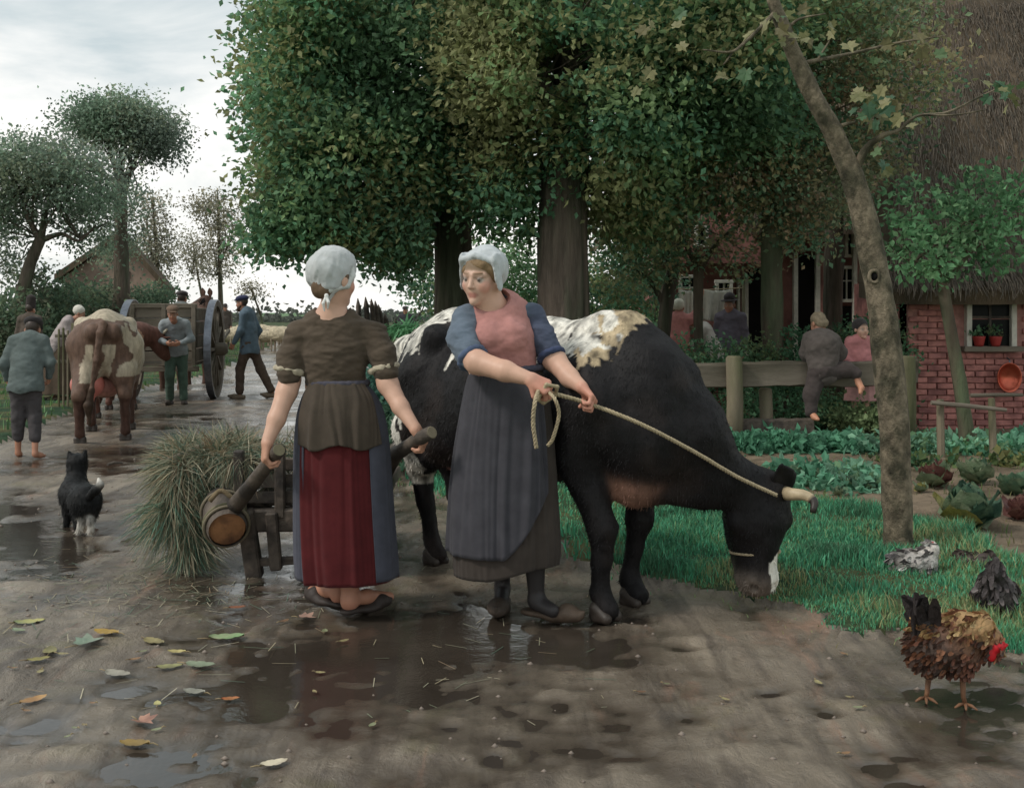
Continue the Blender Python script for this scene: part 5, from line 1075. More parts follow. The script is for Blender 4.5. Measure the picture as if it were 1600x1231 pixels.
for a, b, rr_, cl_ in ((pB(727, 544, -.09), pB(738, 559, -.13), .062, lin(80, 92, 116)), (pB(855, 544, .02), pB(861, 556, .0), .057, lin(62, 70, 96))):
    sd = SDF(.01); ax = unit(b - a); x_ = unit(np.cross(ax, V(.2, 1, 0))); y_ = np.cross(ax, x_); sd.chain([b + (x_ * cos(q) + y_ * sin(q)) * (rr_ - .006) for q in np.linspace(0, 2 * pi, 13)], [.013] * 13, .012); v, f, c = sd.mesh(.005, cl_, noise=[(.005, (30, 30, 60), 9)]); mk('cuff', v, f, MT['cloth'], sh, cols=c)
PK = lin(174, 124, 118)
sd = SDF(.03); sd.flat(pB(777, 497, .05), pB(782, 545, .02), .138, .142, V(1, 0, .1), .66, .05); sd.flat(pB(782, 545, .02), pB(788, 588, .03), .142, .130, V(1, 0, 0), .74, .05)
for px, py in ((762, 528), (800, 528)): sd.ell(pB(px, py, -.055), V(.062, .055, .06), None, .045)
sd.cone(pB(744, 484, .035), pB(752, 510, -.0), .03, .04, .02); sd.cone(pB(815, 480, .06), pB(810, 510, .02), .03, .04, .02)
sd.ell(pB(765, 466, -.03), V(.090, .16, .056), None, .008, None, True)
v, f, c = sd.mesh(.0055, PK, noise=[(.007, (14, 14, 16), 19), (.004, (34, 34, 44), 20)]); mk('bodice', v, f, MT['cloth'], wb, cols=c)
# skirt and apron
eB = [(578, 741, 846), (600, 734, 853), (640, 727, 860), (700, 718, 866), (760, 712, 870), (820, 709, 874), (865, 708, 876), (892, 710, 874)]
rB = skirt_rows(eB, YB, .70, .04)
vv, ff, cc = const(loft(rB, 280, folds(13, amp=(.024, .022, .018, .010))), lin(66, 59, 54))
w_ = np.clip((.45 - vv[:, 2]) / .3, 0, 1); vv[:, 2] += w_ * (.045 * (vv[:, 0] - rB[-1][0]) / .24 + .012 * np.sin(vv[:, 0] * 17))
solid(mk('skirt', vv, ff, MT['cloth'], wb, cols=cc), .006)
vv, ff, cc = const(loft([(x, y, z, rx * 1.07, ry * 1.11) for x, y, z, rx, ry in rB[:-1]], 300, folds(16, amp=(.034, .065, .055, .028), top=.55), a0=radians(160), a1=radians(318)), lin(66, 65, 70))
tt = np.clip((vv[:, 0] - (rB[-1][0] - .02)) / .26, 0, 1); zt = rB[0][2]; vv[:, 2] = zt - (zt - vv[:, 2]) * (1 - .52 * tt ** 1.5)
solid(mk('apron', vv, ff, MT['cloth'], wb, cols=cc), .005)
sd = SDF(.01); ring = [V(rB[0][0] + cos(q) * (rB[0][3] + .008), rB[0][1] + sin(q) * (rB[0][4] + .01), rB[0][2] + .002 + .01 * cos(q)) for q in np.linspace(0, 2 * pi, 25)]; sd.chain(ring, [.013] * 25); v, f, c = sd.mesh(.006, lin(72, 72, 84)); mk('waistband', v, f, MT['cloth'], wb, cols=c)
clog('clog', pB(786, 930, .29), V(-.10, -1, 0), .26, wb, lin(72, 62, 54), w=.060); clog('clog', pB(826, 940, .10), V(.82, -.46, 0), .265, wb, lin(84, 70, 58), w=.060)

# ------------------------------------------------------------------ other people: one skeleton, posed and dressed per person
def person(label, px, py, Y, H, face, o, res=.013, group=None, name='person', dz=0.0):
    """face: heading, 0 = away from us, 90 = to the right, 180 = towards us. o: pose and clothes"""
    g = P(px, 0, Y); g[2] = dz; a = radians(face); F = V(sin(a), cos(a), 0); Rr = V(cos(a), -sin(a), 0); s = H / 1.7
    t = thing(name, label, 'person', g, group)
    ln = o.get('lean', 0); side = o.get('tilt', 0)
    def J(x, y, z):
        zz = z; yy = y; xx = x
        if z > .9: yy = y + (z - .9) * sin(radians(ln)); zz = .9 + (z - .9) * cos(radians(ln)); xx = x + (z - .9) * sin(radians(side))
        return g + (Rr * xx + F * yy + V(0, 0, zz + o.get('up', 0))) * s
    hd = J(0, .03 + o.get('headf', 0), 1.585 + o.get('headz', 0)); hf = F * cos(radians(o.get('turn', 0))) + Rr * sin(radians(o.get('turn', 0))) + V(0, 0, o.get('nod', -.1))
    arms = o.get('arms', {}); legs = o.get('legs', {})
    shl = {k: J(k * .175, 0, 1.40) for k in (-1, 1)}
    el = {k: J(*arms.get(k, [(k * .23, -.03, 1.12), (k * .22, .08, .86)])[0]) for k in (-1, 1)}
    ha = {k: J(*arms.get(k, [(k * .23, -.03, 1.12), (k * .22, .08, .86)])[1]) for k in (-1, 1)}
    hip = {k: J(k * .085, 0, .9) for k in (-1, 1)}
    lg = {k: legs.get(k, [(k * .09, .02, .49), (k * .09, 0, .08), (0, 1)]) for k in (-1, 1)}
    kn = {k: J(*lg[k][0]) for k in (-1, 1)}; an = {k: J(*lg[k][1]) for k in (-1, 1)}
    toe = {k: unit(F * (lg[k][2][1] if len(lg[k]) > 2 else 1) + Rr * (lg[k][2][0] if len(lg[k]) > 2 else 0) + V(0, 0, lg[k][3] if len(lg[k]) > 3 else 0)) for k in (-1, 1)}
    skin = o.get('skin', SKIND); bits = []
    sd = SDF(.03); hat = head(sd, hd, hf, V(0, 0, 1) + F * .2 * sin(radians(ln)), s * o.get('hs', 1.0), skin, hair=o.get('hair', lin(86, 70, 56)))
    sd.cone(hd - V(0, 0, .07 * s), J(0, 0, 1.42), .05 * s, .058 * s, .03, skin); bits.append(sd.mesh(.0075, skin, .005))
    sd = SDF(.04); sd.flat(J(0, 0, 1.38), J(0, 0, 1.12), .15 * s, .13 * s, Rr, .6, .05, skin); sd.flat(J(0, 0, 1.12), J(0, 0, .92), .13 * s, .14 * s, Rr, .65, .05, skin)
    for k in (-1, 1):
        sd.chain([shl[k], el[k], ha[k]], [.045 * s, .036 * s, .026 * s], .03, skin); sd.chain([hip[k], kn[k], an[k]], [.075 * s, .05 * s, .034 * s], .04, skin)
        if o.get('feet') == 'bare': sd.chain([an[k] - V(0, 0, .03) * s, an[k] + toe[k] * .08 * s - V(0, 0, .045) * s, an[k] + toe[k] * .15 * s - V(0, 0, .06) * s], [.036 * s, .032 * s, .022 * s], .02, skin)
    bits.append(sd.mesh(res, skin))
    for k in (-1, 1):
        sd = SDF(.015); dv = unit(ha[k] - el[k]); sd.cone(ha[k] - dv * .06 * s, ha[k], .028 * s, .025 * s, .01, skin); hand(sd, ha[k], dv, F * .3 - Rr * k, k if dv[2] < .3 else -k, s, o.get('curl', (38, 45, 30)), col=skin); bits.append(sd.mesh(.0065, skin))
    v, f, c = joinm(bits); mk('body', v, f, MT['skin'], t, cols=c)
    sc = o['shirt']; sd = SDF(.045); top = 1.40; bot = o.get('shirt_len', .86)
    sd.flat(J(0, 0, top - .03), J(0, -.01, 1.14), .172 * s, .158 * s, Rr, .64, .06); sd.flat(J(0, 0, 1.14), J(0, 0, bot), .158 * s, o.get('hem', .19) * s, Rr, .80, .06); sd.cone(shl[-1], shl[1], .058 * s, .058 * s, .05)
    for k in (-1, 1):
        sd.cone(shl[k], el[k], .064 * s, .056 * s, .04)
        e_ = el[k] + (ha[k] - el[k]) * o.get('sleeve', .92); 
        if o.get('sleeve', .92) > 0: sd.cone(el[k], e_, .056 * s, .044 * s, .03)
    v, f, c = sd.mesh(res, sc, noise=[(.012, (8, 8, 14), 5), (.006, (24, 24, 34), 6)]); hz_ = J(0, 0, bot - .05)[2] + .012 * np.sin(v[:, 0] * 23 / s); tk = np.linalg.norm((v - J(0, 0, bot))[:, :2], axis=1) < .24 * s; v[tk, 2] = np.maximum(v[tk, 2], hz_[tk]); mk('jacket' if not o.get('skirt') else 'blouse', v, f, MT['cloth'], t, cols=c)
    if o.get('skirt') is not None:
        b0 = J(0, 0, .98); b1_ = g + V(0, 0, o.get('skirt_hem', .12) * s); sw = o.get('skirt_w', .30) * s
        rows_ = [(b0[0] * (1 - q) + b1_[0] * q, b0[1] * (1 - q) + b1_[1] * q, b0[2] * (1 - q) + b1_[2] * q, (.15 * s) * (1 - q ** .6) + sw * q ** .6, (.12 * s) * (1 - q ** .6) + sw * .85 * q ** .6) for q in (0, .12, .3, .55, .8, 1)]
        vv, ff, cc = const(loft(rows_, 90, folds(int(px) % 50 + 1)), o['skirt']); solid(mk('skirt', vv, ff, MT['cloth'], t, cols=cc), .01 * s)
        if o.get('apron') is not None:
            aa = -a; vv, ff, cc = const(loft([(x, y, z, rx * 1.04, ry * 1.05) for x, y, z, rx, ry in rows_[:-1]], 60, folds(7), a0=aa + radians(20), a1=aa + radians(160)), o['apron']); solid(mk('apron', vv, ff, MT['cloth'], t, cols=cc), .008 * s)
    else:
        sd = SDF(.04); cut = o.get('cut', .88); tr_ = o['trousers']
        sd.flat(J(0, 0, .98), J(0, 0, .86), .155 * s, .16 * s, Rr, .72, .05)
        for k in (-1, 1):
            e_ = kn[k] + (an[k] - kn[k]) * cut; sd.cone(hip[k], kn[k], .098 * s, .076 * s, .04); sd.cone(kn[k], e_, .076 * s, .068 * s, .03)
        v, f, c = sd.mesh(res, tr_, noise=[(.012, (9, 9, 12), 8), (.006, (26, 26, 34), 9)]); mk('trousers', v, f, MT['cloth'], t, cols=c)
    hc = o.get('cap'); k = s * o.get('hs', 1.0)
    if hc:
        kind, col = hc; sd = SDF(.02); ff_, rr_, uu_ = frame(hf, V(0, 0, 1)); R_ = np.stack([rr_, ff_, uu_], 1)
        if kind == 'flat':
            sd.ell(hat(0, -.01, .085), V(.10, .11, .055) * k, R_, .03); sd.flat(hat(-.05, .1, .06), hat(.05, .1, .06), .03 * k, .03 * k, ff_, .3, .02)
        elif kind == 'bonnet':
            sd.ell(hat(0, -.025, .045), V(.092, .10, .092) * k, R_, .03); sd.ell(hat(0, .11, -.02), V(.064, .075, .09) * k, R_, .012, None, True)
        elif kind == 'hat':
            sd.ell(hat(0, -.01, .11), V(.085, .095, .075) * k, R_, .02); sd.ell(hat(0, -.01, .065), V(.135, .145, .014) * k, R_, .015)
        elif kind == 'tall':
            sd.cone(hat(0, 0, .06), hat(0, 0, .2), .09 * k, .085 * k, .02)
        v, f, c = sd.mesh(.009 * max(s, .7), col, noise=[(.005, 22, 4)]); mk('cap', v, f, MT['linen' if kind == 'bonnet' else 'cloth'], t, cols=c)
    elif o.get('hair'):
        sd = SDF(.02); sd.ell(hat(0, -.02, .05), V(.084, .098, .082) * k, None, .02); sd.ell(hat(0, -.05, -.02), V(.07, .055, .06) * k, None, .02); v, f, c = sd.mesh(.008, o['hair'], noise=[(.006, 40, 4)]); mk('hair', v, f, MT['hair'], t, cols=c)
    if o.get('beard'):
        sd = SDF(.015); sd.ell(hat(0, .06, -.095), V(.045, .04, .045) * k); sd.cone(hat(-.06, .02, -.05), hat(-.03, .06, -.09), .02 * k, .025 * k); sd.cone(hat(.06, .02, -.05), hat(.03, .06, -.09), .02 * k, .025 * k); v, f, c = sd.mesh(.008, o['beard'], noise=[(.005, 50, 3)]); mk('beard', v, f, MT['hair'], t, cols=c)
    if o.get('feet') == 'clog':
        for k_ in (-1, 1): 
            h = an[k_] - toe[k_] * .06 * s; sd = SDF(.02); z0 = V(0, 0, -.045 * s); sd.chain([h + z0, an[k_] + toe[k_] * .09 * s + z0, an[k_] + toe[k_] * .19 * s + z0 * .6], [.042 * s, .05 * s, .022 * s]); v, f, c = sd.mesh(.009, o.get('clogc', lin(120, 106, 90)), noise=[(.003, 30, 3)]); mk('clog', v, f, MT['clog'], t, cols=c)
    return t, J, ha
D = {}
# boy walking away at the left edge
person('barefoot boy in blue grey smock walking away at the left edge, head down', 40, 0, 10.1, 1.32, -8, dict(shirt=lin(94, 103, 101), trousers=lin(74, 70, 71), cap=('flat', lin(60, 56, 56)), hair=lin(66, 56, 50), feet='bare', cut=.6, lean=14, headf=.10, headz=-.04, nod=-.45, shirt_len=.84, hem=.215, hs=1.12,
       legs={-1: [(-.09, .02, .49), (-.10, .05, .075), (-.1, 1)], 1: [(.10, .02, .49), (.13, -.08, .075), (.5, 1)]}, arms={-1: [(-.27, .0, 1.14), (-.24, .12, .92)], 1: [(.27, .02, 1.14), (.22, .16, .95)]}), res=.011)
# walking man with blue smock
person('man in dark blue cap and blue smock striding to the left across the road', 390, 0, 17.0, 1.60, -84, dict(shirt=lin(94, 110, 122), trousers=lin(88, 74, 64), cap=('flat', lin(62, 64, 92)), hair=lin(70, 60, 54), beard=lin(80, 66, 56), feet='clog', shirt_len=.80, hem=.2, lean=4, headf=.05,
       legs={1: [(.07, -.16, .50), (.08, -.36, .10), (0, 1)], -1: [(-.07, .14, .50), (-.08, .14, .08), (0, 1)]}, arms={-1: [(-.22, .06, 1.13), (-.2, .2, .92)], 1: [(.22, -.1, 1.13), (.2, .02, .9)]}))
# man with green trousers behind the cart
person('man in green trousers and brown flat cap standing behind the cart tail boards', 276, 0, 15.85, 1.50, 170, dict(shirt=lin(140, 146, 148), trousers=lin(78, 96, 84), hair=lin(90, 74, 60), cap=('flat', lin(112, 92, 78)), feet='clog', clogc=lin(70, 62, 56), lean=28, headf=.12, nod=-.3, arms={-1: [(-.26, .14, 1.12), (-.1, .34, 1.05)], 1: [(.26, .14, 1.12), (.1, .34, 1.05)]},
       legs={1: [(.10, .10, .50), (.11, -.04, .08), (.2, 1)], -1: [(-.10, .02, .50), (-.12, .05, .08), (-.2, 1)]}))
# far man with a staff
t, J, ha = person('far man in dark coat and hat standing by the sheep with a staff', 352, 0, 41, 1.62, 165, dict(shirt=lin(86, 78, 72), trousers=lin(64, 58, 56), cap=('hat', lin(72, 66, 64)), hair=lin(70, 60, 54), feet='clog', clogc=lin(60, 54, 50), shirt_len=.62, hem=.2, arms={1: [(.25, .08, 1.14), (.2, .25, 1.2)]}), res=.02)
v, f = tube([J(-.27, .1, 0), J(-.24, .1, 1.3)], .014, 6); mk('staff', v, f, MT['wood_dark'], t)
person('tiny dark clothed figure beyond the board fence near the cow rump', 634, 0, 30, 1.5, 190, dict(shirt=lin(62, 60, 66), trousers=lin(52, 50, 54), hair=lin(60, 52, 48), cap=('flat', lin(60, 54, 54)), feet='clog'), res=.022)
# woman with white cap leading by a stick, and dark hatted figure beside her
t, J, ha = person('stooping woman in white cap and pale shawl holding a stick, behind the boy', 84, 0, 16.6, 1.5, 72, dict(shirt=lin(164, 152, 150), skirt=lin(92, 78, 66), cap=('bonnet', lin(214, 208, 196)), hair=lin(120, 100, 80), feet='clog', lean=26, headf=.08, nod=-.4, skirt_w=.36, sleeve=.5, arms={1: [(.22, .16, 1.14), (.2, .34, .92)], -1: [(-.22, .16, 1.14), (-.14, .34, .92)]}))
v, f = tube([ha[1] + V(-.02, 0, .1), ha[1] + V(.06, -.05, -.3), ha[1] + V(.2, -.1, -.62)], .013, 6); mk('stick', v, f, MT['wood_grey'], t)
person('person in tall dark hat half hidden behind the barefoot boy', 46, 0, 18.0, 1.5, 10, dict(shirt=lin(84, 74, 66), trousers=lin(70, 62, 58), cap=('tall', lin(58, 52, 50)), hair=lin(70, 60, 54), feet='clog'))
# boy climbing the fence
YK = 10.86; zf = -.0
t = thing('person', 'boy in dark ragged clothes climbing over the rail fence, one bare foot dangling', 'person', (P(1275, 660, YK)[0], YK, 0)); q = lambda px, py, dy=0.0: P(px, py, YK + dy)
sd = SDF(.03); hat = head(sd, q(1279, 506, .12), unit(V(-.35, .8, -.45)), V(0, .25, 1), .92, SKIND, hair=lin(128, 112, 92)); sd.cone(q(1281, 512, .1), q(1284, 524, .06), .045, .05, .03, SKIND); u1 = sd.mesh(.007, SKIND, .005)
sd = SDF(.03); sd.flat(q(1284, 530, .05), q(1288, 575, .0), .12, .11, V(1, 0, 0), .7, .04, SKIND)
sd.chain([q(1276, 585), q(1268, 615, -.04), q(1268, 640, -.06), q(1267, 646, -.07)], [.07, .045, .032, .03], .03, SKIND); sd.chain([q(1267, 644, -.07), q(1273, 652, -.12), q(1278, 655, -.17)], [.032, .03, .02], .02, lin(190, 134, 106))
sd.chain([q(1298, 582), q(1322, 578, -.03), q(1336, 582, -.06), q(1342, 600, -.07)], [.065, .045, .036, .03], .03, SKIND); sd.chain([q(1342, 598, -.07), q(1346, 606, -.12), q(1344, 614, -.15)], [.03, .028, .018], .02, lin(196, 140, 112))
sd.chain([q(1262, 530, .08), q(1258, 552, .12), q(1264, 568, .14)], [.04, .034, .026], .03, SKIND); sd.chain([q(1306, 532, .08), q(1314, 552, .12), q(1306, 568, .14)], [.04, .034, .026], .03, SKIND)
u2 = sd.mesh(.010, SKIND); sd = SDF(.015); hand(sd, q(1264, 567, .14), V(.2, .3, -.9), V(.2, .9, .2), 1, .85, col=SKIND); hand(sd, q(1306, 567, .14), V(-.2, .3, -.9), V(-.2, .9, .2), -1, .85, col=SKIND); u3 = sd.mesh(.006, SKIND)
v, f, c = joinm([u1, u2, u3]); mk('body', v, f, MT['skin'], t, cols=c)
sd = SDF(.02); sd.ell(hat(0, -.015, .05), V(.082, .095, .08) * .95); sd.ell(hat(0, -.06, -.02), V(.066, .045, .055) * .95); v, f, c = sd.mesh(.007, lin(136, 122, 102), noise=[(.007, 36, 4)]); mk('hair', v, f, MT['hair'], t, cols=c)
sd = SDF(.04); sd.ell(q(1284, 538, .04), V(.165, .155, .135), None, .05); sd.flat(q(1284, 540, .03), q(1287, 580, -.01), .17, .15, V(1, 0, 0), .8, .05); sd.chain([q(1264, 530, .07), q(1258, 552, .12), q(1263, 563, .13)], [.07, .058, .045], .04); sd.chain([q(1304, 532, .07), q(1314, 552, .12), q(1307, 563, .13)], [.07, .058, .045], .04)
v, f, c = sd.mesh(.010, lin(94, 86, 82), noise=[(.014, (10, 10, 12), 5), (.007, (28, 28, 30), 6)]); mk('jacket', v, f, MT['cloth'], t, cols=c)
sd = SDF(.04); sd.ell(q(1287, 580, -.01), V(.145, .13, .11), None, .05); sd.chain([q(1276, 588, -.01), q(1268, 615, -.04), q(1267, 642, -.065)], [.098, .074, .06], .04); sd.chain([q(1297, 582, -.01), q(1322, 577, -.03), q(1338, 584, -.06)], [.092, .074, .058], .04)
v, f, c = sd.mesh(.010, lin(74, 66, 64), noise=[(.014, (10, 10, 12), 7), (.006, (28, 28, 30), 8)]); mk('trousers', v, f, MT['cloth'], t, cols=c)
# little girl behind the fence
person('little girl in pink dress and dark hood standing behind the rail fence', 1344, 0, 11.32, 1.12, 172, dict(shirt=lin(196, 132, 132), skirt=lin(206, 156, 154), cap=('bonnet', lin(58, 52, 52)), hair=lin(70, 58, 50), skin=lin(218, 174, 152), feet='clog', hs=1.3, headz=.02, skirt_w=.25, skirt_hem=.66, turn=-8, nod=.0, up=.18,
       arms={1: [(.24, .02, 1.14), (.16, .16, .98)], -1: [(-.24, .02, 1.14), (-.16, .16, .98)]}), res=.010)
# washing people
person('woman in white cap and pink dress reaching up to the washing line', 1060, 0, 14.6, 1.52, 20, dict(shirt=lin(190, 128, 122), skirt=lin(96, 84, 82), cap=('bonnet', lin(212, 206, 188)), hair=lin(120, 100, 80), feet='clog', sleeve=.1, nod=.1, arms={1: [(.28, .16, 1.56), (.30, .30, 1.78)], -1: [(-.26, .1, 1.2), (-.16, .26, 1.05)]}, skin=SKIN2))
person('woman with white sleeves and red skirt bending beside the laundry', 1120, 0, 14.5, 1.40, -70, dict(shirt=lin(196, 190, 180), skirt=lin(128, 76, 74), hair=lin(70, 58, 50), cap=('bonnet', lin(200, 192, 176)), feet='clog', lean=22, headf=.06, arms={1: [(.24, .2, 1.16), (.16, .44, 1.1)], -1: [(-.24, .2, 1.16), (-.16, .44, 1.12)]}, skin=SKIN2, sleeve=.3))
person('man in dark hat and grey violet coat standing by the laundry', 1141, 0, 14.9, 1.56, -150, dict(shirt=lin(112, 106, 116), trousers=lin(80, 74, 76), cap=('hat', lin(70, 64, 64)), hair=lin(70, 58, 50), feet='clog', skin=SKIND))
ln_ = thing('washing_line', 'washing line stretched between the small fruit trees', 'washing line', (P(1090, 640, 15.1)[0], 15.1, 0))
v, f = tube([P(1036, 449, 15.1), P(1090, 453, 15.1), P(1160, 450, 15.1)], .008, 5, smooth_n=14); mk('line', v, f, MT['rope'], ln_)
for px in (1034, 1162): v, f = tube([P(px, 650, 15.1), P(px, 444, 15.1)], .025, 7); mk('post', v, f, MT['wood_post'], ln_)
for k, (x0, x1, y1, lab) in enumerate([(1062, 1088, 510, 'narrow white cloth hanging on the washing line, left of the fruit tree trunk'), (1099, 1142, 500, 'wide white sheet hanging on the washing line, right of the fruit tree trunk')]):
    nx, nz_ = 22, 14; uu, ww_ = np.meshgrid(np.linspace(0, 1, nx), np.linspace(0, 1, nz_)); pts = np.array([P(x0 + (x1 - x0) * a, 452 + (y1 - 452) * b + 2.5 * sin(a * 3.1), 15.08) + V(0, .03 * sin(a * 21 + b) * (.3 + b) - .02 * sin(a * 9), 0) for a, b in zip(uu.ravel(), ww_.ravel())])
    i = np.arange(nz_ - 1)[:, None] * nx + np.arange(nx - 1)[None]; o = solid(mk('laundry_sheet', pts, np.stack([i, i + 1, i + nx + 1, i + nx], -1).reshape(-1, 4), MT['linen'], None, cols=np.tile(np.array(lin(214, 210, 198)), (len(pts), 1)), at=P(x0, 452, 15.08)), .006); tag(o, lab, 'laundry', 'white laundry on the line')

# ================================================================== ANIMALS
# ------------------------------------------------------------------ cow shape, local frame: x forward, y left, z up; withers about 1.38 m
def cow_shape(T, Rm, feet=None, neck=None, hd=None, sx=1.0, s=1.0, udder=True, headup=None, bellyz=0.0, fat=1.0, legc=None):
    """T maps local points to the world, Rm the local axes; neck/head may be given in world points"""
    sd = SDF(.06); E = lambda c, r, k=.08, col=None: sd.ell(T(c), np.asarray(r) * s, Rm, k * s, col)
    C = lambda a, b, ra, rb, k=.05, col=None: sd.cone(T(a), T(b), ra * s, rb * s, k * s, col)
    E((-.15, 0, .92), (.70 * sx, .33 * fat, .37)); E((-.16, 0, .86 - bellyz), (.52 * sx, .37 * fat, .38)); E((.38, 0, .90), (.27, .22, .39)); E((-.62, 0, 1.02), (.30, .265, .32))
    C((.50, 0, 1.25), (.05, 0, 1.20), .075, .08, .08); C((.05, 0, 1.20), (-.62, 0, 1.25), .08, .075, .08); C((-.62, 0, 1.25), (-.90, 0, 1.18), .075, .06, .07)
    for y in (-1, 1):
        E((-.52, y * .24, 1.20), (.075, .055, .06), .035); E((-.90, y * .10, 1.12), (.06, .05, .07), .06); C((-.52, y * .2, 1.19), (-.9, y * .10, 1.12), .07, .06, .08)
        C((.42, y * .14, 1.08), (.54, y * .16, .82), .12, .10, .08)
    fr_, fl__, hr_, hl_ = feet if feet is not None else [T((.50, -.17, 0)), T((.44, .17, 0)), T((-.72, -.19, 0)), T((-.82, .19, 0))]
    up = V(0, 0, 1); fx = Rm[:, 0]
    for foot, y in ((fr_, -1), (fl__, 1)):
        sh = T((.47, y * .20, .92)); elb = T((.42, y * .22, .70)); kn = foot * .8 + elb * .2; kn[2] = .40 * s; kn = kn + fx * .03 * s; ft = foot + up * .12 * s - fx * .02 * s
        sd.chain([sh, elb, kn], [.15 * s, .098 * s, .058 * s], .06 * s, legc); sd.chain([kn, (kn + ft) / 2, ft], [.058 * s, .042 * s, .047 * s], .03 * s, legc); sd.cone(ft, foot + up * .05 * s + fx * .03 * s, .046 * s, .052 * s, .02 * s, legc)
    for foot, y in ((hr_, -1), (hl_, 1)):
        th = T((-.60, y * .17, .98)); st = T((-.46, y * .2, .70)); hk = foot - fx * .12 * s + up * .50 * s; ft = foot + up * .12 * s - fx * .02 * s
        sd.chain([th, st], [.21 * s, .13 * s], .08 * s); sd.chain([th, T((-.72, y * .17, .72)), hk], [.17 * s, .13 * s, .062 * s], .06 * s); sd.chain([st, hk], [.115 * s, .06 * s], .06 * s); sd.chain([hk, (hk + ft) / 2, ft], [.062 * s, .045 * s, .048 * s], .03 * s, legc); sd.cone(ft, foot + up * .05 * s + fx * .03 * s, .047 * s, .053 * s, .02 * s, legc)
    hoofs = [fr_, fl__, hr_, hl_]
    if udder: E((-.44, 0, .56), (.19, .15, .13), .06, lin(176, 128, 118)); [C((-.38 + .1 * (i % 2), (-.06 if i < 2 else .06), .46), (-.38 + .1 * (i % 2), (-.06 if i < 2 else .06), .40), .022, .016, .02, lin(170, 118, 108)) for i in range(4)]
    return sd, hoofs
def cow_head(sd, poll, muzzle, fore, s=1.0, white=None):
    """poll to muzzle axis, fore = forehead normal. returns mapper (x right, y along the face, z forehead)"""
    d = unit(muzzle - poll); n = unit(fore - d * np.dot(fore, d)); r = np.cross(d, n); L_ = np.linalg.norm(muzzle - poll); at = lambda x, y, z: poll + r * x * s + d * y * L_ + n * z * s
    R = np.stack([r, d, n], 1)
    sd.ell(at(0, .22, -.05), V(.125, .17, .12) * s, R, .05); sd.ell(at(0, .18, .0), V(.13, .14, .07) * s, R, .05); sd.cone(at(0, .3, -.06), at(0, .82, -.05), .105 * s, .078 * s, .05); sd.cone(at(0, .3, .0), at(0, .85, -.01), .08 * s, .058 * s, .04)
    sd.ell(at(0, .94, -.04), V(.088, .062, .078) * s, R, .04, white); sd.ell(at(0, .86, -.10), V(.062, .09, .04) * s, R, .03, white); sd.ell(at(0, .45, -.14), V(.075, .17, .06) * s, R, .05)
    for x in (-1, 1):
        sd.ball(at(x * .11, .30, .0), .036 * s, .03); sd.ball(at(x * .125, .31, .005), .022 * s, .004, lin(16, 14, 14)); sd.ball(at(x * .045, .985, .01), .018 * s, .015, None, True); sd.cone(at(x * .09, .03, -.01), at(x * .12, .05, -.02), .035 * s, .03 * s, .03)
    return at
def hooves(pts, fx, s, parent, col=lin(64, 56, 50)):
    r = np.array([-fx[1], fx[0], 0])
    for p in pts:
        sd = SDF(.008)
        for y in (-1, 1): sd.cone(p + r * y * .028 * s + V(0, 0, .055 * s) - fx * .01, p + r * y * .034 * s + V(0, 0, .022 * s) + fx * .055 * s, .036 * s, .024 * s, .008); sd.cone(p + r * y * .028 * s + V(0, 0, .02 * s) - fx * .015, p + r * y * .03 * s + V(0, 0, .02 * s) + fx * .05 * s, .034 * s, .024 * s, .008)
        v, f, c = sd.mesh(.0075, col); mk('hoof', v, f, MT['horn'], parent, cols=c)
def ear(root, tip, wid, nrm, parent, col, inner=None, s=1.0):
    d = tip - root; L_ = np.linalg.norm(d); d = d / L_; w = unit(np.cross(d, nrm)); n = np.cross(w, d); sd = SDF(.01)
    sd.flat(root, root + d * L_ * .55, wid * .45, wid, w, .28, .02); sd.flat(root + d * L_ * .55, tip, wid, wid * .25, w, .28, .02); sd.flat(root + d * L_ * .3 + n * wid * .35, root + d * L_ * .8 + n * wid * .3, wid * .4, wid * .45, w, .3, .01, None, True)
    v, f, c = sd.mesh(.006, col, noise=[(.003, 40, 3)]); mk('ear', v, f, MT['hide'], parent, cols=c)
def hair_tufts(v, q, cols, n, ln, seed, zmin=None, lay=(0, 0, -1)):
    r = np.random.default_rng(seed); nr = normals(v, q); i = r.integers(0, len(v), n); p = v[i]; nn = nr[i]; d = nn * .35 + np.asarray(lay) + r.normal(0, .35, (n, 3)); d -= nn * np.sum(d * nn, 1)[:, None] * .55; d /= np.linalg.norm(d, axis=1)[:, None]
    s = np.cross(d, nn); s /= np.linalg.norm(s, axis=1)[:, None] + 1e-9; L_ = ln * r.uniform(.5, 1.5, n); w = .0022
    vv = np.stack([p - s * w, p + s * w, p + d * L_[:, None] + nn * (.12 * L_)[:, None]], 1).reshape(-1, 3); return vv, [np.arange(n)[:, None] * 3 + np.array([[0, 1, 2]])], np.repeat(cols[i] * r.uniform(.75, 1.35, n)[:, None], 3, 0)
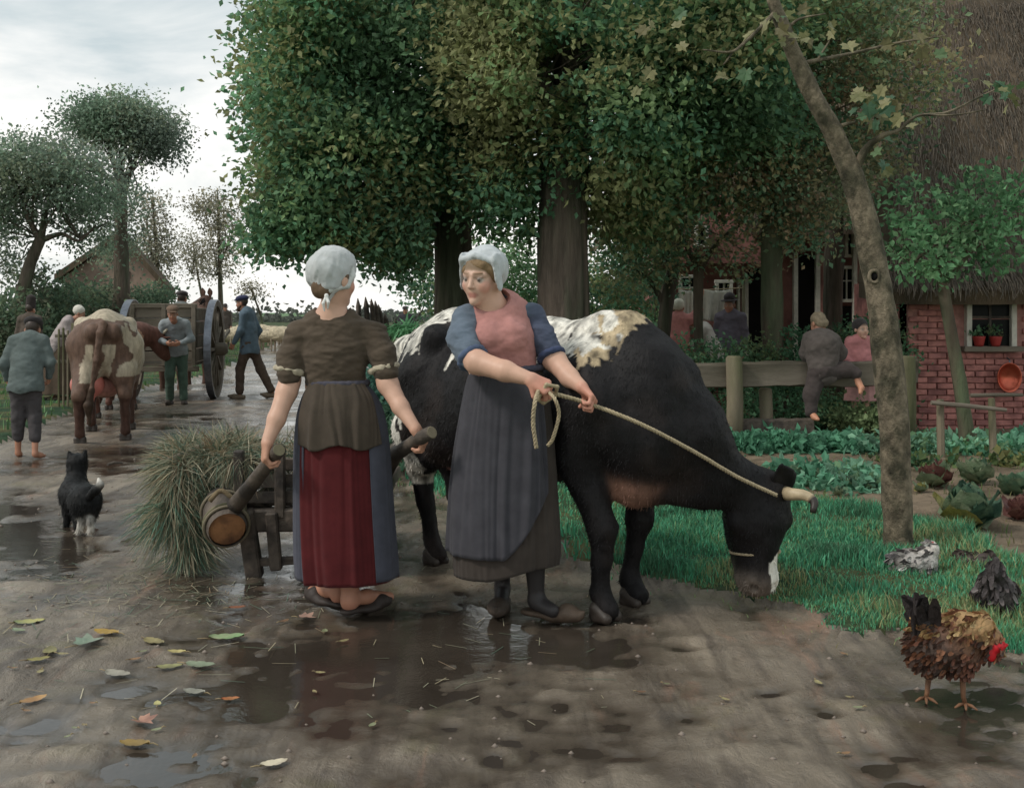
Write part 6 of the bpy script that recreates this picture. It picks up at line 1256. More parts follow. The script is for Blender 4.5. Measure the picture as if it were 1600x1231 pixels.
# ------------------------------------------------------------------ the black and white cow
BK = lin(27, 25, 26); WH = lin(236, 230, 218); BR = lin(96, 72, 58)
dC = unit(V(.66, -.751, 0)); lC = V(-dC[1], dC[0], 0); lC = V(.751, .66, 0); oC = V(.165, 5.30, 0); RC = np.stack([dC, lC, V(0, 0, 1)], 1)
SXC = 1.13
TC = lambda p: oC + dC * p[0] * (SXC if p[0] < .2 else 1.06) + lC * p[1] + V(0, 0, 1) * p[2] * 1.015
cow = thing('cow', 'large black cow with white back grazing head down beside the two women', 'cow', oC)
feetC = [G(942, 968), G(988, 944), G(678, 880), TC((-.78, .19, 0))]
sd, hf_ = cow_shape(TC, RC, feetC, sx=1.13, udder=True, fat=1.02)
poll, muz = P(1186, 768, 4.93), P(1192, 918, 4.90)
n0, n1, n2 = P(1000, 612, 4.88), P(1062, 684, 4.86), P(1110, 742, 4.89)
sd.flat(P(975, 620, 4.97), n0, .22, .225, V(.5, 0, .85), .8, .08); sd.flat(n0, n1, .225, .20, unit(V(.7, 0, .72)), .72, .09); sd.flat(n1, n2, .20, .130, unit(V(.7, 0, .72)), .74, .08); sd.flat(n2, poll + V(0, .02, .0), .13, .105, unit(V(.8, 0, .6)), .85, .07)
sd.cone(P(990, 507, 4.94), P(1066, 588, 4.88), .062, .058, .06); sd.cone(P(1066, 588, 4.88), P(1120, 694, 4.9), .058, .05, .06); sd.cone(TC((.40, 0, 1.24)), TC((.62, 0, 1.10)), .07, .09, .08)
sd.ell(P(990, 745, 4.86), V(.13, .13, .13), None, .07, lin(150, 112, 96)); sd.ell(P(1000, 690, 4.84), V(.2, .2, .2), None, .08); sd.cone(P(1000, 760, 4.82), P(1090, 770, 4.86), .07, .06, .06)
hat = cow_head(sd, poll, muz, unit(V(.30, -.92, .25)), 1.12, lin(120, 108, 98))
rs = -1 if hat(-.12, .1, 0)[0] > hat(.12, .1, 0)[0] else 1
v, q, c = sd.mesh(.013, BK, .012, smooth=1, noise=[(.012, 5, 3), (.005, 22, 4)])
q = q[0]
def cow1_col(v, c):
    nz_ = fbm(v * 5, 3, 31) * .13 + fbm(v * V(26, 26, 9), 3, 32) * .09; px, py = 800 + FPX * v[:, 0] / v[:, 1], HOR + FPX * (CAMH - v[:, 2]) / v[:, 1]
    loc = (v - oC) @ RC
    back = (loc[:, 2] + nz_ * 1.5 > 1.13 + .10 * np.clip(loc[:, 1] * 4 + .6, 0, 1) - .04 * np.sin(loc[:, 0] * 9)) & (loc[:, 0] + nz_ * .5 < .60) & (loc[:, 2] > 1.0) & ((loc[:, 0] + nz_ > -.40) | (loc[:, 0] + nz_ < -.62))
    rump = (loc[:, 0] + nz_ * 1.2 < -.88) & (loc[:, 2] + nz_ > .92) & (loc[:, 1] < .16)
    hind = (loc[:, 0] + nz_ * .8 < -.78) & (loc[:, 2] < .88) & (loc[:, 2] > .42) & (loc[:, 1] < 0)
    w = np.clip((fbm(v * V(30, 30, 11), 3, 36) * 1.1 + .75), .18, 1)
    o = c.copy(); m = back | rump | hind; o[m] = np.array(WH) * w[m][:, None] * .95 + .0
    tan_ = (loc[:, 0] + nz_ * .8 > .44) & (fbm(v * 9, 2, 39) < .25) & back; o[tan_] = np.array(lin(192, 172, 140)) * w[tan_][:, None]
    d = v - hat(rs * .05, .88, .02); mz = (np.linalg.norm(d * V(1, 1, .55), axis=1) + nz_ * .35 < .052); o[mz] = WH
    br = np.clip(fbm(v * 3.1, 3, 33) * 1.4, 0, 1)[:, None] * .55; dk = ~m & ~mz; o[dk] = o[dk] * (1 - br[dk]) + np.array(lin(74, 60, 54)) * br[dk]
    return o
cc = cow1_col(v, c); mk('body', v, [q], MT['hide'], cow, cols=cc)
tv, tf, tcl = hair_tufts(v, q, cc, 24000, .016, 5, lay=(-.35, .1, -.75)); tag(mk('coat', tv, tf, MT['hair'], cow, cols=tcl, smooth=False), kind='stuff')
hooves(hf_, dC, .98, cow)
ear(hat(-.12, .10, -.01) if hat(-.12, .1, 0)[0] > hat(.12, .1, 0)[0] else hat(.12, .10, -.01), P(1220, 728, 4.86), .058, V(.2, -1, .1), cow, BK)
ear(hat(-rs * .13, .10, -.02), P(1140, 752, 5.0), .045, V(-.2, -1, .1), cow, BK)
for sg, pts in ((rs, [hat(rs * .10, .02, .03), P(1236, 772, 4.86), P(1258, 774, 4.82), P(1272, 784, 4.79), P(1270, 800, 4.77)]), (-rs, [hat(-rs * .10, .01, .0), P(1158, 752, 4.98), P(1146, 748, 4.96), P(1136, 752, 4.93)])):
    pt = catmull(pts, 14); rad = np.linspace(.034, .014, 14); hv, hfc = tube(pt, rad, 10, rough=.08); hc = np.array(lin(176, 158, 128)) * np.ones((len(hv), 1)); w = np.zeros(len(hv)); w[:14 * 10] = np.repeat(np.linspace(0, 1, 14), 10); w[-1] = 1; hc[w > .62] = lin(52, 46, 42); mk('horn', hv, hfc, MT['horn'], cow, cols=hc)
# halter: rope round the horns and muzzle
hl = thing('halter', 'rope halter round the grazing black cow head', 'halter', poll)
ring_ = [hat(.135 * cos(a), .16 + .05 * sin(a) * .4, .085 * sin(a) - .03) for a in np.linspace(0, 2 * pi, 26)]
# rope from hand to hand to halter
rp_ = thing('rope', 'pale twisted rope running from the pink bodiced woman down to the cow head', 'rope', pB(860, 607, -.36))
def twisted(path, r, parent, name, n=260, tw=130):
    p = catmull(path, n); T = np.gradient(p, axis=0); T /= np.linalg.norm(T, axis=1)[:, None]; u = np.cross(T, V(.2, .9, .3)); u /= np.linalg.norm(u, axis=1)[:, None]; w = np.cross(T, u); ln = np.concatenate([[0], np.cumsum(np.linalg.norm(np.diff(p, axis=0), axis=1))]); m = MB()
    for k in range(3):
        a = ln * tw + k * 2 * pi / 3; m.addm(tube(p + (u * np.cos(a)[:, None] + w * np.sin(a)[:, None]) * r * .55, r * .62, 5))
    return m.mk(name, MT['rope'], parent, smooth=True)
hdL = kL + unit(V(.80, -.15, -.40)) * .075 + V(0, .02, -.018); hdR = kR + unit(V(.58, -.42, -.62)) * .07 + V(-.02, -.015, -.02)
knot = hat(rs * .02, .02, .10)
twisted([hdL + V(-.05, .02, .03), hdL, hdR, P(1000, 662, 4.55), P(1085, 706, 4.66), P(1150, 744, 4.76), knot], .0085, rp_, 'lead_rope')
twisted([hdL + V(-.03, -.03, .01), P(836, 628, 4.33), P(833, 660, 4.34), P(838, 700, 4.36)], .008, rp_, 'loose_end', n=90)
twisted([hdL + V(.01, -.03, .0), P(868, 625, 4.34), P(873, 650, 4.36), P(864, 684, 4.38), P(856, 696, 4.40)], .007, rp_, 'loop', n=90)
sd = SDF(.006); sd.chain([hdL + V(.0, -.04, .03), hdL + V(.045, -.02, .02), hdL + V(.04, .03, -.02), hdL + V(-.01, .03, -.05), hdL + V(-.035, -.03, -.03), hdL + V(.0, -.04, .03)], [.008] * 6); v, f, c = sd.mesh(.004, lin(170, 150, 120)); mk('wrap', v, f, MT['rope'], rp_)
bandp = [hat(.132 * cos(a), .10 + .03 * sin(a), -.035 + .100 * sin(a)) for a in np.linspace(0, 2 * pi, 22)]; twisted(bandp, .008, hl, 'head_band', n=90)
bandp = [hat(.100 * cos(a), .64, -.052 + .098 * sin(a)) for a in np.linspace(0, 2 * pi, 22)]; twisted(bandp, .0055, hl, 'nose_band', n=90)
# ------------------------------------------------------------------ brown and white cow walking away
def simple_cow(label, oc, hdg, s, colfn, base, name='cow', neck=None, headdir=None, group=None, res=.018, feet=None, tail=True, sx=1.0):
    d = unit(V(sin(radians(hdg)), cos(radians(hdg)), 0)); l = V(-d[1], d[0], 0); R = np.stack([d, l, V(0, 0, 1)], 1); T = lambda p: oc + (d * p[0] * sx + l * p[1] + V(0, 0, 1) * p[2]) * s
    t = thing(name, label, 'cow', oc, group); ft = [T(x) for x in feet] if feet else None
    sd, hf = cow_shape(T, R, ft, s=s, sx=sx); nb = T((.62, 0, 1.08)); nk = neck or [(.85, 0, 1.12), (1.06, 0, 1.2)]
    pts = [nb] + [T(x) for x in nk]; sd.chain(pts, [.24 * s, .19 * s, .14 * s][:len(pts)], .08 * s)
    hdv = headdir or (.42, 0, -.28); hm = cow_head(sd, T(nk[-1]), T(tuple(np.array(nk[-1]) + np.array(hdv))), d * .3 + V(0, 0, 1), s)
    v, q, c = sd.mesh(res, base, .012, noise=[(.008, 8, 3)]); loc = (v - oc) @ R / s; mk('body', v, q, MT['hide'], t, cols=colfn(loc, c)); hooves(hf, d, s, t)
    pl = T(nk[-1])
    for y in (-1, 1):
        pp = [hm(y * .09, .02, .02), hm(y * .18, -.02, .06), hm(y * .24, -.06, .14)]; hv, hfc = tube(pp, [.03 * s, .022 * s, .008 * s], 8, smooth_n=8); mk('horn', hv, hfc, MT['horn'], t, cols=np.tile(np.array(lin(206, 196, 172)), (len(hv), 1)))
        ear(hm(y * .12, .10, -.02), hm(y * .27, .14, -.03), .04 * s, V(0, 0, 1), t, base)
    if tail:
        sd = SDF(.02); sd.chain([T((-.94, 0, 1.2)), T((-1.03, .02, 1.12)), T((-1.05, .06, .85)), T((-1.03, .10, .55))], [.045 * s, .036 * s, .026 * s, .02 * s]); sd.chain([T((-1.03, .10, .55)), T((-1.02, .13, .4)), T((-1.0, .12, .22))], [.03 * s, .045 * s, .015 * s], .03, lin(70, 56, 46)); v, q, c = sd.mesh(.011, base, noise=[(.008, 26, 4)]); mk('tail', v, q, MT['hide'], t, cols=c)
    return t
BRN = lin(104, 82, 70)
def col2(loc, c):
    n = fbm(loc * 3.2, 3, 41) * .22 + fbm(loc * 14, 2, 42) * .05; o = c.copy(); W_ = np.array(lin(186, 172, 150))
    m = (loc[:, 2] + n > 1.22) | ((loc[:, 1] + n < -.24) & (loc[:, 2] > .68)) | ((loc[:, 1] > .1) & (loc[:, 1] + n * 1.3 < .24) & (loc[:, 2] > .62) & (loc[:, 2] < 1.0) & (loc[:, 0] < -.6)) | ((np.abs(loc[:, 1] + .05 + n * .6) < .06) & (loc[:, 2] > .6) & (loc[:, 2] < 1.0) & (loc[:, 0] < -.7))
    o[m] = W_ * (.75 + .5 * np.clip(n[m][:, None] * 2 + .3, 0, 1)); lg = (loc[:, 2] < .45); o[lg] = np.array(lin(84, 62, 54)); return o
cw2 = simple_cow('brown cow with white patches walking away, swollen pink udder', V(P(170, 0, 12.0)[0], 12.0, 0), -17, 1.02, col2, BRN, neck=[(.85, 0, 1.0), (1.06, 0, .98)], res=.015, feet=[(.50, -.2, 0), (.36, .2, 0), (-.66, -.20, 0), (-.86, .22, 0)])
sd = SDF(.03); o2 = V(P(174, 0, 11.9)[0], 11.9, 0); sd.ell(o2 + V(-.02, -.62, .60), V(.17, .17, .15)); [sd.cone(o2 + V(x, -.68, .5), o2 + V(x, -.7, .42), .026, .018, .02) for x in (-.08, .06)]
v, q, c = sd.mesh(.012, lin(196, 118, 106)); mk('udder', v, q, MT['skin'], cw2, cols=c)
RED = lin(104, 72, 62)
def col3(loc, c): o = c.copy(); n = fbm(loc * 4, 2, 43); o[n > .35] = lin(176, 140, 116); return o
simple_cow('reddish cow mostly hidden behind the patched brown cow, its head turned right', V(P(184, 0, 14.7)[0], 14.7, 0), -14, .92, col3, RED, neck=[(.82, -.22, 1.12), (.92, -.46, 1.10)], headdir=(.22, -.26, -.36))
# ------------------------------------------------------------------ cart horse
def horse():
    oc = V(P(322, 0, 20.2)[0] - .36, 20.2, -.12); s = 1.0; hdg = 4; d = unit(V(sin(radians(hdg)), cos(radians(hdg)), 0)); l = V(-d[1], d[0], 0); R = np.stack([d, l, V(0, 0, 1)], 1); T = lambda p: oc + d * p[0] + l * p[1] + V(0, 0, 1) * p[2]
    t = thing('horse', 'dark brown cart horse with pricked ears looking to the left', 'horse', oc); sd = SDF(.06); HB = lin(84, 62, 52)
    sd.ell(T((0, 0, 1.08)), (.72, .29, .33), R, .1); sd.ell(T((.5, 0, 1.1)), (.3, .26, .38), R, .1); sd.ell(T((-.58, 0, 1.14)), (.34, .29, .34), R, .1)
    for x, y in ((.5, -1), (.5, 1), (-.7, -1), (-.7, 1)):
        if x > 0: sd.chain([T((.5, y * .17, 1.0)), T((.5, y * .17, .75)), T((.53, y * .16, .45)), T((.52, y * .16, .12)), T((.56, y * .16, .04))], [.15, .09, .055, .045, .055], .05)
        else: sd.chain([T((-.58, y * .16, 1.05)), T((-.5, y * .17, .8)), T((-.78, y * .16, .52)), T((-.74, y * .16, .12)), T((-.70, y * .16, .04))], [.2, .13, .06, .045, .055], .05)
    sd.chain([T((.58, 0, 1.2)), T((.78, -.05, 1.48)), T((.84, -.06, 1.66))], [.24, .17, .12], .08)
    pl = T((.84, -.06, 1.70)); mz = pl + V(-.42, -.12, -.26); sd.cone(pl, pl * .4 + mz * .6, .105, .085, .05); sd.cone(pl * .4 + mz * .6, mz, .085, .06, .04); sd.ball(pl + V(-.14, -.09, -.02), .025, .01, lin(16, 14, 14))
    v, q, c = sd.mesh(.02, HB, noise=[(.006, 10, 3)]); mk('body', v, q, MT['hide'], t, cols=c)
    for x in (-.035, .10): ear(pl + V(x, -.02, .06), pl + V(x - .02, -.03, .24), .042, V(-.3, -1, 0), t, HB)
    r = np.random.default_rng(4); m = MB()
    for k in range(60):
        a = r.uniform(0, 1); b = T((.60 + .24 * a - .06, -.05 * a, 1.36 + .42 * a)); m.tube([b, b + V(r.normal(0, .03), -.08, -.08), b + V(r.normal(.06, .05), -.1, -.24)], [.012, .010, .003], 4)
    m.mk('mane', MT['dark'], t); m = MB()
    for k in range(30): b = T((-.92, 0, 1.22)); m.tube([b, b + V(r.normal(0, .02), -.1, -.15), b + V(r.normal(0, .06), -.12 + r.normal(0, .04), -.75)], [.012, .012, .003], 4)
    m.mk('tail', MT['dark'], t)
    sd = SDF(.02); ring = [T((.62 + .05 * cos(a), .27 * sin(a), 1.14 + .34 * cos(a))) for a in np.linspace(0, 2 * pi, 20)]; sd.chain(ring, [.045] * 20); v, q, c = sd.mesh(.015, lin(64, 50, 42)); mk('collar', v, q, MT['clog'], t, cols=c)
horse()
# ------------------------------------------------------------------ sheep
def sheep0():
    t = thing('sheep', None, 'sheep', (0, 0, 0), 'sheep flock beside the far road'); r = np.random.default_rng(2); sd = SDF(.05)
    sd.ell((0, 0, .50), (.44, .22, .22)); sd.ell((-.1, 0, .52), (.34, .24, .22))
    v, q, c = sd.mesh(.03, lin(200, 186, 160), noise=[(.03, 14, 3)]); mk('fleece', v, q, MT['wool'], t, cols=c)
    sd = SDF(.03)
    for x in (-.26, .26):
        for y in (-.11, .11): sd.cone((x, y, .4), (x, y, .02), .05, .03)
    sd.cone((.36, 0, .58), (.52, 0, .60), .12, .09); sd.cone((.5, 0, .60), (.66, 0, .48), .075, .045)
    for y in (-1, 1): sd.flat(V(.52, y * .07, .62), V(.5, y * .16, .58), .03, .02, V(1, 0, 0), .4, .02)
    v, q, c = sd.mesh(.02, lin(150, 136, 118)); mk('body', v, q, MT['hide'], t, cols=c); return t
sh0 = sheep0()
spots = [(352, 546, 20), (366, 541, 70), (374, 548, 100), (388, 540, 60), (400, 546, 85), (412, 539, 95), (418, 547, 80), (430, 541, 75), (437, 548, 110), (446, 539, 90), (452, 545, 60), (462, 537, 80), (426, 534, 80), (407, 533, 100), (470, 541, 85), (444, 533, 95), (380, 534, 70)]
labs = ['sheep at the left end of the flock, next to the man with the staff', None]
for k, (px, py, rz) in enumerate(spots):
    o = sh0 if k == 0 else copy_tree(sh0); g = G(px, py); o.location = tuple(g); o.rotation_euler = (0, 0, radians(90 - rz)); o.scale = (1, 1, .95 + .1 * (k % 3))
    o['label'] = 'sheep at the left end of the flock, next to the man with the staff' if k == 0 else 'cream sheep walking in the flock along the far road edge'
# ------------------------------------------------------------------ the dog
YD = 6.75; pD = lambda px, py, dy=0.0: P(px, py, YD + dy)
dg = thing('dog', 'small black dog with white paws and white tail tip trotting away on the wet road', 'dog', (P(124, 830, YD)[0], YD, 0)); DK = lin(28, 28, 28); DW = lin(206, 200, 190); sd = SDF(.03)
sd.ell(pD(117, 772, .12), V(.085, .13, .10), None, .04); sd.ell(pD(133, 782, -.08), V(.082, .14, .085), None, .04); sd.cone(pD(117, 770, .12), pD(136, 782, -.12), .082, .085, .05)
sd.cone(pD(117, 760, .16), pD(120, 732, .22), .066, .058, .04); sd.ell(pD(121, 722, .22), V(.062, .07, .058), None, .03); sd.cone(pD(121, 724, .25), pD(119, 728, .36), .045, .026, .03)
for x, y in ((108, .2), (133, .2)): sd.cone(pD(x + (3 if x < 120 else -3), 716, y), pD(x, 705, y), .026, .010, .015)
sd.chain([pD(107, 782, .16), pD(106, 800, .14), pD(104, 822, .16)], [.045, .028, .02], .03); sd.chain([pD(122, 790, .14), pD(122, 806, .14), pD(120, 826, .12)], [.045, .028, .02], .03)
sd.chain([pD(128, 790, -.12), pD(126, 804, -.08), pD(128, 812, -.14)], [.06, .034, .022], .03); sd.chain([pD(128, 812, -.14), pD(125, 826, -.13), pD(122, 831, -.10)], [.022, .019, .018], .01, DW)
sd.chain([pD(141, 790, -.14), pD(143, 803, -.10), pD(141, 812, -.18)], [.06, .034, .022], .03); sd.chain([pD(141, 812, -.18), pD(142, 826, -.17), pD(141, 831, -.14)], [.022, .019, .018], .01, DW)
v, q, c = sd.mesh(.009, DK, .006, noise=[(.006, 24, 3), (.004, 60, 4)]); mk('body', v, q, MT['hide'], dg, cols=c); tv, tf, tcl = hair_tufts(v, q[0], c, 7000, .022, 6); tag(mk('coat', tv, tf, MT['hair'], dg, cols=tcl, smooth=False), kind='stuff')
sd = SDF(.02); sd.chain([pD(140, 776, -.2), pD(149, 766, -.24), pD(157, 758, -.24)], [.026, .026, .022]); sd.chain([pD(157, 757, -.24), pD(154, 748, -.22)], [.02, .010], .01, DW); v, q, c = sd.mesh(.007, DK, .004, noise=[(.005, 40, 4)]); mk('tail', v, q, MT['hide'], dg, cols=c)
# ------------------------------------------------------------------ poultry
def quills(base, dirs, ln, wid, col, r):
    """row of flat feathers"""
    vs, fs, cs = [], [], []; n = 0
    for b, d, l, w, cl in zip(base, dirs, ln, wid, col):
        d = unit(d); s = unit(np.cross(d, r.normal(0, .3, 3) + V(.2, 1, .1))); nn = np.cross(s, d); t = np.linspace(0, 1, 6)
        for i, a in enumerate(t):
            ww = w * (sin(pi * (a * .82 + .12)) ** .6); c0 = np.asarray(b) + d * l * a + nn * (-.12 * l * a * a); vs += [c0 - s * ww, c0 + nn * ww * .25, c0 + s * ww]; cs += [cl] * 3
        for i in range(5):
            for j in (0, 1): fs.append([n + i * 3 + j, n + i * 3 + j + 1, n + i * 3 + j + 4, n + i * 3 + j + 3])
        n += 18
    return np.array(vs), [np.array(fs)], np.array(cs)
YO = 3.76; pO = lambda px, py, dy=0.0: P(px, py, YO + dy); rk = np.random.default_rng(9)
ro = thing('rooster', 'rust brown rooster with red comb and raised dark tail pecking on the mud', 'rooster', (P(1475, 1100, YO)[0], YO, 0)); RB = lin(112, 78, 60)
sd = SDF(.03); sd.ell(pO(1488, 1002, 0), V(.10, .08, .072), None, .05); sd.ell(pO(1470, 1012, 0), V(.10, .08, .075), None, .05, lin(76, 62, 54)); sd.cone(pO(1455, 1005, 0), pO(1442, 985, 0), .065, .035, .04, lin(56, 50, 48))
sd.chain([pO(1506, 985, -.01), pO(1530, 984, -.02), pO(1546, 1000, -.03), pO(1553, 1010, -.04)], [.066, .050, .038, .028], .03, lin(160, 128, 88)); sd.ball(pO(1552, 1009, -.045), .03, .02, lin(150, 40, 40))
for x, y in ((1450, .03), (1502, -.03)): sd.chain([pO(x + 8, 1025, y), pO(x + 2, 1052, y)], [.048, .022], .03, lin(104, 76, 62))
v, q, c = sd.mesh(.006, RB, .01, noise=[(.005, 30, 3)]); mk('body', v, q, MT['feather'], ro, cols=c); v0, nr0 = v, normals(v, q[0])
for x, xe, y in ((1450, 1447, .03), (1502, 1508, -.03)):
    leg = MB(); ft = pO(xe, 0, y) * V(1, 1, 0) + V(0, 0, .008); leg.tube([pO(x + 2, 1050, y), (pO(x, 1075, y) + ft) / 2, ft], [.011, .008, .008], 8)
    for a in (-1.9, -1.2, -2.6, 1.2): leg.tube([ft, ft + V(cos(a) * .03, sin(a) * .03, .004), ft + V(cos(a) * .055, sin(a) * .055, -.002)], [.007, .006, .003], 6)
    ml = leg.mk('leg', MT['clog'], ro, smooth=True).data; a_ = ml.color_attributes.new('Col', 'FLOAT_COLOR', 'POINT'); a_.data.foreach_set('color', np.tile(np.array([*lin(120, 86, 62), 1.0], np.float32), len(ml.vertices)))
n = 26; bs = [pO(1446 + rk.normal(0, 6), 990 + rk.normal(0, 8), rk.normal(0, .02)) for _ in range(n)]; tp = [pO(1432 + rk.normal(6, 14), 925 + rk.uniform(-4, 40), rk.normal(0, .05)) for _ in range(n)]
v, f, c = quills(bs, [t - b for t, b in zip(tp, bs)], [np.linalg.norm(t - b) for t, b in zip(tp, bs)], [.021] * n, [np.array(lin(58, 52, 52)) * rk.uniform(.6, 1.4) for _ in range(n)], rk); mk('tail', v, f, MT['feather'], ro, cols=c)
n = 7; bs = [pO(1448, 965, 0)] * n; tp = [pO(1412 + 4 * i + rk.normal(0, 3), 928 + 3 * i, rk.normal(0, .03)) for i in range(n)]; v, f, c = quills(bs, [t - b for t, b in zip(tp, bs)], [np.linalg.norm(t - b) for t, b in zip(tp, bs)], [.010] * n, [lin(48, 44, 46)] * n, rk); mk('sickle_feather', v, f, MT['feather'], ro, cols=c)
bs, dr, wd, cl, ls = [], [], [], [], []
up_ = np.where(v0[:, 2] > .11)[0]
for k in range(900):
    i0 = int(up_[int(rk.integers(0, len(up_)))]); b = v0[i0]; bs.append(b); dr.append(V(-.8, 0, -.45) + nr0[i0] * .45 + rk.normal(0, .2, 3)); ls.append(rk.uniform(.018, .038)); wd.append(.007); cl.append(np.array([lin(184, 156, 112), lin(170, 138, 92), lin(140, 98, 68), lin(118, 76, 58)][int(rk.integers(0, 4))]) if b[2] > .245 else np.array([lin(112, 72, 56), lin(84, 60, 50), lin(74, 58, 50), lin(128, 86, 62)][int(rk.integers(0, 4))]))
v, f, c = quills(bs, dr, ls, wd, cl, rk); tag(mk('plumage', v, f, MT['feather'], ro, cols=c), kind='stuff')
sd = SDF(.006)
for i in range(5): sd.cone(pO(1545 + i * 5, 1000 + i * 3.0, -.06), pO(1551 + i * 5.5, 991 + i * 4, -.065), .010, .006)
sd.ell(pO(1549, 1022, -.07), V(.017, .012, .026)); sd.ell(pO(1557, 1011, -.07), V(.024, .016, .020)); v, q, c = sd.mesh(.004, lin(200, 30, 40)); mk('comb', v, q, MT['skin'], ro, cols=c)
sd = SDF(.004); sd.cone(pO(1562, 1014, -.06), pO(1572, 1026, -.065), .010, .003); v, q, c = sd.mesh(.003, lin(150, 120, 80)); mk('beak', v, q, MT['horn'], ro, cols=c)
def fowl(label, name, cat, Yf, prims, base, res=.007, feathers=None, seed=1, beak=None, comb=None, at0=None, noise=.004):
    r = np.random.default_rng(seed); t = thing(name, label, cat, at0); p = lambda px, py, dy=0.0: P(px, py, Yf + dy); sd = SDF(.025)
    for e in prims:
        if e[0] == 'e': sd.ell(p(*e[1]), V(*e[2]), None, .03, e[3] if len(e) > 3 else None)
        else: sd.chain([p(*x) for x in e[1]], e[2], .025, e[3] if len(e) > 3 else None)
    v, q, c = sd.mesh(res, base, .008, noise=[(noise, 40, 3)]); mk('body', v, q, MT['feather'], t, cols=c)
    if feathers:
        n, ln, lay, pal = feathers; nr = normals(v, q[0]); i = r.integers(0, len(v), n); d = nr[i] * .25 + np.asarray(lay) + r.normal(0, .2, (n, 3)); vv, ff, cc = quills(v[i], d, ln * r.uniform(.6, 1.3, n), [ln * .22] * n, [np.array(pal[int(r.integers(0, len(pal)))]) * r.uniform(.7, 1.2) for _ in range(n)], r); tag(mk('plumage', vv, ff, MT['feather'], t, cols=cc), kind='stuff')
    if beak: sd = SDF(.003); sd.cone(p(*beak[0]), p(*beak[1]), .010, .003); v, q, c = sd.mesh(.003, beak[2]); mk('beak', v, q, MT['horn'], t, cols=c)
    if comb: sd = SDF(.006); [sd.ell(p(*x), V(.012, .010, .014)) for x in comb]; v, q, c = sd.mesh(.004, lin(170, 60, 54)); mk('comb', v, q, MT['skin'], t, cols=c)
    return t
G1 = lin(92, 84, 82)
fowl('grey dark hen seen from behind with pointed tail up, above the rooster', 'hen', 'hen', 4.85, [('e', (1556, 925, .0), (.085, .12, .085)), ('c', [(1556, 915, -.06), (1554, 892, -.12), (1556, 874, -.14)], [.06, .032, .014], lin(60, 54, 54)), ('c', [(1560, 935, .1), (1572, 950, .16)], [.05, .03]), ('c', [(1550, 945, 0), (1550, 968, 0)], [.03, .01], lin(110, 90, 70)), ('c', [(1564, 945, 0), (1564, 968, 0)], [.03, .01], lin(110, 90, 70))], G1, feathers=(260, .045, (0, .1, -.7), [lin(110, 102, 100), lin(84, 76, 76), lin(66, 60, 60)]), at0=(P(1556, 968, 4.85)[0], 4.85, 0.03), seed=3)
fowl('small dark brown hen lying flat in the grass behind the grey hen', 'hen', 'hen', 5.7, [('e', (1522, 878, 0), (.10, .09, .045)), ('c', [(1508, 876, 0), (1500, 868, 0)], [.045, .02]), ('c', [(1540, 876, 0), (1550, 868, 0)], [.035, .022])], lin(74, 62, 58), feathers=(160, .035, (-.6, 0, -.2), [lin(86, 72, 66), lin(64, 54, 52)]), beak=((1552, 868, 0), (1558, 870, 0), lin(120, 100, 76)), at0=(P(1524, 890, 5.7)[0], 5.7, .03), seed=4)
fowl('white speckled hen sitting in the grass at the foot of the leaning tree', 'hen', 'hen', 5.55, [('e', (1432, 878, 0), (.105, .085, .055)), ('c', [(1412, 876, 0), (1396, 870, 0)], [.045, .018], lin(70, 66, 66)), ('c', [(1448, 872, 0), (1456, 860, -.01), (1458, 856, -.01)], [.045, .03, .028], lin(200, 192, 184))], lin(176, 170, 164), feathers=(240, .04, (-.7, 0, -.2), [lin(206, 200, 194), lin(120, 114, 112), lin(188, 182, 176), lin(90, 84, 84)]), beak=((1463, 860, -.02), (1470, 864, -.02), lin(130, 112, 84)), comb=[(1457, 850, -.01)], at0=(P(1432, 893, 5.55)[0], 5.55, .03), seed=5)

# ================================================================== BARROW, CART, LEAVES
bw = thing('wheelbarrow', 'old wooden handbarrow with slatted box pushed by the woman in the red skirt', 'wheelbarrow', (P(480, 900, 5.65)[0], 5.65, 0))
h1, h2 = P(432, 708, 4.73), P(658, 684, 4.70); e1_, e2_ = P(350, 812, 5.55), P(560, 800, 5.60)
v, f = tube([h1 + (h1 - e1_) * .04, h1, h1 * .6 + e1_ * .4, e1_], [.030, .030, .035, .044], 12, rough=.14, smooth_n=24); mk('handle', v, f, MT['wood_dark'], bw)
v, f = tube([h2 + V(.05, -.06, .03), h2, h2 + V(-.11, .28, -.09), h2 + V(-.18, .46, -.16), P(574, 800, 5.60)], [.028, .029, .032, .038, .042], 12, rough=.14, smooth_n=24); mk('handle', v, f, MT['wood_dark'], bw)
xb0, xb1 = P(352, 0, 5.6)[0], P(612, 0, 5.6)[0]
MB().bar(V(xb0, 5.6, .28), V(xb1, 5.6, .30), .10, .12, bev=.012, jit=.004).mk('cross_beam', MT['wood_dark'], bw)
MB().bar(V(xb0 + .1, 6.5, .30), V(xb1 - .1, 6.5, .32), .09, .10, bev=.012, jit=.004).mk('cross_beam', MT['wood_dark'], bw)
for x in (xb0 + .12, xb1 - .12): MB().bar(V(x, 5.5, .30), V(x, 6.6, .33), .07, .08, bev=.01, jit=.004).mk('side_beam', MT['wood_dark'], bw)
for k in range(3): MB().bar(V(xb0 + .04, 5.60 + .012 * k, .40 + .082 * k), V(xb1 - .04, 5.60 + .012 * k, .405 + .082 * k), .025, .062, up=(0, 0, 1), bev=.004, jit=.004).mk('slat', MT['wood_dark'], bw)
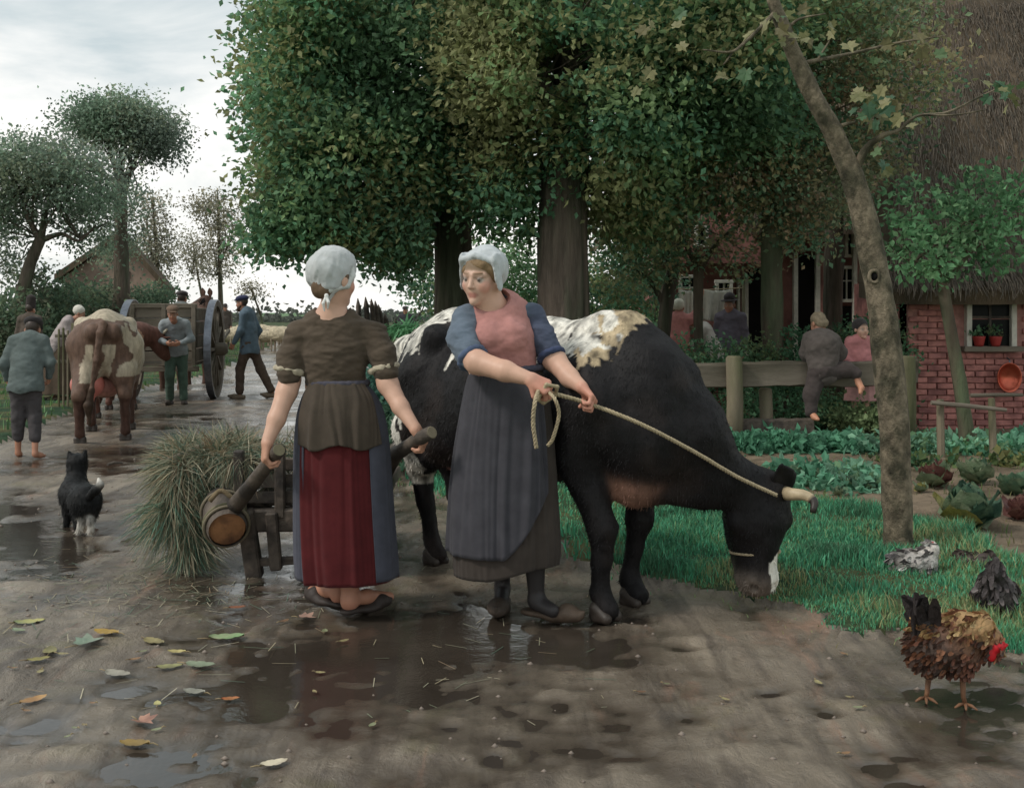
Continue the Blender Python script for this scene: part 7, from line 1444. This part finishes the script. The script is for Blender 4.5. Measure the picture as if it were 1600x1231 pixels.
for k in range(3):
    MB().bar(V(xb0 + .06, 5.64, .40 + .082 * k), V(xb0 + .06, 6.5, .40 + .082 * k), .025, .062, bev=.004, jit=.003).mk('slat', MT['wood_dark'], bw)
    MB().bar(V(xb1 - .06, 5.64, .40 + .082 * k), V(xb1 - .06, 6.5, .40 + .082 * k), .025, .062, bev=.004, jit=.003).mk('slat', MT['wood_dark'], bw)
for k in range(7): MB().bar(V(xb0 + .14 + k * (xb1 - xb0 - .28) / 6, 5.62, .36), V(xb0 + .14 + k * (xb1 - xb0 - .28) / 6, 6.5, .37), .11, .02, bev=.003, jit=.002).mk('floor_board', MT['wood_dark'], bw)
for x in (xb0 + .08, P(440, 0, 5.6)[0], xb1 - .08): MB().bar(V(x, 5.56, .645), V(x, 5.57, .30), .05, .05, up=(0, 1, 0), bev=.006).mk('stake', MT['wood_dark'], bw)
for x in (P(384, 0, 5.55)[0], P(585, 0, 5.6)[0]): MB().bar(V(x, 5.53, .34), V(x + .04, 5.58, -.01), .085, .075, up=(0, 1, 0), bev=.01, jit=.003).mk('leg', MT['wood_dark'], bw)
MB().bar(V(P(392, 0, 5.58)[0], 5.57, .07), V(P(585, 0, 5.6)[0], 5.58, .10), .045, .04, bev=.006, jit=.003).mk('foot_rail', MT['wood_dark'], bw)
MB().bar(P(424, 800, 5.54), P(432, 890, 5.56), .06, .05, up=(0, 1, 0), bev=.008).mk('brace', MT['wood_dark'], bw)
wc = V(P(500, 0, 6.9)[0], 6.95, .30); m = MB(); 
ringp = [wc + V(0, .30 * cos(a), .30 * sin(a)) for a in np.linspace(0, 2 * pi, 29)[:-1]]; whl = MB().addm(tube(np.array(ringp + [ringp[0]]), .035, 8, cap=False)).mk('wheel', MT['wood_dark'], bw, smooth=True)
for a in np.linspace(0, pi, 5)[:-1]: MB().bar(wc - V(0, .28 * cos(a), .28 * sin(a)), wc + V(0, .28 * cos(a), .28 * sin(a)), .03, .03, up=(1, 0, 0)).mk('spoke', MT['wood_dark'], whl)
MB().tube([wc - V(.18, 0, 0), wc + V(.18, 0, 0)], .03, 10).mk('axle', MT['wood_dark'], bw)
for h_, d_, r0 in ((h1 + (h1 - e1_) * .04, h1 - e1_, .030), (h2 + V(.05, -.06, .03), V(.05, -.06, .03), .028)):
    v, f = tube([h_, h_ + unit(d_) * .004], [r0 * .97, r0 * .86], 14); mk('handle_end', v, f, MT['wood_post'], bw, smooth=False)
MT['rope_old'] = M('old_rope', lin(128, 112, 88), rough=.9, var=.35, vs=50, bump=.7, bs=140, spec=.15)
# wooden keg hung at the near left corner
kg = thing('keg', 'small wooden keg with rope hoops and worn orange brown end hung at the barrow corner', 'keg', P(350, 815, 5.42))
kc = P(352, 812, 5.42); ax = unit(V(-.32, .86, .28)); r_ = unit(np.cross(ax, V(0, 0, 1)))
v, f = tube([kc - ax * .11, kc - ax * .09, kc, kc + ax * .16, kc + ax * .2], [.090, .098, .107, .098, .085], 22, cap=False); mk('staves', v, f, MT['wood_dark'], kg)
v, f = tube([kc - ax * .088, kc - ax * .09], [.092, .087], 22); mk('end', v, f, MT['wood_cut'], kg)
for t_ in (-.07, -.045, .10):
    ring = [kc + ax * t_ + (r_ * cos(a) + np.cross(ax, r_) * sin(a)) * .109 for a in np.linspace(0, 2 * pi, 30)]; MB().addm(tube(np.array(ring), .008, 6, cap=False)).mk('hoop', MT['wood_post'], kg, smooth=True)
MB().tube([kc + V(-.05, -.1, .11), kc + V(.0, -.09, .16), kc + V(.06, -.08, .12)], .012, 7, smooth_n=10)  .mk('rope_handle', MT['rope_old'], kg, smooth=True)
# load of cut grass
r = np.random.default_rng(12)
def straw_mass(cen, rad, n, ln, pal, down, seed, wid=.003):
    r = np.random.default_rng(seed); u = r.normal(0, 1, (n, 3)); u /= np.linalg.norm(u, axis=1)[:, None]; p = np.asarray(cen) + u * np.asarray(rad) * (r.uniform(.55, 1.0, n) ** .5)[:, None]
    d = r.normal(0, .75, (n, 3)) + np.stack([fbm(p * 9, 2, seed + 50), fbm(p * 9, 2, seed + 51), fbm(p * 9, 2, seed + 52)], -1) * 1.6 + np.asarray(down) + u * V(.5, .5, .15); d /= np.linalg.norm(d, axis=1)[:, None]; L_ = ln * r.uniform(.4, 1.4, n); s = np.cross(d, r.normal(0, 1, (n, 3))); s /= np.linalg.norm(s, axis=1)[:, None]; w = wid * r.uniform(.6, 1.6, n); sag = V(0, 0, -1)
    a = p; b = p + d * (L_ * .5)[:, None] + sag * (.05 * L_)[:, None]; c = p + d * L_[:, None] + sag * (.22 * L_)[:, None]
    v = np.stack([a - s * w[:, None], a + s * w[:, None], b - s * w[:, None], b + s * w[:, None], c], 1).reshape(-1, 3); k = np.arange(n)[:, None] * 5; col = np.array(pal)[r.integers(0, len(pal), n)] * r.uniform(.7, 1.3, n)[:, None]
    v[:, 2] = np.maximum(v[:, 2], .005); return v, [k + np.array([[0, 1, 3, 2]]), k + np.array([[2, 3, 4]])], np.repeat(col, 5, 0)
SG = [lin(124, 130, 108), lin(146, 144, 122), lin(104, 120, 98), lin(168, 156, 128), lin(96, 118, 102), lin(146, 126, 102), lin(182, 174, 150)]; SG2 = [lin(84, 122, 104), lin(108, 134, 112), lin(132, 130, 108), lin(160, 148, 122), lin(176, 168, 142)]
ld = [straw_mass(P(336, 702, 5.9), (.22, .26, .045), 4000, .17, SG, (-.3, -.2, 0), 1, .0017), straw_mass(P(290, 728, 5.74), (.11, .17, .075), 3600, .18, SG, (-.3, -.1, -.45), 2, .0017), straw_mass(P(276, 780, 5.70), (.075, .11, .13), 2600, .22, SG2, (-.05, -.05, -1), 3, .0018),
      straw_mass(P(296, 838, 5.68), (.05, .06, .11), 1100, .22, SG2, (.05, 0, -1), 4, .0018), straw_mass(P(326, 770, 5.70), (.06, .06, .10), 800, .20, SG2, (.05, -.1, -1), 5, .0016), straw_mass(P(376, 712, 5.70), (.13, .12, .05), 2400, .15, SG, (.1, -.2, -.3), 6, .0016), straw_mass(P(470, 712, 6.1), (.40, .32, .05), 2600, .18, SG[1:], (0, -.2, .1), 7, .0016)]
v, f, c = joinm(ld); tag(mk('cut_grass_load', v, f, MT['straw'], cols=c, smooth=False, at=P(320, 720, 5.8)), 'load of cut green grass spilling over the left side of the barrow', 'cut grass')
v, f = tube([P(262, 722, 5.62), P(300, 706, 5.72), P(360, 680, 5.95)], [.021, .024, .024], 9, rough=.08); tag(mk('pole', v, f, MT['wood_grey'], at=P(262, 722, 5.62)), 'short pale wooden pole sticking out of the cut grass load', 'pole')
# ------------------------------------------------------------------ horse cart
kt = thing('horse_cart', 'two wheeled grey wooden farm cart drawn away along the road', 'cart', (P(270, 0, 16.7)[0], 16.7, 0))
YT = 16.3; hx, ay = 0, 17.15
x0, x1 = P(205, 0, YT)[0], P(299, 0, YT)[0]; zt = P(0, 480, YT)[2]; zb = P(0, 566, YT)[2]
for k in range(5):
    za = zb + (zt - zb) * k / 5; MB().bar(V(x0, YT, za + .085), V(x1, YT, za + .085), .03, (zt - zb) / 5 - .02, bev=.005, jit=.004).mk('tail_board', MT['wood_grey'], kt)
MB().bar(V(x0 - .03, YT - .03, zt + .02), V(x1 + .03, YT - .03, zt + .02), .05, .07, bev=.008).mk('top_rail', MT['wood_grey'], kt)
for x in (x0, (x0 + x1) / 2, x1 - .02): MB().bar(V(x, YT - .035, zb - .05), V(x, YT - .035, zt + .05), .06, .05, up=(0, 1, 0), bev=.006).mk('stanchion', MT['wood_grey'], kt)
for x in (x0, x1):
    for k in range(4): za = zb + (zt - zb) * k / 4; MB().bar(V(x, YT + .02, za + .1), V(x, YT + 2.1, za + .1), .03, (zt - zb) / 4 - .02, bev=.004, jit=.004).mk('side_board', MT['wood_grey'], kt)
MB().box(((x0 + x1) / 2, YT + 1.05, zb - .03), (x1 - x0, 2.1, .05), bev=.006).mk('bed', MT['wood_grey'], kt)
MB().bar(V(x0 - .05, YT + .0, zb - .1), V(x1 + .05, YT + .0, zb - .1), .06, .08, bev=.008).mk('cross_bar', MT['wood_grey'], kt)
MB().tube([V(x0 - .3, YT + .7, .76), V(x1 + .3, YT + .7, .76)], .05, 12).mk('axle', MT['wood_dark'], kt)
for x in (x0 + .1, x1 - .1): MB().bar(V(x, YT + 1.5, zb - .06), V(x + .0, YT + 4.4, 1.0), .07, .07, bev=.01).mk('shaft', MT['wood_grey'], kt)
def wheel(c, R_, parent, nsp=12):
    ring = lambda r, xo: np.array([c + V(xo, r * cos(a), r * sin(a)) for a in np.linspace(0, 2 * pi, 49)])
    m = MB(); sec = [(R_, -.05), (R_, .05), (R_ - .09, .045), (R_ - .09, -.045)]; n = 48; vs = np.concatenate([ring(r, xo)[:-1] for r, xo in sec]); fs = []
    for k in range(4):
        for j in range(n): fs.append([k * n + j, k * n + (j + 1) % n, ((k + 1) % 4) * n + (j + 1) % n, ((k + 1) % 4) * n + j])
    w = mk('wheel', vs, np.array(fs), MT['wood_grey'], parent, smooth=False)
    vs = np.concatenate([ring(r, xo)[:-1] for r, xo in [(R_ + .014, -.053), (R_ + .014, .053), (R_ + .001, .053), (R_ + .001, -.053)]]); mk('tyre', vs, np.array(fs), MT['iron'], w, smooth=False)
    v, f = tube([c + V(-.12, 0, 0), c + V(-.1, 0, 0), c + V(.16, 0, 0), c + V(.2, 0, 0)], [.06, .11, .10, .06], 16); mk('hub', v, f, MT['wood_grey'], w)
    for k in range(nsp): a = 2 * pi * k / nsp; d = V(0, cos(a), sin(a)); MB().bar(c + d * .09, c + d * (R_ - .08), .045, .055, up=(1, 0, 0), bev=.006).mk('spoke', MT['wood_grey'], w)
wheel(V(x1 + .18, YT + .7, .775), .76, kt); wheel(V(x0 - .18, YT + .7, .775), .76, kt); kt.rotation_euler = (0, 0, radians(7))
person('carter in grey coat and dark cap sitting up on the cart, seen from behind', 278, 0, 17.6, 1.6, 4, dict(shirt=lin(108, 112, 110), trousers=lin(80, 74, 70), cap=('flat', lin(72, 66, 66)), hair=lin(70, 60, 54), feet='clog', lean=14, up=-.02, legs={1: [(.12, .42, .92), (.12, .46, .55), (0, 1)], -1: [(-.12, .42, .92), (-.12, .46, .55), (0, 1)]}, arms={1: [(.24, .14, 1.16), (.1, .36, 1.1)], -1: [(-.24, .14, 1.16), (-.1, .36, 1.1)]}), dz=.12)
MB().box((P(278, 0, 17.6)[0], 17.62, .86), (x1 - x0 + .02, .3, .05), bev=.006).mk('seat', MT['wood_grey'], kt)

# ------------------------------------------------------------------ fallen leaves on the mud
LC = {}
def lm(k, c1, c2):
    if k not in LC: LC[k] = M('fallen_leaf', c1, rough=.5, var=.3, vs=22, bump=.4, bs=50, bdist=.006, col2=c2, spec=.4)
    return LC[k]
def fallen(px, py, wpx, kind, c1, c2, label, seed, rot):
    r = np.random.default_rng(seed); g = G(px, py); z = height(g[0], g[1])[0]; z = max(z, -.0125) + .006; s = wpx * g[1] / FPX / 2; d = V(cos(rot), sin(rot), 0); w = V(-sin(rot), cos(rot), 0); cv = r.uniform(.1, .3)
    t = thing('fallen_leaf', label[0], 'leaf', (g[0], g[1], z), 'fallen leaves on the wet road')
    if kind == 'maple':
        v, f = big_leaf(V(g[0], g[1], z + .004) - d * .3 * s * 2, d, V(0, 0, 1), s * 2.0, -.12); v[:, 2] = z + .002 + np.abs(v[:, 2] - z) * .9
        mk('blade', v, f, lm(c1 + c2, c1, c2), t, smooth=False)
    else:
        n = 12; vs = []; fs = []
        for i, a in enumerate(np.linspace(-1, 1, n + 1)):
            ww = s * .52 * (max(0.02, 1 - a * a) ** .62) * (1 + .06 * (-1) ** i) * (1 - .12 * a)
            for b in (-1, -.5, 0, .5, 1): vs.append(V(g[0], g[1], z) + d * a * s + w * b * ww + V(0, 0, .004 + cv * s * abs(b) * .45 + .10 * s * a * a * r.uniform(.6, 1.2) + .02 * s * sin(a * 9 + b * 3)))
        for i in range(n):
            for j in range(4): fs.append([i * 5 + j, i * 5 + j + 1, i * 5 + j + 6, i * 5 + j + 5])
        mk('blade', np.array(vs), np.array(fs), lm(c1 + c2, c1, c2), t, smooth=True)
    st = V(g[0], g[1], z + .006) - d * s * (.9 if kind != 'maple' else .35)
    v, f = tube([st, st - d * s * .35 + V(0, 0, .004), st - d * s * .75 + w * s * .15 + V(0, 0, .001)], [.0022, .002, .0016], 5); mk('stalk', v, f, lm('stalk', lin(150, 132, 96), lin(126, 108, 80)), t)
FL = [(46, 973, 46, 'oval', lin(166, 160, 100), lin(126, 136, 92), 'pale yellow green leaf by the left edge, uppermost'), (29, 990, 26, 'oval', lin(140, 152, 126), lin(120, 130, 100), 'small pale green leaf just under the yellow green one at the left edge'),
      (166, 998, 46, 'oval', lin(168, 136, 62), lin(140, 116, 60), 'ochre yellow oval leaf lying against a grey green lobed leaf'), (130, 1012, 52, 'maple', lin(120, 136, 118), lin(142, 150, 132), 'grey green lobed leaf touching the ochre leaf'),
      (241, 1004, 44, 'oval', lin(146, 134, 92), lin(118, 108, 76), 'tan olive leaf right of the ochre leaf'), (354, 997, 54, 'oval', lin(122, 150, 104), lin(150, 158, 122), 'bright green oval leaf, rightmost of the upper leaves'),
      (78, 1021, 40, 'oval', lin(136, 128, 80), lin(110, 104, 70), 'thin olive leaf under the grey green lobed leaf'), (60, 1041, 34, 'oval', lin(140, 130, 72), lin(112, 106, 62), 'rounded olive yellow leaf left of centre in the litter'),
      (276, 1026, 30, 'oval', lin(178, 164, 108), lin(150, 136, 88), 'small light yellow leaf below the tan olive one'), (313, 1043, 50, 'oval', lin(126, 136, 112), lin(150, 150, 130), 'grey green leaf with turned edge under the bright green one'), (265, 1043, 40, 'oval', lin(144, 142, 96), lin(120, 116, 80), 'yellow green leaf beside the grey green leaf with turned edge'),
      (184, 1054, 48, 'oval', lin(150, 144, 130), lin(118, 112, 98), 'torn pale grey leaf in the middle of the litter'), (303, 1080, 40, 'oval', lin(146, 144, 132), lin(122, 120, 108), 'grey leaf with pointed tip below the pale torn one'), (52, 1096, 44, 'oval', lin(176, 140, 92), lin(150, 112, 70), 'curled tan orange leaf with long stalk at the left edge'),
      (219, 1128, 46, 'maple', lin(168, 126, 106), lin(132, 94, 80), 'pinkish brown lobed leaf, lowest of the lobed ones'), (360, 1091, 28, 'oval', lin(178, 98, 56), lin(150, 110, 66), 'orange red leaf at the right of the litter'), (246, 1101, 22, 'oval', lin(180, 172, 116), lin(150, 146, 96), 'tiny pale yellow leaf above the pinkish lobed leaf'),
      (428, 1194, 44, 'oval', lin(196, 184, 160), lin(160, 146, 126), 'cream coloured leaf at the bottom, right of the others'), (210, 1162, 50, 'oval', lin(136, 112, 62), lin(110, 94, 58), 'dull ochre leaf half sunk in mud under the pinkish lobed leaf'), (472, 967, 34, 'maple', lin(170, 136, 120), lin(140, 112, 100), 'pale pink lobed leaf behind the barrow woman heels'), (371, 949, 26, 'oval', lin(150, 92, 64), lin(120, 82, 62), 'rust brown leaf near the barrow foot')]
for k, (px, py, w_, kd, c1, c2, lab) in enumerate(FL): fallen(px, py, w_, kd, c1, c2, (lab,), 400 + k, [.3, -.4, 2.8, .9, -.6, .2, 1.9, .5, 3.0, -.2][k % 10])
rr2 = np.random.default_rng(77)
for k in range(26):
    px, py = (rr2.uniform(20, 620), rr2.uniform(930, 1200)) if k < 18 else (rr2.uniform(900, 1400), rr2.uniform(1020, 1190))
    fallen(px, py, rr2.uniform(11, 20), 'oval', *[(lin(150, 140, 100), lin(126, 110, 80)), (lin(140, 108, 78), lin(110, 84, 64)), (lin(132, 136, 104), lin(112, 112, 84))][k % 3], ('small faded leaf scrap pressed into the wet mud',), 500 + k, rr2.uniform(0, 6.28))
# twig on the road by the dog, dung, pebbles
tw = MB().tube([G(168, 728) + V(0, 0, .012), G(178, 726) + V(0, 0, .02), G(192, 725) + V(0, 0, .012)], [.012, .014, .008], 6, rough=.2); tag(tw.mk('stick', MT['wood_dark'], None, at=G(180, 727)), 'short dark stick lying on the road right of the black dog', 'stick')
n = 900; r = np.random.default_rng(31); X = r.uniform(-3.5, 2.5, n); Yq = r.uniform(3.0, 12, n); ok = zone(X, Yq) == 0; X, Yq = X[ok], Yq[ok]; m = MB(); bv = np.array([(1, 0, 0), (-.9, .1, 0), (0, 1, .1), (.1, -.9, 0), (0, 0, .7), (0, 0, -.6)]); bf = [[0, 2, 4], [2, 1, 4], [1, 3, 4], [3, 0, 4], [2, 0, 5], [1, 2, 5], [3, 1, 5], [0, 3, 5]]; hz = height(X, Yq)
for x, y, z in zip(X, Yq, hz): m.add(bv * r.uniform(.004, .014) * r.uniform(.7, 1.3, (6, 1)) + V(x, y, z + .001), bf)
MT['pebble'] = M('pebble', lin(128, 116, 106), rough=.5, var=.4, vs=4, bump=0, seedrand=False)
tag(m.mk('gravel', MT['pebble'], None, smooth=True), 'small stones scattered over the muddy road', 'gravel', kind='stuff')

r = np.random.default_rng(55); n = 900; X = np.concatenate([r.normal(-1.75, .35, 600), r.uniform(-2.8, .4, 300)]); Yq = np.concatenate([r.normal(5.35, .35, 600), r.uniform(3.6, 7, 300)]); hz = np.maximum(height(X, Yq), -.0125) + .004
a = r.uniform(0, 6.28, n); L_ = r.uniform(.03, .13, n); d = np.stack([np.cos(a), np.sin(a), r.normal(0, .05, n)], -1); s_ = np.stack([-np.sin(a), np.cos(a), 0 * a], -1) * .0016; p = np.stack([X, Yq, hz], -1)
v = np.stack([p - s_, p + s_, p + d * L_[:, None] + s_, p + d * L_[:, None] - s_], 1).reshape(-1, 3); c = np.repeat(np.array(SG)[r.integers(0, len(SG), n)] * r.uniform(.7, 1.2, n)[:, None], 4, 0)
tag(mk('scattered_straw', v, np.arange(n)[:, None] * 4 + np.array([[0, 1, 2, 3]]), MT['straw'], cols=c, smooth=False), 'loose straw and grass stalks dropped on the mud round the barrow', 'straw', kind='stuff')
